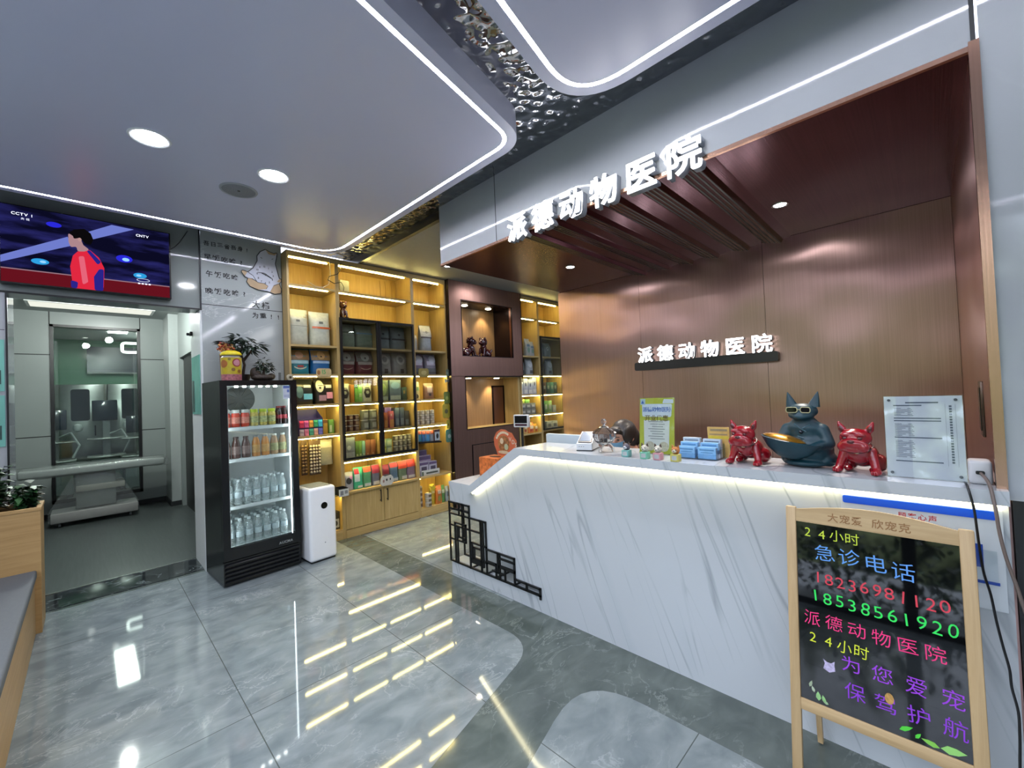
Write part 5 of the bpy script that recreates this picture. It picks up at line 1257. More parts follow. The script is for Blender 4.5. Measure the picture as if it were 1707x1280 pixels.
for k in range(2):
    for i in range(2):
        carton('wet_food_box', '%s box in the small green block, %s layer, behind the second door' % (('lime green', 'mint')[i], ('lower', 'upper')[k]), 'box', 2.462 + 0.072 * i, 4.65, 0.8405 + 0.086 * k, 0.068, 0.084, 0.08, (('#8f9a3a', '#88a49c'), ('#94a088', '#8fae98'))[k][i], [('dark_line', '#3c4a3c', -0.95, 0.95, 0.9, 0.98), ('pale_field', '#aeb8a0', -0.7, 0.7, 0.2, 0.7)], 'small block of wet food boxes')
can_stack(stackname('dark patterned can', 'low behind the second cabinet door', 4, 3), 2.632, 4.64, 0.8405, 0.029, 0.066, 4, 3, '#4d4a4a', '#8c8a88', 'dark patterned cans')
# ledge pouches below the doors
defs = [(2.016, 0.105, 0.20, '#8f9090', [('dark_cat_mark', '#2d3030', -0.7, 0.5, 0.35, 0.7, 'disc'), ('pink_dot', '#b07a98', 0.1, 0.7, 0.62, 0.8, 'disc')], 'grey cat food pouch with a dark cat mark at the ledge start'),
        (2.125, 0.105, 0.235, '#3a9a72', [('white_slash', '#b9c6bc', -0.9, 0.2, 0.35, 0.8), ('red_corner', '#b02a2e', -0.9, 0.1, 0.7, 0.95), ('white_foot', '#b5bcb6', -0.3, 0.8, 0.05, 0.16)], 'green pouch with white slash and red corner on the ledge'),
        (2.230, 0.095, 0.235, '#4f8a60', [('orange_cap', '#b5502a', -0.97, 0.97, 0.72, 0.97), ('pale_foot', '#a5aea8', -0.8, 0.8, 0.05, 0.2)], 'green pouch with an orange cap on the ledge'),
        (2.335, 0.095, 0.235, '#5d5f68', [('red_cap', '#8a2c34', -0.97, 0.97, 0.6, 0.97), ('pale_foot', '#a9aca8', -0.8, 0.8, 0.05, 0.22)], 'slate pouch with a red cap next to the ledge divider'),
        (2.458, 0.10, 0.215, '#74262a', [('grey_field', '#5a5558', -0.7, 0.8, 0.1, 0.5)], 'dark red pouch just past the ledge divider'),
        (2.565, 0.105, 0.23, '#4c6172', [('red_cap', '#96342c', -0.97, 0.97, 0.74, 0.97), ('pale_foot', '#9aa6aa', -0.4, 0.9, 0.05, 0.2)], 'blue grey pouch with a red cap on the ledge'),
        (2.680, 0.12, 0.235, '#5c6a52', [('orange_cap', '#b8452a', -0.97, 0.97, 0.6, 0.97), ('pale_foot', '#a5a89e', -0.3, 0.9, 0.05, 0.22)], 'olive pouch with a wide orange cap on the ledge'),
        (2.800, 0.115, 0.235, '#6d5a66', [('red_cap', '#b03a2a', -0.97, 0.97, 0.62, 0.97), ('pale_foot', '#a5a29c', -0.8, 0.8, 0.05, 0.2)], 'mauve pouch with a red cap at the ledge end')]
for (x, w, h, col, pt, lb) in defs:
    pouch('cat_food_pouch', lb, 'pouch', x, 4.60, 0.5005, w, h, 0.075, col, pt, 'pouches along the lit ledge')
cs = round_poly([(-0.085, 0.03), (-0.055, 0.0), (0.055, 0.0), (0.085, 0.03), (0.08, 0.085), (0.055, 0.115), (-0.02, 0.105), (-0.05, 0.122), (-0.075, 0.09)], 0.015, 3)
t = die_tag('price_tag', 'white cat-head shaped tag hung at the middle of the ledge', 2.43, 0.55, 0.17, 0.12, '#b5b3aa', [('left_eye', '#23211f', -0.15, 0.1, 0.42, 0.66), ('right_eye', '#23211f', 0.4, 0.6, 0.45, 0.68), ('cheek_mark', '#8a6a62', -0.62, -0.35, 0.3, 0.6)], y=4.505, shape=cs)
# lion figure, router and loose cables on top
def lion(name, label, loc, rz, k):
    t = thing(name, label, 'figurine', loc, rz, 'dark red lion figurines')
    pr = [('e', (0, 0.02 * k, 0.075 * k), (0.055 * k, 0.085 * k, 0.065 * k)), ('e', (0, -0.055 * k, 0.13 * k), (0.05 * k, 0.05 * k, 0.075 * k)), ('e', (0, -0.075 * k, 0.225 * k), (0.052 * k, 0.055 * k, 0.055 * k)), ('e', (0, -0.125 * k, 0.21 * k), (0.034 * k, 0.03 * k, 0.028 * k)),
          ('c', (-0.03 * k, -0.09 * k, 0.13 * k), 0.02 * k, (-0.035 * k, -0.11 * k, 0.03 * k), 0.016 * k), ('c', (0.03 * k, -0.09 * k, 0.13 * k), 0.02 * k, (0.035 * k, -0.11 * k, 0.03 * k), 0.016 * k),
          ('e', (-0.035 * k, -0.125 * k, 0.026 * k), (0.02 * k, 0.028 * k, 0.014 * k)), ('e', (0.035 * k, -0.125 * k, 0.026 * k), (0.02 * k, 0.028 * k, 0.014 * k)), ('e', (-0.05 * k, 0.03 * k, 0.05 * k), (0.025 * k, 0.05 * k, 0.04 * k)), ('e', (0.05 * k, 0.03 * k, 0.05 * k), (0.025 * k, 0.05 * k, 0.04 * k)),
          ('c', (0, 0.10 * k, 0.06 * k), 0.016 * k, (0.02 * k, 0.14 * k, 0.12 * k), 0.02 * k)]
    blob('body', pr, pm('lion_red_lacquer', '#3a0f14', 0.14, coat=0.6, var=0.1), t, voxel=0.006 * k, smooth=3)
    g = G()
    for i in range(26):
        a = 2.4 * i; zz = -0.9 + 1.7 * i / 25; rr = math.sqrt(max(0, 1 - zz * zz))
        g.ell((0.055 * k * rr * math.cos(a), -0.065 * k + 0.052 * k * abs(rr * math.sin(a)), 0.228 * k + 0.06 * k * zz), 0.013 * k, sub=1)
    g.build('mane', pm('lion_red_lacquer', '#3a0f14', 0.14), t)
    g = G(); g.box(-0.075 * k, 0.075 * k, -0.155 * k, 0.15 * k, 0.0, 0.014 * k, bev=0.004); g.build('base', pm('lion_base', '#1c090b', 0.2), t)
    for s_ in (-1, 1):
        g = G(); g.ell((s_ * 0.04 * k, -0.07 * k, 0.275 * k), (0.016 * k, 0.012 * k, 0.02 * k)); g.build('ear', pm('lion_red_lacquer', '#3a0f14', 0.14), t)
        g = G(); g.ell((s_ * 0.02 * k, -0.128 * k, 0.238 * k), 0.007 * k); g.build('eye', pm('lion_base', '#1c090b', 0.2), t)
    return t
lion('lion_figure', 'dark red lion figure on top of the glass cabinet, facing the room', (2.05, 4.70, 2.4005), 0, 0.72)
lion('lion_figure', 'dark red lion figure in the copper niche, turned to its neighbour', (3.88, 4.73, 2.0365), rad(78), 1.05)
lion('lion_figure', 'dark red lion figure in the copper niche with its tail to the dark side', (4.24, 4.73, 2.0365), rad(-72), 1.05)
t = thing('wifi_router', 'upright white router on the top compartment of the glass cabinet', 'router', (2.09, 4.74, 2.7005))
g = G(); g.box(-0.055, 0.055, -0.05, 0.05, 0.0, 0.165, bev=0.012); g.build('housing', pm('router_white', '#a3a69b', 0.4), t)
g = G(); g.box(-0.06, 0.09, -0.06, 0.055, -0.0001, 0.008); g.build('foot', m_black, t)
g = G(); g.tube([(1.99, 4.55, 3.02), (1.98, 4.53, 2.93), (1.94, 4.52, 2.87), (1.85, 4.52, 2.83), (1.83, 4.52, 2.79), (1.9, 4.52, 2.76), (1.98, 4.53, 2.79), (2.04, 4.60, 2.76), (2.06, 4.66, 2.715)], 0.004, 6)
tag(g.build('network_cable', m_black), 'looping black cable hanging before the router compartment', 'cable')
g = G(); g.tube([(1.86, 4.53, 3.02), (1.865, 4.53, 2.86), (1.84, 4.52, 2.74), (1.78, 4.52, 2.70), (1.70, 4.52, 2.70), (1.62, 4.52, 2.74)], 0.0035, 6)
tag(g.build('network_cable', pm('pale_cable', '#b0aa98', 0.5)), 'pale loose cable drooping across the top boards', 'cable')
for i, x in enumerate((2.45, 2.52, 2.60, 2.66)):
    g = G(); g.tube([(x, 4.56, 2.89), (x + 0.01, 4.56, 2.8), (x + 0.02, 4.58, 2.704)], 0.0022, 5)
    tag(g.build('thin_wire', pm('wire_tan', '#8a6a3a', 0.5)), 'thin tan wire, %s of four dangling in the top compartment' % ORD[i], 'wire', 'tan wires in the top compartment')
# --- column C
pouch('paper_bag', 'small pale bag with a folded white top beside the cabinet corner', 'food bag', 2.955, 4.69, 2.0855, 0.105, 0.215, 0.10, '#8f8f86', [('white_fold', '#b4b4ae', -0.95, 0.95, 0.78, 0.96)])
pouch('paper_bag', 'grey bag with a slanted white flap and dark band on the upper shelf', 'food bag', 3.135, 4.69, 2.0855, 0.17, 0.345, 0.13, '#7f868c', [('white_flap', '#aeaea8', -0.97, 0.97, 0.56, 0.98), ('dark_band', '#3a3438', -0.97, 0.97, 0.50, 0.55), ('round_mark', '#7c7c78', -0.25, 0.25, 0.68, 0.78, 'disc')])
for (x, lb, cc) in ((3.0, 'dark lilac food bag behind the gold round tag', '#6b5a6c'), (3.195, 'lilac grey food bag with a pale round cat picture', '#77717f')):
    pouch('cat_food_bag', lb, 'food bag', x, 4.70, 1.7805, 0.185, 0.272, 0.12, cc, [('pale_print', '#a9a2b0', -0.7, 0.6, 0.45, 0.66), ('round_picture', '#a8aab4', -0.3, 0.8, 0.55, 0.93, 'disc'), ('lower_panel', '#585a5c', -0.8, 0.8, 0.08, 0.32)], 'lilac cat food bags')
die_tag('price_tag', 'round gold tag hung below the dark lilac bag', 3.0, 1.80, 0.15, 0.11, '#8a7a3c', [('pale_print', '#a99a62', -0.5, 0.6, 0.25, 0.75)])
pouch('treat_pouch', 'cream and green pouch at the cabinet side of the third open shelf', 'pouch', 2.96, 4.66, 1.4655, 0.09, 0.225, 0.07, '#b3a878', [('green_mark', '#5e7a44', -0.3, 0.5, 0.5, 0.72), ('dark_foot', '#3d3a2c', -0.7, 0.3, 0.05, 0.3, 'disc')])
pouch('treat_pouch', 'brown patterned pouch alone on the third open shelf', 'pouch', 3.145, 4.66, 1.4655, 0.15, 0.205, 0.08, '#6d5142', [('pale_field', '#9a8a80', -0.5, 0.5, 0.4, 0.8), ('black_crest', '#2b2322', -0.25, 0.25, 0.18, 0.36, 'disc')])
can_stack(stackname('pale grey can', 'on the shelf past the cabinet', 4, 3), 2.935, 4.63, 1.1405, 0.036, 0.06, 4, 3, '#77716c', '#a09c98', 'pale grey cans')
t = thing('hanging_tray', 'dark shallow tray of blue and red packs fixed under the open shelf', 'tray', (3.085, 4.60, 0.915))
g = G(); g.prism([(-0.18, 0.0), (0.15, -0.02), (0.15, 0.0), (-0.18, 0.018)], 'y', -0.07, 0.28); g.build('tray_floor', m_black, t, smooth=0)
g = G(); g.box(-0.18, -0.174, 0.2, 0.206, 0.0, 0.195); g.box(0.144, 0.15, 0.2, 0.206, -0.01, 0.195); g.build('bracket', m_black, t, smooth=0)
for i, (cc, lb) in enumerate((('#3f7f9a', 'teal'), ('#3a6a9a', 'blue'), ('#4a86b0', 'sky blue'), ('#8a8f96', 'silver'))):
    pouch('treat_pouch', '%s pack with an orange top in the tray under the open shelf' % lb, 'pouch', 2.93 + 0.062 * i, 4.575, 0.935 - 0.004 * i, 0.056, 0.145, 0.03, cc, [('orange_top', '#a5583a', -0.95, 0.95, 0.62, 0.95)], 'packs in the hanging tray')
carton('treat_box', 'white box with a black dog silhouette at the tray end', 'box', 3.178, 4.555, 0.9198, 0.085, 0.15, 0.03, '#3a1f1c', [('white_field', '#a9b2b6', -0.9, 0.9, 0.05, 0.78), ('dog_silhouette', '#16181a', -0.4, 0.5, 0.2, 0.65, 'disc')])
for i, (x, y, z, w, h, cc) in enumerate(((3.0, 4.70, 0.5005, 0.2, 0.31, '#8f8a96'), (3.02, 4.652, 0.5005, 0.215, 0.24, '#9a8a9e'), (2.985, 4.60, 0.5005, 0.13, 0.17, '#a7a3ae'), (3.12, 4.60, 0.5005, 0.12, 0.165, '#a29eac'))):
    carton('wet_food_box', ('tall lilac box at the back of the stepped group', 'mauve printed box in the middle of the stepped group', 'white lilac box at the front of the stepped group, cabinet side', 'white lilac box at the front of the stepped group, niche side')[i], 'box', x, y, z, w, h, 0.045 if i < 2 else 0.05, cc,
           [('purple_band', '#5a4a68', -0.95, 0.95, 0.78, 0.97), ('dark_print', '#4b4452', -0.6, 0.6, 0.35, 0.65)], 'stepped lilac boxes')
carton('price_strip', 'white printed strip standing before the lilac boxes', 'strip', 3.06, 4.545, 0.5005, 0.27, 0.07, 0.008, '#b3b4ae', [('dark_print', '#4b5048', -0.5, 0.8, 0.3, 0.6), ('green_mark', '#3c4f3a', -0.95, -0.8, 0.1, 0.8)])
can_stack(stackname('pale cat food can', 'on the lowest lit shelf', 1, 4), 2.935, 4.62, 0.1055, 0.034, 0.066, 1, 4, '#8a8782', '#5a4a3c', 'pale cat food cans')
can_stack(stackname('cream cat food can', 'in front on the lowest lit shelf', 1, 3), 3.03, 4.575, 0.1055, 0.042, 0.055, 1, 3, '#a09a8a', '#5a5040', 'cream cat food cans')
pouch('treat_pouch', 'yellow pouch standing on the lowest lit shelf', 'pouch', 3.125, 4.63, 0.1055, 0.08, 0.26, 0.06, '#a5902c', [('white_print', '#b5ac80', -0.5, 0.6, 0.55, 0.75)])
pouch('treat_pouch', 'orange pouch with a cat picture on the lowest lit shelf', 'pouch', 3.195, 4.59, 0.1055, 0.09, 0.235, 0.06, '#a5602a', [('white_print', '#b0a088', -0.5, 0.6, 0.55, 0.75), ('cat_picture', '#7a7a3a', -0.6, 0.4, 0.15, 0.45, 'disc')])
pouch('treat_pouch', 'green pouch on the lowest lit shelf', 'pouch', 3.27, 4.61, 0.1055, 0.065, 0.22, 0.05, '#4d7a44', [('white_print', '#a5b098', -0.5, 0.6, 0.55, 0.75)])
pouch('treat_pouch', 'pale blue grey pouch at the niche end of the lowest lit shelf', 'pouch', 3.335, 4.60, 0.1055, 0.05, 0.2, 0.05, '#848f96', [('grey_print', '#5a666c', -0.5, 0.6, 0.35, 0.65)])
t = thing('paper_flower', 'yellow paper flower tag propped among the lowest shelf pouches', 'decoration', (3.085, 4.545, 0.33))
g = G(); g.prism([(0.035 * (1 + 0.25 * math.cos(5 * a)) * math.cos(a), 0.035 * (1 + 0.25 * math.cos(5 * a)) * math.sin(a)) for a in [2 * PI * i / 40 for i in range(40)]], 'y', -0.002, 0.002); g.build('petals', c_('#b8a42a'), t, smooth=0)
g = G(); g.tube([(0, 0, -0.03), (0.005, 0.004, -0.2245)], 0.002, 5); g.build('stem', c_('#7a8a3a'), t)
for (x, z, w, h, cc, mk, lb, nm) in ((3.372, 1.80, 0.05, 0.09, '#6b7a70', '#9aa8a4', 'grey fish shaped tag on the shelf edge by the niche, topmost', 'hanging_tag'), (3.385, 1.695, 0.13, 0.075, '#a0a394', '#4a4c44', 'white bone shaped tag sticking out over the copper niche edge', 'hanging_tag'),
                                   (3.345, 1.47, 0.10, 0.16, '#6b7a34', '#97a050', 'green leaf garland tag on the shelf edge by the niche', 'hanging_tag'), (3.325, 1.30, 0.12, 0.19, '#a0922c', '#54502a', 'large yellow tag with dark lettering marks on the shelf edge', 'hanging_tag'),
                                   (3.352, 1.12, 0.055, 0.12, '#a59a3c', '#6a6428', 'small yellow card clipped above the green pack', 'hanging_tag'), (3.36, 0.97, 0.11, 0.17, '#4d7868', '#a0b0a8', 'green white pack hanging at the shelf edge by the niche', 'hanging_pack')):
    sh = None
    if 'bone' in lb: sh = [(p[0], p[1]) for p in round_poly([(-0.065, 0.0), (-0.045, 0.02), (0.045, 0.02), (0.065, 0.0), (0.065, 0.075), (0.045, 0.055), (-0.045, 0.055), (-0.065, 0.075)], 0.012, 3)]
    die_tag(nm, lb, x, z, w, h, cc, [('pale_print', mk, -0.45, 0.45, 0.3, 0.62)], y=4.528, shape=sh, cat='tag')
# --- shelves beyond the niche (columns D and E)
for i, (x, h, lb) in enumerate(((4.875, 0.28, 'rounded silver bag, front left of the top group past the niche'), (4.985, 0.35, 'tall silver bag behind in the top group past the niche'), (5.085, 0.29, 'rounded silver bag with a green seal in the top group past the niche'), (5.18, 0.25, 'rounded silver bag at the end of the top group past the niche'))):
    pouch('cat_food_bag', lb, 'food bag', x, 4.66 if i != 1 else 4.78, 2.0855, 0.115, h, 0.09, '#84898a', [('blue_label', '#4f6678', -0.6, 0.6, 0.55, 0.68), ('round_seal', '#5f7f74', -0.5, 0.5, 0.2, 0.5, 'disc')], 'silver bags past the niche')
for (x, lb) in ((4.91, 'white cat food bag on the second shelf past the niche, niche side'), (5.12, 'white cat food bag on the second shelf past the niche, cabinet side')):
    pouch('cat_food_bag', lb, 'food bag', x, 4.68, 1.7805, 0.165, 0.274, 0.11, '#8f9494', [('round_picture', '#abafb0', -0.6, 0.6, 0.45, 0.88, 'disc'), ('dark_label', '#4a4c4e', -0.2, 0.7, 0.1, 0.28)], 'white cat food bags past the niche')
for i, (x, h) in enumerate(((4.865, 0.20), (4.975, 0.255), (5.085, 0.24), (5.185, 0.27))):
    carton('treat_box', 'blue white box with a fox mark, %s along the third shelf past the niche' % ORD[i], 'box', x, 4.65, 1.4655, 0.098, h, 0.08, '#8891a8', [('dark_mark', '#3f4660', -0.35, 0.35, 0.5, 0.75, 'disc'), ('pale_foot', '#a5aab4', -0.8, 0.8, 0.08, 0.3)], 'blue white boxes')
for k in range(2):
    for i in range(3):
        carton('wet_food_box', 'grey flat box, %s in the %s layer on the fourth shelf past the niche' % (ORD[i], ('lower', 'upper')[k]), 'box', 4.885 + 0.115 * i, 4.64, 1.1405 + 0.092 * k, 0.11, 0.09, 0.1, '#5a5d5c', [('pale_print', '#8f9390', -0.6, 0.6, 0.3, 0.7)], 'grey flat boxes past the niche')
for i, (x, cc, nm) in enumerate(((4.87, '#8a9a4a', 'lime'), (4.99, '#5f8a4a', 'green'))):
    carton('wet_food_box', '%s box lying on the grey flat boxes past the niche' % nm, 'box', x, 4.64, 1.325, 0.10, 0.06, 0.08, cc)
for i, (x, y, z, w, h, rz, cc, lb) in enumerate(((4.90, 4.62, 0.841, 0.13, 0.20, 0.1, '#a58a58', 'tan snack bag at the front of the heap past the niche'), (5.045, 4.62, 0.841, 0.13, 0.17, -0.1, '#a8653a', 'orange brown snack bag in the heap past the niche'), (5.175, 4.64, 0.841, 0.115, 0.14, 0.1, '#a37a2c', 'mustard snack bag in the heap past the niche'), (4.95, 4.76, 0.841, 0.16, 0.26, 0.0, '#b5a78a', 'cream snack bag at the back of the heap past the niche'))):
    pouch('snack_bag', lb, 'snack bag', x, y, z, w, h, 0.08, cc, [('pale_print', '#b9ad94', -0.5, 0.6, 0.4, 0.7), ('red_print', '#8a3a2a', -0.6, 0.2, 0.15, 0.35)], 'snack bags past the niche', rz)
for (x, lb) in ((5.40, 'grey bag with twin eyes mark behind the far glass door, first'), (5.61, 'grey bag behind the far glass door beside the reception wall')):
    pouch('cat_food_bag', lb, 'food bag', x, 4.70, 2.0855, 0.19, 0.25, 0.12, '#6d7674', [('white_seal', '#a5aca8', -0.4, 0.2, 0.45, 0.75, 'disc'), ('seal_centre', '#3c4442', -0.2, 0.0, 0.54, 0.66, 'disc')], 'bags behind the far glass door')
pouch('cat_food_bag', 'dark food bag on the second shelf behind the far glass door', 'food bag', 5.37, 4.70, 1.7805, 0.15, 0.26, 0.1, '#23251f', [('tan_mark', '#6a6046', -0.3, 0.3, 0.4, 0.6)])
pouch('cat_food_bag', 'white cat food bag on the second shelf behind the far glass door', 'food bag', 5.63, 4.68, 1.7805, 0.17, 0.27, 0.11, '#868c8c', [('round_picture', '#a5aaab', -0.6, 0.6, 0.45, 0.88, 'disc'), ('dark_label', '#3c4042', -0.5, 0.4, 0.1, 0.28)])
for i, (x, cc, nm) in enumerate(((5.36, '#4a2a1a', 'dark brown'), (5.45, '#3a2018', 'deep brown'), (5.55, '#2f4a46', 'dark teal'), (5.65, '#3c6a60', 'teal'), (5.74, '#2a3c3c', 'slate green'))):
    carton('treat_box', '%s box on the third shelf behind the far glass door' % nm, 'box', x, 4.66, 1.4655, 0.085, 0.19, 0.08, cc, [('pale_print', '#7f8a80', -0.5, 0.5, 0.4, 0.7)])
for i, (x, h, cc, nm) in enumerate(((5.37, 0.12, '#6d7678', 'grey'), (5.47, 0.2, '#4f7a44', 'leaf green'), (5.575, 0.2, '#7fa06a', 'pale green'), (5.69, 0.12, '#8a9490', 'pale grey'))):
    carton('treat_box', '%s box on the fourth shelf behind the far glass door' % nm, 'box', x, 4.66, 1.1405, 0.09, h, 0.08, cc, [('pale_print', '#a5aaa2', -0.5, 0.5, 0.3, 0.7)])
for i, (x, cc, nm) in enumerate(((5.38, '#3c4244', 'dark grey'), (5.53, '#86898a', 'light grey'), (5.68, '#8f9294', 'white'))):
    carton('wet_food_box', '%s box on the bottom shelf behind the far glass door' % nm, 'box', x, 4.66, 0.8605, 0.13, 0.13, 0.1, cc, [('dark_print', '#4a4e50', -0.6, 0.6, 0.3, 0.7)])

# ================================================================ drinks in the fridge
FM = Matrix.Translation(FR.location) @ Matrix.Rotation(rad(3.6), 4, 'Z')
def inf(x, y, z): return FM @ Vector((x, y, z))
m_pet = thin('bottle_plastic', (0.86, 0.91, 0.90), 0.10, body=0.24, bodycol=(0.80, 0.87, 0.88))
def bottle(name, label, cat, loc, r, h, body, cap, lab, group, neck=0.42, lab_z=(0.30, 0.52)):
    t = thing(name, label, cat, loc, rad(3.6), group)
    g = G(); g.lathe([(0, 0), (r * 0.9, 0.0), (r, 0.006), (r, h * 0.28), (r * 0.95, h * 0.4), (r, h * 0.55), (r * 0.82, h * 0.74), (r * neck, h * 0.88), (r * neck, h * 0.92), (0, h * 0.92)], 14); g.build('bottle_body', body, t)
    g = G(); g.lathe([(0, h), (r * neck * 1.12, h), (r * neck * 1.15, h * 0.91), (0, h * 0.91)], 12); g.build('cap', cap, t)
    g = G(); g.lathe([(r * 1.015, h * lab_z[0]), (r * 1.015, h * lab_z[1])], 14); g.build('paper_label', lab, t)
    return t
m_wcap = pm('white_cap', '#c6d0d0', 0.4); m_wlab = pm('water_label', '#b4c2c6', 0.4, var=0.2, vscale=60)
m_blab = pm('blue_label', '#8fa6bd', 0.4)
first = None
for (zi, nrow, ys, rowlb) in ((2, 7, (0.135, 0.225, 0.315), 'third shelf'), (3, 7, (0.12, 0.20, 0.28, 0.36), 'bottom shelf')):
    for j, y in enumerate(ys):
        for i in range(nrow):
            loc = inf(-0.222 + 0.071 * i, y, FZ[zi] + 0.001)
            lb = 'water bottle, fridge %s, %s row, %s from the hinge' % (rowlb, ('front', 'second', 'third', 'rear')[j], ORD[i])
            if first is None:
                first = bottle('water_bottle', lb, 'bottle', loc, 0.0305, 0.215, m_pet, m_wcap, m_wlab, 'water bottles in the fridge')
            else:
                dup(first, loc, lb)
def jar(label, loc, liquid, lid, lab, group):
    t = thing('drink_jar', label, 'jar', loc, rad(3.6), group)
    g = G(); g.lathe([(0, 0), (0.030, 0), (0.034, 0.006), (0.034, 0.105), (0.027, 0.122), (0.0, 0.122)], 18); g.build('jar_body', liquid, t)
    g = G(); g.lathe([(0.0, 0.148), (0.028, 0.148), (0.0305, 0.145), (0.0305, 0.121), (0.0, 0.121)], 18); g.build('lid', lid, t)
    g = G(); g.lathe([(0.0346, 0.03), (0.0346, 0.085)], 18); g.build('paper_label', lab, t)
    return t
m_redjuice = pm('red_drink', '#b03a28', 0.15, coat=0.3, var=0.15); m_fruit = pm('fruit_drink', '#b0a052', 0.2, coat=0.3, var=0.35, vscale=60)
for i in range(3):
    jar('red drink jar with a white lid, %s from the hinge on the fridge top shelf' % ORD[i], inf(-0.225 + 0.072 * i, 0.15, FZ[0] + 0.001), m_redjuice, pm('jar_lid_white', '#b9bdb8', 0.4), pm('jar_label_pink', '#c07a6a', 0.4, var=0.3, vscale=60), 'red drink jars')
for i in range(3):
    jar('fruit drink jar with a lime green lid, %s along the fridge top shelf' % ORD[i], inf(-0.009 + 0.072 * i, 0.15, FZ[0] + 0.001), m_fruit, pm('jar_lid_lime', '#a3b52a', 0.4), pm('jar_label_green', '#9aa06a', 0.4, var=0.4, vscale=70), 'fruit drink jars')
m_cola = pm('dark_cola', '#23080a', 0.12, coat=0.3); m_rcap = pm('red_cap', '#7a1420', 0.35)
for i in range(2):
    for j in range(3):
        if i == 0 and j == 2: continue
        bottle('cola_bottle', 'dark cola bottle with red cap, fridge top shelf, %s row, %s' % (('front', 'second', 'rear')[j], ('inner one', 'next to the fridge wall')[i]), 'bottle', inf(0.196 + 0.046 * i - 0.0, 0.13 + 0.055 * j, FZ[0] + 0.001), 0.0215, 0.165, m_cola, m_rcap, pm('cola_label', '#8a2a34', 0.4, var=0.4, vscale=80), 'cola bottles')
for (xs, mt, lb_, cp, nm, k0) in (((-0.23, -0.155, -0.08), pm('plum_tea', '#4d332c', 0.15, coat=0.3, var=0.2), pm('tea_label_dark', '#75605a', 0.4, var=0.3, vscale=60), pm('brown_cap', '#3a2420', 0.4), 'dark plum tea bottle', 'hinge'),
                                  ((0.0, 0.075), pm('orange_tea', '#b5762e', 0.15, coat=0.3, var=0.15), pm('tea_label_amber', '#b58a4a', 0.4, var=0.3, vscale=60), pm('grey_cap', '#7b7f80', 0.4), 'orange tea bottle', 'hinge'),
                                  ((0.15, 0.222), pm('peach_tea', '#9a7a58', 0.15, coat=0.3, var=0.2), pm('tea_label_green', '#8a8a5c', 0.4, var=0.4, vscale=60), pm('pale_cap', '#b9bdb8', 0.4), 'peach tea bottle', 'hinge')):
    for i, x in enumerate(xs):
        bottle('tea_bottle', '%s, %s of its kind on the fridge second shelf' % (nm, ORD[i]), 'bottle', inf(x, 0.15, FZ[1] + 0.001), 0.034, 0.185, mt, cp, lb_, nm + 's', neck=0.55, lab_z=(0.18, 0.55))

# on top of the fridge
ft = inf(-0.16, 0.20, 1.7005)
t = thing('candy_bucket', 'yellow printed snack bucket with a domed lid on top of the fridge', 'bucket', ft, rad(3.6))
g = G(); g.lathe([(0, 0), (0.07, 0), (0.075, 0.006), (0.078, 0.205), (0.07, 0.215), (0.068, 0.23), (0, 0.23)], 28, ms=[0, 0, 0, 1, 1, 1]); g.build('bucket', [pm('bucket_yellow', '#b9a52a', 0.3, var=0.12, vscale=40), pm('bucket_clear_neck', '#8f8880', 0.2)], t)
g = G(); g.lathe([(0, 0.272), (0.03, 0.271), (0.065, 0.258), (0.079, 0.242), (0.08, 0.228), (0.0, 0.228)], 28); g.build('lid', pm('lid_yellow', '#c9b80e', 0.3), t)
g = G(); g.lathe([(0.0755, 0.004), (0.0762, 0.06)], 28); g.build('pink_foot_print', pm('foot_print', '#a3626a', 0.4, var=0.5, vscale=60), t)
for (a, zc, r_, cc, nm) in ((-74, 0.16, 0.036, '#8a2a2e', 'red_badge'), (-74, 0.16, 0.027, '#b9808c', 'badge_centre'), (-150, 0.15, 0.034, '#a0602e', 'cookie_print'), (-95, 0.10, 0.015, '#7a5a22', 'nut_print'), (-115, 0.19, 0.012, '#7a6a22', 'nut_print'), (-60, 0.085, 0.016, '#8a5a22', 'nut_print')):
    g = G(); R_ = 0.0785 + (0.0008 if nm != 'badge_centre' else 0.0014)
    ring_ = []
    c0 = g.bm.verts.new((R_ * math.cos(rad(a)), R_ * math.sin(rad(a)), zc))
    for i in range(18):
        q = 2 * PI * i / 18; aa = rad(a) + r_ * math.cos(q) / R_
        ring_.append(g.bm.verts.new((R_ * math.cos(aa), R_ * math.sin(aa), zc + r_ * math.sin(q))))
    for i in range(18): g.bm.faces.new((c0, ring_[i], ring_[(i + 1) % 18]))
    g.build(nm, c_(cc, 0.4), t, norm=False)
t = thing('artificial_flowers', 'bunch of orange red berries and petals behind the yellow bucket lid', 'flowers', inf(-0.175, 0.31, 1.7005), rad(3.6))
g = G()
for i in range(70):
    p = Vector((random.gauss(0, 0.028), random.gauss(0, 0.02), 0.31 + random.gauss(0, 0.022)))
    g.ell(p, (random.uniform(0.009, 0.016), random.uniform(0.009, 0.014), random.uniform(0.006, 0.012)), (random.random(), random.random(), 0), random.choice((0, 0, 1, 2)), sub=1)
g.build('petals', [c_('#a5502c'), c_('#a83a3a'), c_('#b5824a')], t)
g = G(); g.lathe([(0, 0), (0.035, 0), (0.045, 0.25), (0.03, 0.27), (0, 0.27)], 16); g.build('vase', c_('#5a2f2a', 0.3), t)
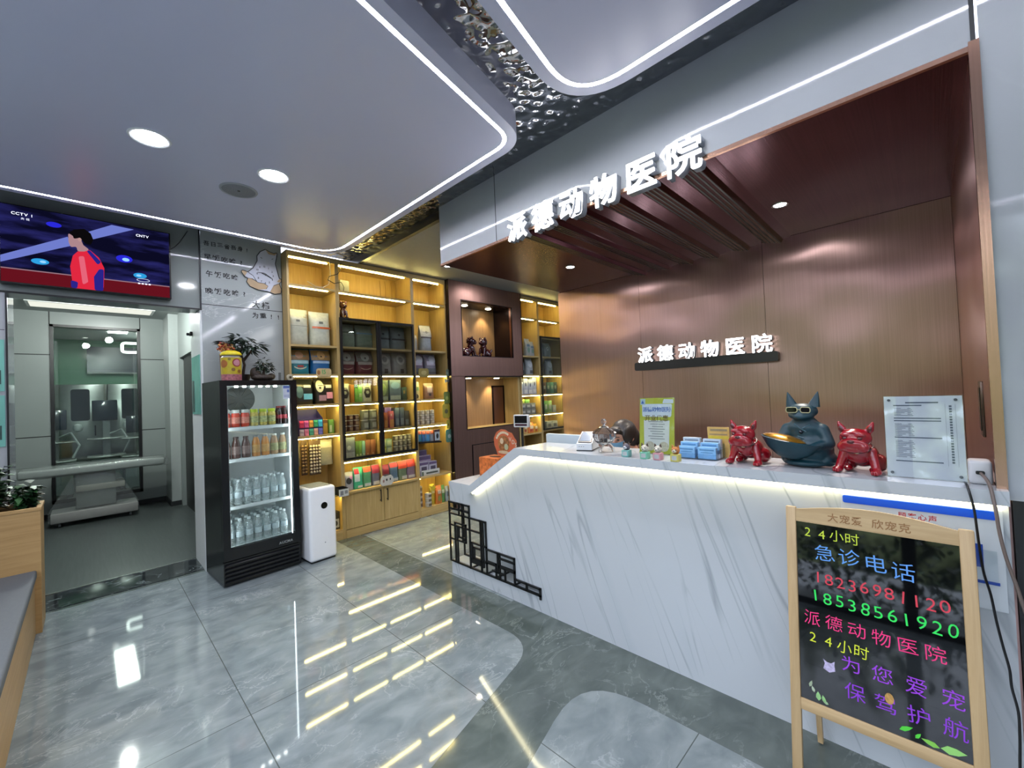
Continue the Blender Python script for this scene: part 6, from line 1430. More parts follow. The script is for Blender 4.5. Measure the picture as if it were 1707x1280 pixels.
def bonsai(label, loc, trunk, clumps, n, leaf, seed):
    random.seed(seed)
    t = thing('bonsai', label, 'plant', loc, rad(3.6), 'bonsai on top of the fridge')
    g = G()
    for tr in trunk: g.tube(tr, [0.014 - 0.009 * i / max(1, len(tr) - 1) for i in range(len(tr))], 7)
    g.build('trunk', pm('bonsai_bark', '#33251a', 0.8, var=0.2, bump=0.6, bscale=80), t)
    lf = G()
    for (c, r_) in clumps:
        for i in range(n):
            d = Vector((random.gauss(0, 1), random.gauss(0, 1), random.gauss(0, 0.55))).normalized()
            p = Vector(c) + Vector((d.x * r_[0], d.y * r_[1], d.z * r_[2])) * random.uniform(0.5, 1.0)
            ax = Vector((d.x, d.y, d.z * 0.4 - random.uniform(0.0, 0.4))).normalized(); sd = ax.cross(Vector((0, 0, 1))).normalized(); up = sd.cross(ax)
            l_ = leaf * random.uniform(0.7, 1.3); w_ = l_ * 0.16
            vs = [lf.bm.verts.new(q) for q in (p, p + ax * l_ * 0.4 + sd * w_ + up * 0.003, p + ax * l_ - up * 0.008, p + ax * l_ * 0.4 - sd * w_ + up * 0.003)]
            f = lf.bm.faces.new(vs); f.material_index = random.choice((0, 0, 1))
    lf.build('foliage', [c_('#16281d', 0.4), c_('#2c4632', 0.4)], t, norm=False)
    return t
t = bonsai('spreading long leaved bonsai behind the yellow bucket on the fridge', inf(-0.03, 0.36, 1.7005), [[(0, 0, 0.05), (0.02, 0, 0.16), (-0.01, 0, 0.27), (0.01, 0, 0.36)], [(0.01, 0, 0.2), (0.07, 0, 0.28), (0.10, 0, 0.33)], [(0.0, 0, 0.22), (-0.06, 0, 0.3), (-0.10, 0, 0.34)]],
       [((0.0, 0, 0.40), (0.10, 0.07, 0.045)), ((0.10, 0, 0.345), (0.09, 0.06, 0.04)), ((-0.09, 0, 0.36), (0.08, 0.06, 0.04)), ((0.03, -0.02, 0.30), (0.09, 0.05, 0.04))], 60, 0.075, 31)
g = G(); g.lathe([(0, 0), (0.05, 0), (0.065, 0.05), (0.07, 0.07), (0.06, 0.07), (0.055, 0.055), (0, 0.055)], 20); g.build('pot', pm('dark_pot', '#231a16', 0.4, var=0.1), t)
t = bonsai('short dark bonsai growing from a brown rockery bowl on the fridge', inf(0.09, 0.20, 1.7005), [[(0.0, 0, 0.05), (0.01, 0, 0.11), (0.0, 0, 0.17)]], [((0.01, 0, 0.165), (0.055, 0.05, 0.055)), ((0.05, 0, 0.125), (0.035, 0.04, 0.045)), ((-0.03, 0, 0.12), (0.025, 0.03, 0.04))], 70, 0.038, 32)
rk = blob('rockery_bowl', [('e', (0, 0, 0.032), (0.10, 0.065, 0.032)), ('e', (-0.075, 0, 0.075), (0.032, 0.03, 0.05)), ('e', (-0.05, 0.01, 0.055), (0.045, 0.045, 0.045)), ('e', (0.07, 0, 0.045), (0.035, 0.04, 0.03))], pm('brown_rock', '#2b1f18', 0.6, var=0.3, vscale=30, bump=0.8, bscale=60), t, 0.006, 2)
g = G(); g.box(-0.008, 0.008, -0.008, 0.008, 0, 0.075); o = g.build('incense_stick_holder', pm('grey_holder', '#5f625f', 0.4), None, inf(0.205, 0.12, 1.7005), rad(3.6)); tag(o, 'small grey upright block beside the rockery bowl on the fridge', 'holder')
t = thing('tape_roll', 'small cream ring shaped roll on the fridge corner', 'roll', inf(0.285, 0.10, 1.7005), rad(3.6))
g = G(); g.lathe([(0.012, -0.012), (0.03, -0.012), (0.03, 0.012), (0.012, 0.012), (0.012, -0.012)], 20, mat=Matrix.Translation((0, 0, 0.0305)) @ Matrix.Rotation(rad(90), 4, 'X')); g.build('roll', c_('#b0a890'), t)
g = G(); g.lathe([(0.007, -0.013), (0.012, -0.013), (0.012, 0.013), (0.007, 0.013), (0.007, -0.013)], 16, mat=Matrix.Translation((0, 0, 0.0305)) @ Matrix.Rotation(rad(90), 4, 'X')); g.build('core', c_('#4a4030'), t)
random.seed(77)
# ================================================================ things on and around the counter
ZC = 1.1125
def ct(name, label, cat, x, y, z=ZC, group=None, rz=-90.0):
    return thing(name, label, cat, (x, y, z), rad(rz), group)     # local -y looks at the customer (-x)

# payment terminal
t = ct('payment_terminal', 'white card payment terminal with a tilted grey screen on the counter', 'payment terminal', 2.30, 1.60, rz=-72)
prof_ = [(-0.085, 0.004), (-0.085, 0.045), (0.045, 0.11), (0.062, 0.10), (0.075, 0.004)]
g = G(); g.prism(prof_, 'x', -0.05, 0.05); o = g.build('housing', pm('terminal_white', '#cfd3d8', 0.3), t, smooth=30)
T_ = Matrix.Translation((0, -0.020, 0.0785)) @ Matrix.Rotation(math.atan2(0.065, 0.13), 4, 'X')
g = G(); g.prism(round_poly([(-0.044, -0.062), (0.044, -0.062), (0.044, 0.066), (-0.044, 0.066)], 0.012), 'z', -0.001, 0.004, mat=T_); g.build('screen_bezel', m_black, t, smooth=0)
g = G(); g.prism([(-0.036, -0.05), (0.036, -0.05), (0.036, 0.056), (-0.036, 0.056)], 'z', 0.004, 0.0048, mat=T_); g.build('screen', pm('terminal_screen', '#7f8da0', 0.15), t, smooth=0)
g = G(); g.box(-0.052, 0.052, -0.088, 0.078, 0.0, 0.006, bev=0.002); g.build('base', m_black, t)
g = G()
for k in range(3): g.box(-0.035 + 0.014 * k, -0.028 + 0.014 * k, -0.0862, -0.085, 0.026, 0.029)
g.build('indicator_dot', m_black, t)

# crystal jar
m_cry = bpy.data.materials.new('cut_crystal'); m_cry.use_nodes = True
_b = m_cry.node_tree.nodes['Principled BSDF']; _b.inputs['Transmission Weight'].default_value = 1.0; _b.inputs['Roughness'].default_value = 0.02; _b.inputs['IOR'].default_value = 1.45; _b.inputs['Base Color'].default_value = (0.93, 0.95, 0.96, 1)
t = ct('crystal_jar', 'footed cut crystal candy jar with a domed lid and ball knob', 'jar', 2.24, 1.435)
def facet(prof, seg=18, off=0.0):
    g = G(); g.lathe(prof, seg); return g
facet([(0.0, 0.045), (0.03, 0.046), (0.055, 0.065), (0.072, 0.095), (0.068, 0.115), (0.064, 0.115), (0.066, 0.095), (0.05, 0.07), (0.0, 0.052)]).build('bowl', m_cry, t, smooth=0)
facet([(0.0, 0.168), (0.016, 0.160), (0.03, 0.152), (0.06, 0.134), (0.076, 0.118), (0.070, 0.116), (0.055, 0.128), (0.02, 0.148), (0.0, 0.152)], 16).build('lid', m_cry, t, smooth=0)
g = G(); g.ell((0, 0, 0.188), (0.017, 0.017, 0.018)); g.lathe([(0.008, 0.160), (0.006, 0.172), (0, 0.172)], 10); g.build('knob', m_cry, t, smooth=0)
for k in range(3):
    a = rad(30 + 120 * k)
    g = G(); g.tube([(0.025 * math.cos(a), 0.025 * math.sin(a), 0.050), (0.045 * math.cos(a), 0.045 * math.sin(a), 0.03), (0.052 * math.cos(a), 0.052 * math.sin(a), 0.004)], [0.014, 0.010, 0.008], 8); g.build('foot', m_cry, t, smooth=0)
for k in range(9):
    g = G(); g.ell((0.028 * math.cos(2.1 * k) * (0.4 + 0.06 * k), 0.028 * math.sin(2.1 * k) * (0.4 + 0.06 * k), 0.068 + 0.004 * (k % 3)), (0.012, 0.009, 0.008), (0.3 * k, 0.2 * k, k)); o = tag(g.build('wrapped_candy', c_(('#7a3a34', '#8a6a5a', '#5a4a4a')[k % 3]), None, None), 'wrapped candy inside the crystal jar, number', 'candy', 'candies in the crystal jar')
    o.location = t.location; o['label'] = 'brown wrapped candy in the bottom of the crystal jar'

# flyer stand
t = ct('flyer_stand', 'upright yellow green clinic flyer in a clear stand on the counter', 'flyer', 2.305, 1.132)
TL = Matrix.Translation((0, 0, 0)) @ Matrix.Rotation(rad(-6), 4, 'X')
fw_, fh_ = 0.105, 0.325
g = G(); g.box(-fw_, fw_, -0.002, 0.002, 0.005, fh_, mat=TL); g.build('sheet', pm('flyer_lime', '#b0b53a', 0.3), t, smooth=0)
g = G(); g.prism(round_poly([(-0.088, 0.215), (0.088, 0.215), (0.093, 0.29), (-0.09, 0.29)], 0.012), 'y', -0.0028, -0.002, mat=TL); g.build('title_field', pm('flyer_pale', '#ccd6e4', 0.3), t, smooth=0)
g = G(); g.prism([(-0.075, 0.045), (0.075, 0.045), (0.078, 0.195), (-0.078, 0.195)], 'y', -0.0028, -0.002, mat=TL); g.build('text_field', pm('flyer_white', '#d4d6d6', 0.3), t, smooth=0)
def ttext(parent, name, s, size, x, z, mat, adv, bold=0.012, dy=-0.0036, TL=TL):
    g = G(); text(g, s, size, (x, dy, z), '-y', bold=bold, adv=adv)
    bmesh.ops.transform(g.bm, matrix=TL, verts=g.bm.verts[:]); return g.build(name, mat, parent, smooth=0)
ttext(t, 'title_lettering', '派德动物医院', 0.030, -0.086, 0.245, pm('flyer_blue', '#2f5fb0', 0.4), 0.0290, 0.02)
ttext(t, 'second_lettering', '开业优惠', 0.036, -0.072, 0.192, pm('flyer_brown', '#6d5a2c', 0.4), 0.036, 0.02)
g = G(); g.prism(round_poly([(0.035, 0.293), (0.1, 0.293), (0.1, 0.315), (0.045, 0.318)], 0.006), 'y', -0.003, -0.002, mat=TL); g.build('corner_field', pm('flyer_pale', '#b9c6d6', 0.3), t, smooth=0)
g = G(); g.prism([(-0.1, 0.285), (-0.07, 0.285), (-0.07, 0.32), (-0.1, 0.32)], 'y', -0.003, -0.002, mat=TL); g.build('emblem_field', pm('flyer_emblem', '#a9c0cc', 0.3), t, smooth=0)
g = G(); g.prism([(-0.096, 0.292), (-0.086, 0.312), (-0.076, 0.292)], 'y', -0.0036, -0.003, mat=TL); g.build('emblem', pm('flyer_blue', '#2f5fb0', 0.4), t, smooth=0)
g = G()
for k in range(8): g.box(-0.05 + 0.012 * (k % 3), 0.04 + 0.01 * (k % 2), -0.0034, -0.0028, 0.185 - 0.014 * k, 0.1885 - 0.014 * k, mat=TL)
g.build('text_line', pm('flyer_grey_print', '#6d7178', 0.4), t, smooth=0)
for x_ in (-0.04, 0.045):
    g = G(); g.prism(ell2(x_, 0.045, 0.03, 0.028), 'y', -0.004, -0.003, mat=TL); g.build('puppy_picture', pm('flyer_puppy', '#bdb6a4', 0.4, var=0.2, vscale=90), t, smooth=0)
g = G(); g.box(-fw_ - 0.003, fw_ + 0.003, -0.006, -0.0045, 0.0, fh_ + 0.004, mat=TL); g.box(-fw_ - 0.003, fw_ + 0.003, -0.006, 0.09, 0.0, 0.003); g.build('clear_holder', thin('acrylic', (0.93, 0.95, 0.94), 0.05), t, smooth=0)

# puppy figures on cubes
def puppy(label, y, cube, fur, face, x=2.136, ears='#4a3a34'):
    t = ct('puppy_figure', label, 'figurine', x, y, group='puppy figures on cubes')
    g = G(); g.box(-0.021, 0.021, -0.021, 0.021, 0, 0.038, bev=0.003); g.build('cube', c_(cube, 0.4), t)
    g = G(); g.prism(round_poly([(-0.013, 0.008), (0.013, 0.008), (0.013, 0.03), (-0.013, 0.03)], 0.004), 'y', -0.0218, -0.0208); g.build('cube_print', c_('#a9aeb0', 0.4), t, smooth=0)
    blob('body', [('e', (0, 0, 0.056), (0.022, 0.019, 0.019)), ('e', (0, -0.014, 0.051), (0.011, 0.010, 0.009)), ('e', (0, 0.004, 0.042), (0.015, 0.014, 0.008))], pm('fur_' + fur.lstrip('#'), fur, 0.6), t, 0.0028, 2)
    g = G(); g.ell((0, -0.016, 0.053), (0.013, 0.010, 0.010)); g.build('muzzle_patch', pm('fur_' + face.lstrip('#'), face, 0.6), t)
    for s_ in (-1, 1):
        g = G(); g.prism([(s_ * 0.006, 0.070), (s_ * 0.020, 0.066), (s_ * 0.017, 0.085)], 'y', -0.003, 0.004); g.build('ear', pm('fur_' + ears.lstrip('#'), ears, 0.6), t)
        g = G(); g.ell((s_ * 0.009, -0.0185, 0.060), 0.0032); g.build('eye', m_black, t)
    g = G(); g.ell((0, -0.0255, 0.055), (0.0035, 0.0025, 0.0025)); g.build('nose', m_black, t)
puppy('grey and white husky puppy figure on a teal cube', 1.235, '#6fa9a6', '#5a5660', '#c4c7cc', 2.15)
puppy('white puppy figure on a green cube before the flyer', 1.115, '#6fb39a', '#b9b6a8', '#c4c0b4')
puppy('white puppy figure on a pink cube before the flyer', 1.04, '#c08a92', '#b9b6a8', '#c4c0b4')
puppy('ginger puppy figure on a yellow cube beside the card holder', 0.945, '#b8b05a', '#b5733a', '#c4b9a4', ears='#b5733a')

# card holder with cards
t = ct('card_holder', 'clear acrylic card holder with stepped compartments on the counter', 'card holder', 2.30, 0.885)
m_a2 = thin('acrylic_blue', (0.86, 0.92, 0.97), 0.06)
g = G(); g.box(-0.108, 0.108, -0.06, 0.06, 0, 0.004)
for x_ in (-0.108, -0.002, 0.104): g.box(x_, x_ + 0.004, -0.06, 0.06, 0.004, 0.05)
for yy, hh in ((-0.06, 0.03), (-0.018, 0.045), (0.022, 0.06), (0.058, 0.075)): g.box(-0.108, 0.108, yy, yy + 0.003, 0.004, hh)
g.build('compartments', m_a2, t, smooth=0)
for (cx, cy, h_, col, lb) in ((-0.053, -0.036, 0.058, '#7fb2dc', 'light blue card stack in the front compartment, flyer side'), (0.053, -0.036, 0.058, '#7fb2dc', 'light blue card stack in the front compartment, bulldog side'),
                              (-0.053, 0.004, 0.078, '#86b6de', 'light blue card stack in the middle compartment, flyer side'), (0.053, 0.004, 0.078, '#86b6de', 'light blue card stack in the middle compartment, bulldog side'),
                              (-0.053, 0.040, 0.098, '#b3bfcc', 'white card stack in the rear compartment, flyer side'), (0.053, 0.040, 0.094, '#b3bfcc', 'white card stack in the rear compartment, bulldog side')):
    q = ct('card_stack', lb, 'cards', 2.30 + cy, 0.885 - cx, ZC + 0.0045, 'cards in the acrylic holder')
    g = G(); g.box(-0.045, 0.045, -0.013, 0.013, 0.0, h_); g.build('cards', c_(col, 0.4), q, smooth=0)
    g = G(); g.box(-0.036, 0.036, -0.0136, -0.013, h_ - 0.016, h_ - 0.009); g.box(-0.03, 0.03, -0.0136, -0.013, h_ - 0.028, h_ - 0.024); g.build('card_print', c_('#4a7fae' if col != '#b3bfcc' else '#6d7a88', 0.4), q, smooth=0)
q = ct('card_sign', 'yellow printed card standing at the back of the acrylic holder', 'card', 2.368, 0.81)
g = G(); g.box(-0.055, 0.055, -0.0015, 0.0015, 0, 0.16); g.build('card', c_('#c2a05a', 0.4), q, smooth=0)
g = G(); g.box(-0.04, 0.045, -0.0022, -0.0015, 0.138, 0.150); g.box(-0.045, 0.045, -0.0022, -0.0015, 0.118, 0.124); g.build('upper_print', c_('#8a7a5c', 0.4), q, smooth=0)
g = G(); g.box(-0.05, 0.05, -0.0022, -0.0015, 0.098, 0.112); g.build('yellow_band', c_('#c6b43a', 0.4), q, smooth=0)

# red bulldogs
def bulldog(label, x, y, k, rz):
    t = ct('bulldog_statue', label, 'statue', x, y, group='red bulldog statues', rz=rz)
    m = pm('red_lacquer', '#8e0a1b', 0.22, coat=0.5, var=0.08, vscale=12)
    P = [('e', (0, 0.035, 0.070), (0.052, 0.068, 0.052)), ('e', (0, -0.020, 0.088), (0.050, 0.042, 0.052)), ('e', (0, -0.03, 0.105), (0.042, 0.036, 0.04)),
         ('c', (-0.044, -0.030, 0.092), 0.021, (-0.063, -0.048, 0.022), 0.0155), ('c', (0.044, -0.030, 0.092), 0.021, (0.063, -0.048, 0.022), 0.0155),
         ('e', (-0.065, -0.060, 0.013), (0.020, 0.025, 0.0135)), ('e', (0.065, -0.060, 0.013), (0.020, 0.025, 0.0135)),
         ('e', (-0.050, 0.050, 0.038), (0.030, 0.045, 0.037)), ('e', (0.050, 0.050, 0.038), (0.030, 0.045, 0.037)), ('e', (-0.044, -0.002, 0.013), (0.017, 0.028, 0.013)), ('e', (0.044, -0.002, 0.013), (0.017, 0.028, 0.013)),
         ('e', (0, -0.052, 0.150), (0.056, 0.044, 0.042)), ('e', (0, -0.090, 0.128), (0.047, 0.026, 0.026)), ('e', (-0.030, -0.086, 0.116), (0.025, 0.024, 0.024)), ('e', (0.030, -0.086, 0.116), (0.025, 0.024, 0.024)),
         ('e', (0, -0.086, 0.104), (0.030, 0.020, 0.014)), ('e', (-0.024, -0.086, 0.166), (0.020, 0.011, 0.009)), ('e', (0.024, -0.086, 0.166), (0.020, 0.011, 0.009)), ('e', (0, -0.084, 0.176), (0.035, 0.010, 0.005)),
         ('e', (-0.047, -0.045, 0.187), (0.015, 0.010, 0.020), (0, rad(-18), 0)), ('e', (0.047, -0.045, 0.187), (0.015, 0.010, 0.020), (0, rad(18), 0)), ('e', (-0.053, -0.045, 0.200), (0.009, 0.007, 0.016), (0, rad(-15), 0)), ('e', (0.053, -0.045, 0.200), (0.009, 0.007, 0.016), (0, rad(15), 0)), ('c', (-0.052, -0.045, 0.198), 0.011, (-0.058, -0.044, 0.214), 0.006), ('c', (0.052, -0.045, 0.198), 0.011, (0.058, -0.044, 0.214), 0.006)]
    S_ = lambda v: tuple(c * k for c in v)
    Q = []
    for p in P:
        if p[0] == 'e': Q.append(('e', S_(p[1]), S_(p[2])) + tuple(p[3:]))
        else: Q.append(('c', S_(p[1]), p[2] * k, S_(p[3]), p[4] * k))
    blob('body', Q, m, t, 0.0036, 3)
    for s_ in (-1, 1):
        g = G(); g.ell(S_((s_ * 0.026, -0.096, 0.152)), S_((0.009, 0.006, 0.008))); g.build('eye', pm('red_lacquer_dark', '#4d050e', 0.15, coat=0.5), t)
        g = G(); g.ell(S_((s_ * 0.049, -0.056, 0.187)), S_((0.008, 0.004, 0.014)), (0, rad(18 * s_), 0)); g.build('inner_ear', pm('red_lacquer_dark', '#4d050e', 0.15), t)
        for q_ in (-0.008, 0.0, 0.008):
            g = G(); g.ell(S_((s_ * 0.065 + q_, -0.083, 0.012)), S_((0.0048, 0.006, 0.009))); g.build('toe', m, t)
    g = G(); g.ell(S_((0, -0.114, 0.139)), S_((0.013, 0.006, 0.008))); g.build('nose', pm('red_lacquer_dark', '#4d050e', 0.15), t)
    g = G(); g.tube([S_((0.050 * math.cos(a), -0.028 + 0.044 * math.sin(a), 0.110 - 0.020 * math.sin(-a) * 1.0)) for a in [2 * PI * i / 24 for i in range(24)]], 0.0042 * k, 6, closed=True); g.build('collar', pm('dark_red_collar', '#3a0a10', 0.4), t)
    g = G(); g.ell(S_((0.008, -0.076, 0.090)), S_((0.010, 0.004, 0.005))); g.build('collar_tag', pm('brass_tag', '#b9a58a', 0.25, metal=0.8), t)
    return t
bulldog('red bulldog statue between the card holder and the dark blue animal statue', 2.262, 0.637, 0.97, -98)
bulldog('red bulldog statue between the dark blue animal statue and the price sheet', 2.262, 0.215, 0.97, -100)

# dark blue butler animal
t = ct('animal_statue', 'dark blue pointy eared animal statue in sunglasses holding a gold lined dish', 'statue', 2.31, 0.415, rz=-97)
m_tl = pm('dark_teal_resin', '#0f3742', 0.42, var=0.18, vscale=14, coat=0.0)
pr = [('e', (0, 0.0, 0.018), (0.092, 0.075, 0.020)), ('e', (0.01, 0.012, 0.078), (0.096, 0.075, 0.078)), ('e', (0.0, 0.012, 0.150), (0.066, 0.052, 0.062)), ('e', (0.0, 0.012, 0.172), (0.078, 0.052, 0.040)), ('e', (0.0, 0.008, 0.198), (0.052, 0.042, 0.030)),
      ('e', (0, -0.008, 0.250), (0.060, 0.048, 0.036)), ('e', (0, -0.030, 0.232), (0.052, 0.030, 0.022)), ('e', (0, -0.046, 0.226), (0.032, 0.018, 0.014)),
      ('c', (-0.066, 0.006, 0.165), 0.030, (-0.092, -0.020, 0.115), 0.024), ('c', (-0.090, -0.020, 0.115), 0.023, (-0.080, -0.060, 0.095), 0.019), ('c', (0.066, 0.006, 0.165), 0.030, (0.094, -0.012, 0.108), 0.025), ('c', (0.092, -0.012, 0.108), 0.023, (0.055, -0.065, 0.092), 0.019),
      ('e', (0.082, 0.02, 0.035), (0.032, 0.05, 0.033)), ('e', (-0.075, 0.02, 0.03), (0.03, 0.045, 0.028))]
blob('body', pr, m_tl, t, 0.005, 4)
def ear_cone(s_):
    g = G(); b0 = Vector((s_ * 0.040, -0.004, 0.268)); tip = Vector((s_ * 0.060, 0.0, 0.338)); k_ = 10
    rings = []
    for j in range(6):
        u = j / 5; c0 = b0.lerp(tip, u); r = 0.026 * (1 - u) ** 0.9 + 0.0015
        rings.append([g.bm.verts.new(c0 + Vector((r * math.cos(2 * PI * i / k_), 0.55 * r * math.sin(2 * PI * i / k_), 0))) for i in range(k_)])
    for A, B in zip(rings, rings[1:]):
        for i in range(k_): g.bm.faces.new((A[i], A[(i + 1) % k_], B[(i + 1) % k_], B[i]))
    g.bm.faces.new(rings[-1])
    return g
for s_ in (-1, 1):
    ear_cone(s_).build('ear', m_tl, t)
g = G(); g.lathe([(0, -0.088), (0.040, -0.080), (0.078, -0.048), (0.108, 0.0), (0.102, 0.002), (0.08, -0.018), (0, -0.040)], 32, mat=Matrix.Translation((-0.035, -0.062, 0.122)) @ Matrix.Rotation(rad(9), 4, 'Y') @ Matrix.Diagonal((1.15, 0.68, 1, 1))); g.build('dish', m_tl, t)
g = G(); g.lathe([(0, 0.012), (0.05, 0.010), (0.085, 0.004), (0.1015, -0.002)], 32, mat=Matrix.Translation((-0.062, -0.064, 0.130)) @ Matrix.Rotation(rad(12), 4, 'Y') @ Matrix.Diagonal((0.86, 0.50, 1.2, 1))); g.build('gold_lining', pm('gold_lining', '#c08a2c', 0.25, metal=0.7, var=0.2), t)
for s_ in (-1, 1):
    lens = round_poly([(s_ * 0.026 - 0.021, 0.246), (s_ * 0.026 + 0.021, 0.246), (s_ * 0.026 + 0.021, 0.270), (s_ * 0.026 - 0.021, 0.270)], 0.011, 5)
    YL = Matrix.Translation((s_ * 0.002, -0.053, 0)) @ Matrix.Rotation(rad(-14 * s_), 4, 'Z')
    g = G(); g.prism(lens, 'y', -0.002, 0.001, mat=YL); g.build('sunglass_lens', pm('lens_black', '#07080a', 0.06), t, smooth=0)
    g = G(); g.tube([YL @ Vector((x_, -0.002, z_)) for x_, z_ in lens], 0.0019, 5, closed=True); g.build('sunglass_rim', pm('cream_rim', '#b9b48c', 0.3), t)
g = G(); g.tube([(-0.008, -0.056, 0.259), (0.008, -0.056, 0.259)], 0.0018, 5); g.build('sunglass_bridge', pm('cream_rim', '#b9b48c', 0.3), t)
g = G(); g.ell((0.0, -0.042, 0.158), 0.009); g.build('button', pm('navy_button', '#0d1a2a', 0.2), t)
for a in ([(-0.03, -0.03, 0.192), (0.0, -0.043, 0.172), (0.02, -0.044, 0.160)], [(0.032, -0.028, 0.190), (0.004, -0.043, 0.172)], [(-0.012, -0.05, 0.140), (0.012, -0.046, 0.128)]):
    g = G(); g.tube(a, 0.0028, 6); g.build('robe_fold', pm('teal_fold', '#3f5f6a', 0.4), t)

# price sheet in acrylic, power box
t = ct('price_sheet', 'large white printed price sheet in an acrylic stand at the counter end', 'sign', 2.212, 0.024, rz=-90)
TA = Matrix.Rotation(rad(-4), 4, 'X')
g = G(); g.box(-0.107, 0.107, 0.0005, 0.003, 0.002, 0.312, mat=TA); g.build('paper', pm('sheet_paper', '#e4e6ec', 0.4, var=0.02), t, smooth=0)
m_gacr = thin('gloss_acrylic', (0.95, 0.97, 0.98), 0.14)
g = G(); g.box(-0.108, 0.108, -0.004, -0.001, 0.0, 0.314, mat=TA); g.box(-0.108, 0.108, 0.004, 0.007, 0.0, 0.314, mat=TA); g.box(-0.108, 0.108, 0.0, 0.09, 0.0, 0.004); g.build('acrylic_stand', m_gacr, t, smooth=0)
g = G()
def ln(x0, x1, z, h=0.0028): g.box(x0, x1, -0.0003, 0.0004, z, z + h, mat=TA)
ln(-0.045, 0.045, 0.285, 0.005); ln(-0.08, 0.0, 0.275, 0.004)
for z0_, n_ in ((0.265, 6), (0.205, 9), (0.14, 12)):
    for k in range(n_):
        ln(-0.078, -0.078 + 0.02 + 0.01 * ((k * 3) % 4), z0_ - 0.0056 * k, 0.0018); ln(-0.04, -0.03 + 0.003 * (k % 3), z0_ - 0.0056 * k, 0.0018)
for z_ in (0.226, 0.216, 0.152, 0.062):
    ln(-0.08, 0.05, z_, 0.004)
g.build('text_line', pm('sheet_print', '#5d6678', 0.5), t, smooth=0)
g = G()
for k in range(22): ln(0.072, 0.079, 0.27 - 0.0098 * k, 0.0065)
ln(0.062, 0.0625, 0.052, 0.23); ln(0.088, 0.0885, 0.052, 0.23)
g.build('margin_lettering', pm('sheet_print', '#5d6678', 0.5), t, smooth=0)
for (x_, z_) in ((-0.092, 0.297), (0.09, 0.297), (-0.092, 0.018), (0.092, 0.018)):
    g = G(); g.lathe([(0, -0.0065), (0.004, -0.0065), (0.005, -0.004)], 12, mat=TA @ Matrix.Translation((x_, 0, z_)) @ Matrix.Rotation(rad(90), 4, 'X') @ Matrix.Translation((0, 0, 0.0105))); g.build('screw', pm('steel_screw', '#5a5f66', 0.3, metal=0.8), t)
t = ct('power_box', 'white rounded power box with a black plug at the counter end', 'power adapter', 2.235, -0.1145)
g = G(); g.box(-0.029, 0.029, -0.04, 0.04, 0.0, 0.082, bev=0.010, seg=3); g.build('housing', pm('adapter_white', '#c9c9cc', 0.3), t)
g = G(); g.prism(round_poly([(-0.012, 0.036), (0.010, 0.036), (0.010, 0.048), (-0.012, 0.048)], 0.005), 'y', -0.0475, -0.0395); g.build('plug', m_black, t)
def smoothpath(pts, n=6):
    P = [Vector(p) for p in pts]; out = []
    for i in range(len(P) - 1):
        a, b, c, d = P[max(i - 1, 0)], P[i], P[i + 1], P[min(i + 2, len(P) - 1)]
        for j in range(n):
            u = j / n
            out.append(0.5 * ((2 * b) + (c - a) * u + (2 * a - 5 * b + 4 * c - d) * u * u + (3 * b - a - 3 * c + d) * u ** 3))
    out.append(P[-1]); return out
g = G(); g.tube(smoothpath([(2.19, -0.075, 1.117), (2.10, -0.077, 1.121), (2.085, -0.088, 1.053), (2.085, -0.092, 0.988), (2.085, -0.096, 0.912), (2.085, -0.102, 0.836), (2.085, -0.114, 0.771), (2.085, -0.123, 0.687), (2.08, -0.133, 0.614), (2.08, -0.144, 0.543), (2.075, -0.146, 0.490), (2.07, -0.156, 0.419), (2.06, -0.155, 0.345), (2.04, -0.15, 0.2), (2.03, -0.17, 0.05), (1.98, -0.20, 0.006), (1.9, -0.26, 0.006)]), 0.0035, 6)
tag(g.build('power_cable', m_black), 'thin black cable hanging down the counter front behind the easel', 'cable')
g = G(); g.tube(smoothpath([(2.183, -0.1145, 1.154), (2.11, -0.128, 1.13), (2.085, -0.136, 1.06), (2.085, -0.142, 0.98), (2.088, -0.153, 0.90), (2.088, -0.172, 0.81), (2.088, -0.195, 0.70), (2.09, -0.26, 0.50), (2.05, -0.32, 0.15), (1.98, -0.36, 0.006), (1.9, -0.40, 0.006)]), 0.0048, 6)
tag(g.build('power_cable', pm('taupe_cable', '#6d5f58', 0.5)), 'taupe cable running from the white power box down past the counter end', 'cable')
t = thing('wall_plate', 'dark switch plate on the copper side wall above the power box', 'switch', (2.52, -0.148, 1.36))
g = G(); g.box(-0.05, 0.05, -0.004, 0.006, -0.11, 0.11, bev=0.003); g.build('plate', pm('plate_bronze', '#5a4a3e', 0.2, metal=0.7), t)
g = G(); g.box(-0.035, 0.03, 0.006, 0.009, -0.085, 0.085); g.build('rocker', pm('plate_dark', '#1a1c18', 0.15), t)

# things on the lower desk at the far end
t = thing('monitor', 'white backed monitor standing low behind the counter', 'monitor', (2.575, 1.965, 0.7475), rad(-90))
g = G(); g.box(-0.21, 0.21, -0.02, 0.015, 0.13, 0.42, bev=0.008); g.build('back_shell', pm('monitor_white', '#aebbc4', 0.35), t)
g = G(); g.box(-0.20, 0.20, 0.015, 0.018, 0.14, 0.41); g.build('screen', pm('lens_black', '#07080a', 0.06), t, smooth=0)
g = G(); g.box(-0.03, 0.03, -0.012, 0.012, 0.01, 0.20, bev=0.004); g.build('stand', pm('monitor_white', '#aebbc4', 0.35), t)
g = G(); g.box(-0.1, 0.1, -0.07, 0.09, 0.0, 0.012, bev=0.004); g.build('base', pm('monitor_white', '#aebbc4', 0.35), t)
t = thing('display_box', 'orange patterned box with a scalloped orange header card on the low desk', 'display box', (2.555, 2.775, 0.7725), rad(-90))
m_or = pm('orange_print', '#b5602c', 0.45, var=0.45, vscale=38)
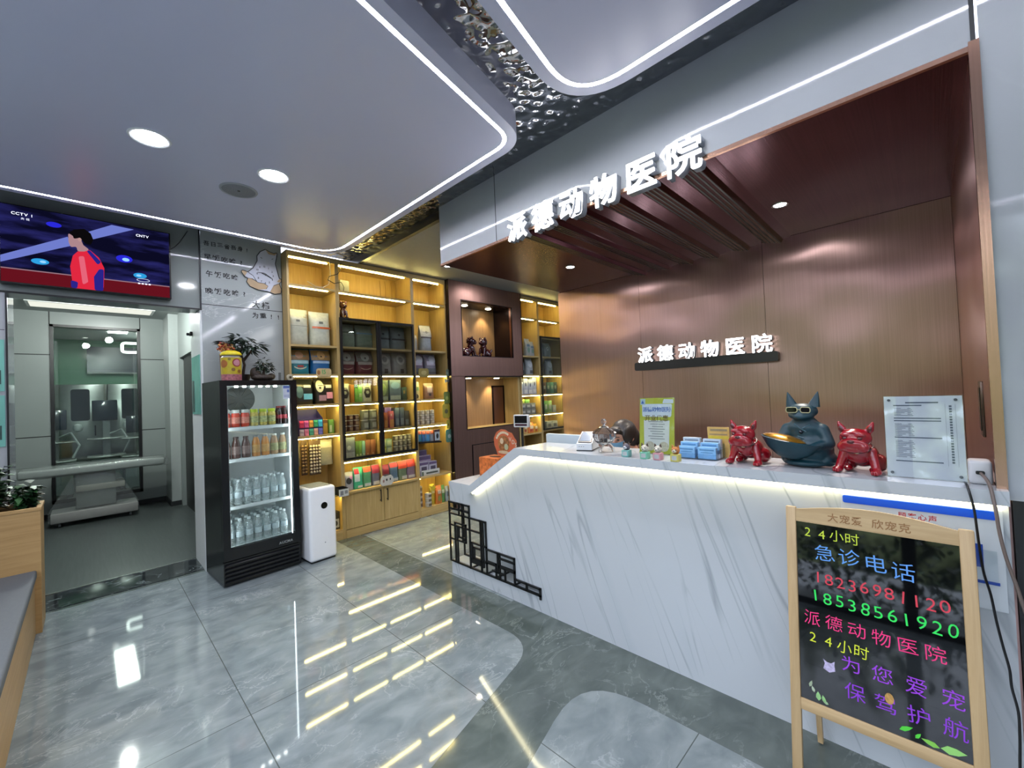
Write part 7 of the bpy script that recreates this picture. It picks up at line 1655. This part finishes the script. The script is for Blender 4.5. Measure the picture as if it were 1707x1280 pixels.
g = G(); g.box(-0.115, 0.125, -0.09, 0.09, 0.0, 0.165); g.build('carton', m_or, t, smooth=0)
g = G(); g.prism(ell2(0.0, 0.0, 0.06, 0.04), 'z', 0.165, 0.1658); g.build('opening_shade', c_('#2a1510'), t, smooth=0)  # flat dark disc painted on for the shade inside the hole
t_or = t
hc = [(-0.03, 0.17), (-0.05, 0.22), (-0.07, 0.26), (-0.075, 0.32), (-0.04, 0.375), (0.02, 0.405), (0.08, 0.40), (0.105, 0.385), (0.16, 0.375), (0.19, 0.33), (0.215, 0.31), (0.205, 0.25), (0.17, 0.235), (0.15, 0.20), (0.13, 0.17)]
hc = round_poly(hc, 0.02, 4)
g = G(); g.prism(hc, 'y', 0.060, 0.066); g.build('header_card', pm('header_orange', '#b0573a', 0.45), t, smooth=0)
g = G(); g.prism(ell2(0.055, 0.275, 0.075, 0.075), 'y', 0.0588, 0.06); g.build('round_picture', pm('header_picture', '#8a5a34', 0.45, var=0.6, vscale=45), t, smooth=0)
for (x_, z_, r1, r2, cc, nm) in ((0.03, 0.30, 0.022, 0.026, '#c0b096', 'cream_patch'), (0.085, 0.25, 0.024, 0.028, '#9aa58a', 'green_patch'), (0.05, 0.20, 0.07, 0.014, '#b9a88c', 'lower_band')):
    g = G(); g.prism(ell2(x_, z_, r1, r2), 'y', 0.0578, 0.0588); g.build(nm, c_(cc), t, smooth=0)
g = G(); text(g, 'VDS', 0.05, (0.12, 0.0585, 0.30), bold=0.02, slope=-0.6); g.build('side_lettering', c_('#b9b0a0'), t, smooth=0)
g = G()
for k in range(8):
    a = rad(150 - 13 * k)
    g.box(-0.010, 0.010, 0.0585, 0.0595, -0.010, 0.010, mat=Matrix.Translation((0.055 + 0.102 * math.cos(a), 0, 0.275 + 0.102 * math.sin(a))) @ Matrix.Rotation(-(a - PI / 2), 4, 'Y'))
g.build('arched_print', c_('#c2b8a2'), t, smooth=0)
t = thing('price_display', 'small white pole display with a dark screen behind the sloping counter', 'display', (2.66, 2.53, 0.7725), rad(-75))
g = G(); g.box(-0.075, 0.075, -0.018, 0.018, 0.425, 0.535, bev=0.008); g.build('head', pm('display_white', '#b9bcbf', 0.35), t)
g = G(); g.box(-0.060, 0.060, -0.0195, -0.017, 0.462, 0.525); g.build('screen', pm('lens_black', '#07080a', 0.06), t, smooth=0)
g = G(); g.box(-0.058, 0.058, -0.0195, -0.017, 0.438, 0.455); g.build('lower_window', c_('#3a1f2a', 0.2), t, smooth=0)
g = G(); g.tube([(0, 0, 0.01), (0, 0, 0.43)], 0.011, 12); g.build('pole', m_black, t)
g = G(); g.lathe([(0, 0), (0.06, 0), (0.055, 0.012), (0, 0.014)], 24); g.build('base', m_black, t)

# seated receptionist behind the counter
t = thing('person', 'person with dark hair and a pale blue mask seated behind the counter, looking down', 'person', (2.98, 1.60, 0))
m_skin = pm('skin', '#b98a74', 0.5, var=0.05)
C0 = Vector((-0.175, 0.03, 1.135))
fwd = Vector((-0.78, 0.20, -0.30)).normalized(); sd = fwd.cross(Vector((0, 0, 1))).normalized(); up = sd.cross(fwd)
HM = Matrix((sd, -fwd, up)).transposed()         # local: x right, -y ahead, z up
HE = HM.to_euler()
def hp(x, y, z): return tuple(C0 + HM @ Vector((x, y, z)))
E_ = lambda x, y, z, r: ('e', hp(x, y, z), r, tuple(HE))
body = [E_(0, 0.01, 0.02, (0.074, 0.092, 0.092)), E_(0, -0.035, -0.035, (0.058, 0.055, 0.072)), E_(0, -0.062, -0.082, (0.030, 0.026, 0.022)), E_(0, -0.097, -0.018, (0.011, 0.014, 0.018)), E_(0, -0.093, 0.012, (0.009, 0.010, 0.03)),
        E_(-0.032, -0.078, -0.01, (0.020, 0.014, 0.016)), E_(0.032, -0.078, -0.01, (0.020, 0.014, 0.016)), E_(-0.076, 0.01, -0.005, (0.010, 0.017, 0.028)), E_(0.076, 0.01, -0.005, (0.010, 0.017, 0.028)), E_(0, -0.088, -0.055, (0.022, 0.010, 0.010)),
        ('c', hp(0, 0.025, -0.06), 0.052, (-0.06, 0.0, 0.95), 0.056), ('e', (-0.05, 0.0, 0.86), (0.095, 0.17, 0.10)), ('e', (-0.02, 0, 0.70), (0.10, 0.15, 0.16)), ('e', (0.0, 0, 0.54), (0.12, 0.165, 0.10)),
        ('c', (-0.05, 0.17, 0.90), 0.048, (-0.10, 0.235, 0.79), 0.042), ('c', (-0.10, 0.235, 0.79), 0.040, (-0.26, 0.13, 0.785), 0.028), ('c', (-0.05, -0.17, 0.90), 0.048, (-0.10, -0.235, 0.79), 0.042), ('c', (-0.10, -0.235, 0.79), 0.040, (-0.26, -0.10, 0.785), 0.028),
        ('c', (0.0, 0.09, 0.53), 0.078, (-0.36, 0.11, 0.50), 0.056), ('c', (-0.36, 0.11, 0.50), 0.052, (-0.34, 0.11, 0.07), 0.035), ('e', (-0.38, 0.11, 0.035), (0.10, 0.04, 0.035)),
        ('c', (0.0, -0.09, 0.53), 0.078, (-0.36, -0.11, 0.50), 0.056), ('c', (-0.36, -0.11, 0.50), 0.052, (-0.34, -0.11, 0.07), 0.035), ('e', (-0.38, -0.11, 0.035), (0.10, 0.04, 0.035))]
for s_, hy in ((1, 0.115), (-1, -0.085)):
    body.append(('e', (-0.305, hy, 0.777), (0.046, 0.038, 0.014)))
    for k, (oy, l_) in enumerate(((-0.027, 0.062), (-0.009, 0.072), (0.009, 0.069), (0.026, 0.055))):
        a_, b_, c__ = (-0.335, hy + oy, 0.780), (-0.335 - l_ * 0.55, hy + oy * 1.15, 0.779), (-0.335 - l_, hy + oy * 1.2, 0.764)
        body += [('c', a_, 0.0095, b_, 0.0085), ('c', b_, 0.0085, c__, 0.0075)]
    body += [('c', (-0.285, hy - s_ * 0.03, 0.777), 0.012, (-0.325, hy - s_ * 0.058, 0.770), 0.009), ('c', (-0.325, hy - s_ * 0.058, 0.770), 0.009, (-0.355, hy - s_ * 0.058, 0.764), 0.008)]
blob('body', body, m_skin, t, 0.006, 3)
hair = [E_(0, 0.025, 0.040, (0.086, 0.098, 0.090)), E_(0, 0.055, -0.02, (0.080, 0.070, 0.085)), E_(-0.066, 0.0, 0.03, (0.024, 0.065, 0.07)), E_(0.066, 0.0, 0.03, (0.024, 0.065, 0.07)), E_(0, -0.060, 0.085, (0.062, 0.028, 0.026)), E_(0, 0.10, -0.06, (0.05, 0.045, 0.06))]
blob('hair', hair, pm('dark_hair', '#17110f', 0.45, var=0.3, vscale=70), t, 0.006, 2)
g = G(); nn = 12
for i in range(nn + 1):
    for j in range(9):
        pass
vs = {}
for i in range(nn + 1):
    for j in range(9):
        a = -1.25 + 2.5 * i / nn; z_ = -0.085 + 0.095 * j / 8
        r_ = 0.072 + 0.006 * math.cos(j * PI) * (1 - abs(a) / 1.4) * 0.4
        y_ = -0.040 - (0.066 + 0.020 * math.exp(-((z_ + 0.015) / 0.03) ** 2)) * math.cos(a)
        vs[i, j] = g.bm.verts.new(hp(r_ * math.sin(a), y_, z_))
for i in range(nn):
    for j in range(8): g.bm.faces.new((vs[i, j], vs[i + 1, j], vs[i + 1, j + 1], vs[i, j + 1]))
bmesh.ops.solidify(g.bm, geom=g.bm.faces[:], thickness=0.002)
g.build('face_mask', pm('mask_blue', '#7fb0d0', 0.7, var=0.05), t, smooth=60)
for s_ in (-1, 1):
    g = G(); g.ell(hp(s_ * 0.031, -0.086, 0.022), (0.013, 0.006, 0.006), tuple(HE)); g.build('eye', pm('eye_dark', '#120c0a', 0.2), t)
    g = G(); g.tube([hp(s_ * 0.018, -0.092, 0.042), hp(s_ * 0.033, -0.090, 0.048), hp(s_ * 0.048, -0.080, 0.042)], 0.0032, 5); g.build('eyebrow', pm('dark_hair', '#17110f', 0.45), t)
    g = G(); g.tube([hp(s_ * 0.066, -0.055, -0.02), hp(s_ * 0.078, -0.01, -0.005), hp(s_ * 0.082, 0.015, 0.0)], 0.0015, 5); g.build('mask_loop', pm('mask_loop', '#b9c2c8', 0.6), t)
top = [('e', (-0.05, 0.0, 0.86), (0.108, 0.185, 0.112)), ('e', (-0.02, 0, 0.70), (0.115, 0.165, 0.165)), ('e', (0.0, 0, 0.56), (0.13, 0.178, 0.08)), ('c', (-0.05, 0.17, 0.90), 0.062, (-0.095, 0.23, 0.80), 0.055), ('c', (-0.05, -0.17, 0.90), 0.062, (-0.095, -0.23, 0.80), 0.055)]
blob('uniform_top', top, pm('navy_uniform', '#2a3a52', 0.8, var=0.05), t, 0.009, 3)
tr = [('e', (0.0, 0, 0.535), (0.13, 0.175, 0.09)), ('c', (0.0, 0.09, 0.535), 0.09, (-0.36, 0.11, 0.50), 0.068), ('c', (-0.36, 0.11, 0.50), 0.065, (-0.345, 0.11, 0.10), 0.05), ('c', (0.0, -0.09, 0.535), 0.09, (-0.36, -0.11, 0.50), 0.068), ('c', (-0.36, -0.11, 0.50), 0.065, (-0.345, -0.11, 0.10), 0.05)]
blob('trousers', tr, pm('dark_trousers', '#1f242c', 0.8), t, 0.010, 3)
t = thing('stool', 'round black stool behind the counter under the seated person', 'stool', (2.98, 1.60, 0))
g = G(); g.lathe([(0, 0.40), (0.17, 0.40), (0.18, 0.415), (0.17, 0.437), (0, 0.44)], 28); g.build('seat', m_black, t)
g = G(); g.tube([(0, 0, 0.05), (0, 0, 0.40)], 0.025, 12); g.build('column', m_steel, t)
g = G(); g.lathe([(0, 0), (0.2, 0), (0.19, 0.02), (0.03, 0.05), (0, 0.05)], 28); g.build('base', m_steel, t)

# ---- chalk easel
t = thing('chalk_easel', 'pine framed blackboard easel with neon handwriting leaning by the counter', 'easel', (1.895, 0.177, 0))
t.rotation_euler = (0, math.atan(0.115), 0)
m_pine = wood('pine_frame', '#a98c62', '#c2a67c', 'z', 2.0); m_pine_y = wood('pine_rail', '#a98c62', '#c2a67c', 'y', 2.0)
ca = math.cos(math.atan(0.115))
def bv(y, z):
    k_ = 2.0675 / (2 + 0.115 * (1.5 - z)); return (y * k_ - 0.177, (1.5 - (1.5 - z) * k_) / ca)
for (ya, yb) in ((0.262, 0.228), (-0.224, -0.260)):
    g = G(); g.box(-0.003, 0.019, yb, ya, 0.0, 1.0, bev=0.004); g.build('post', m_pine, t)
arch = [(0.23, 0.945), (0.23, 0.992)] + [(0.21 - 0.42 * i / 14, 0.995 + 0.026 * math.sin(PI * i / 14)) for i in range(15)] + [(-0.228, 0.992), (-0.228, 0.945)]
g = G(); g.prism(arch, 'x', 0.0, 0.018); g.build('top_rail', m_pine_y, t, smooth=0)
g = G(); g.box(0.0, 0.018, -0.226, 0.23, 0.238, 0.280, bev=0.003); g.build('bottom_rail', m_pine_y, t)
g = G(); g.box(0.006, 0.012, -0.228, 0.232, 0.278, 0.948); g.build('blackboard', pm('gloss_blackboard', '#07080a', 0.035, spec=0.8), t, smooth=0)
for y_ in (0.205, -0.205):
    g = G(); g.tube([(0.030, y_, 0.92), (0.2185, y_, 0.032)], 0.013, 4); g.build('rear_leg', m_pine, t, smooth=0)
g = G(); g.box(0.115, 0.13, -0.2, 0.2, 0.50, 0.53); g.build('rear_brace', m_pine_y, t, smooth=0)
m_burn = pm('burnt_print', '#8a6238', 0.6)
g = G(); text(g, '大宠爱', 0.034, (-0.0008, 0.125, 0.962), '-x', bold=0.012, adv=0.036); g.build('rail_lettering', m_burn, t, smooth=0)
g = G(); text(g, '欣宠克', 0.034, (-0.0008, -0.005, 0.962), '-x', bold=0.012, adv=0.036); g.build('rail_lettering', m_burn, t, smooth=0)
def chalk(s, y, z, size, adv, col, jit=0.15, bold=-0.004, sl=0.0):
    yy, zz = bv(y, z)
    g = G(); text(g, s, size, (0.0054, yy, zz), '-x', bold=bold, adv=adv, jit=jit, slope=sl, ext=0.0004); return g.build('chalk_lettering', pm('chalk_' + col.lstrip('#'), col, 0.6), t, smooth=0)
chalk('24小时', 0.392, 0.882, 0.046, 0.046, '#c8d838')
chalk('急诊电话', 0.35, 0.800, 0.066, 0.074, '#5f9ae0', sl=-0.05)
chalk('18236981120', 0.36, 0.705, 0.058, 0.0345, '#d83a4a', sl=-0.01)
chalk('18538561920', 0.372, 0.630, 0.060, 0.0368, '#2ee05a', sl=-0.01)
chalk('派德动物医院', 0.398, 0.538, 0.056, 0.0675, '#f0307a', sl=-0.01)
chalk('24小时', 0.395, 0.468, 0.048, 0.048, '#d8e030')
chalk('为您爱宠', 0.285, 0.398, 0.060, 0.086, '#9a3ad0', sl=0.0)
chalk('保驾护航', 0.280, 0.298, 0.062, 0.084, '#8a34c8', sl=0.0)
def leafp(cx, cz, a, l_, w_):
    pts = [(-l_, 0), (-l_ * 0.4, w_), (l_ * 0.3, w_ * 0.8), (l_, 0), (l_ * 0.3, -w_ * 0.8), (-l_ * 0.4, -w_)]
    return [(cx + x * math.cos(a) - z * math.sin(a), cz + x * math.sin(a) + z * math.cos(a)) for x, z in pts]
def sticker(nm, cy, cz, a, l_, w_, col):
    yy, zz = bv(cy, cz); g = G(); g.prism(leafp(yy, zz, a, l_, w_), 'x', 0.0046, 0.0058); g.build(nm, pm('chalk_' + col.lstrip('#'), col, 0.6), t, smooth=0)
for (cy, cz, a, l_, w_, col) in ((0.385, 0.300, 1.9, 0.013, 0.005, '#9aa88a'), (0.378, 0.282, 1.2, 0.011, 0.005, '#a9b59a'), (0.362, 0.262, 1.5, 0.016, 0.008, '#8fbf7a'), (0.345, 0.258, 1.3, 0.013, 0.006, '#8fbf7a'), (0.340, 0.247, 0.4, 0.010, 0.005, '#9ab58a'),
                                 (0.110, 0.268, 2.6, 0.020, 0.007, '#4fc83a'), (0.080, 0.258, 2.2, 0.012, 0.005, '#4fc83a'), (0.050, 0.250, 0.2, 0.022, 0.008, '#7fbf4a'), (-0.005, 0.252, 3.0, 0.030, 0.012, '#8fc86a')):
    sticker('leaf_doodle', cy, cz, a, l_, w_, col)
yy, zz = bv(0.322, 0.392)
g = G(); g.prism([(yy + 0.018, zz + 0.022), (yy + 0.013, zz + 0.008), (yy + 0.018, zz - 0.012), (yy, zz - 0.020), (yy - 0.018, zz - 0.010), (yy - 0.016, zz + 0.010), (yy - 0.017, zz + 0.024), (yy - 0.006, zz + 0.014), (yy + 0.006, zz + 0.014)], 'x', 0.0046, 0.0058); g.build('cat_doodle', pm('chalk_lilac', '#b5aac8', 0.6, var=0.3, vscale=120), t, smooth=0)
yy, zz = bv(0.150, 0.352)
g = G(); g.prism(ell2(yy, zz, 0.012, 0.018), 'x', 0.0040, 0.0052); g.build('amber_doodle', pm('chalk_amber', '#b58a4a', 0.6, var=0.3, vscale=120), t, smooth=0)
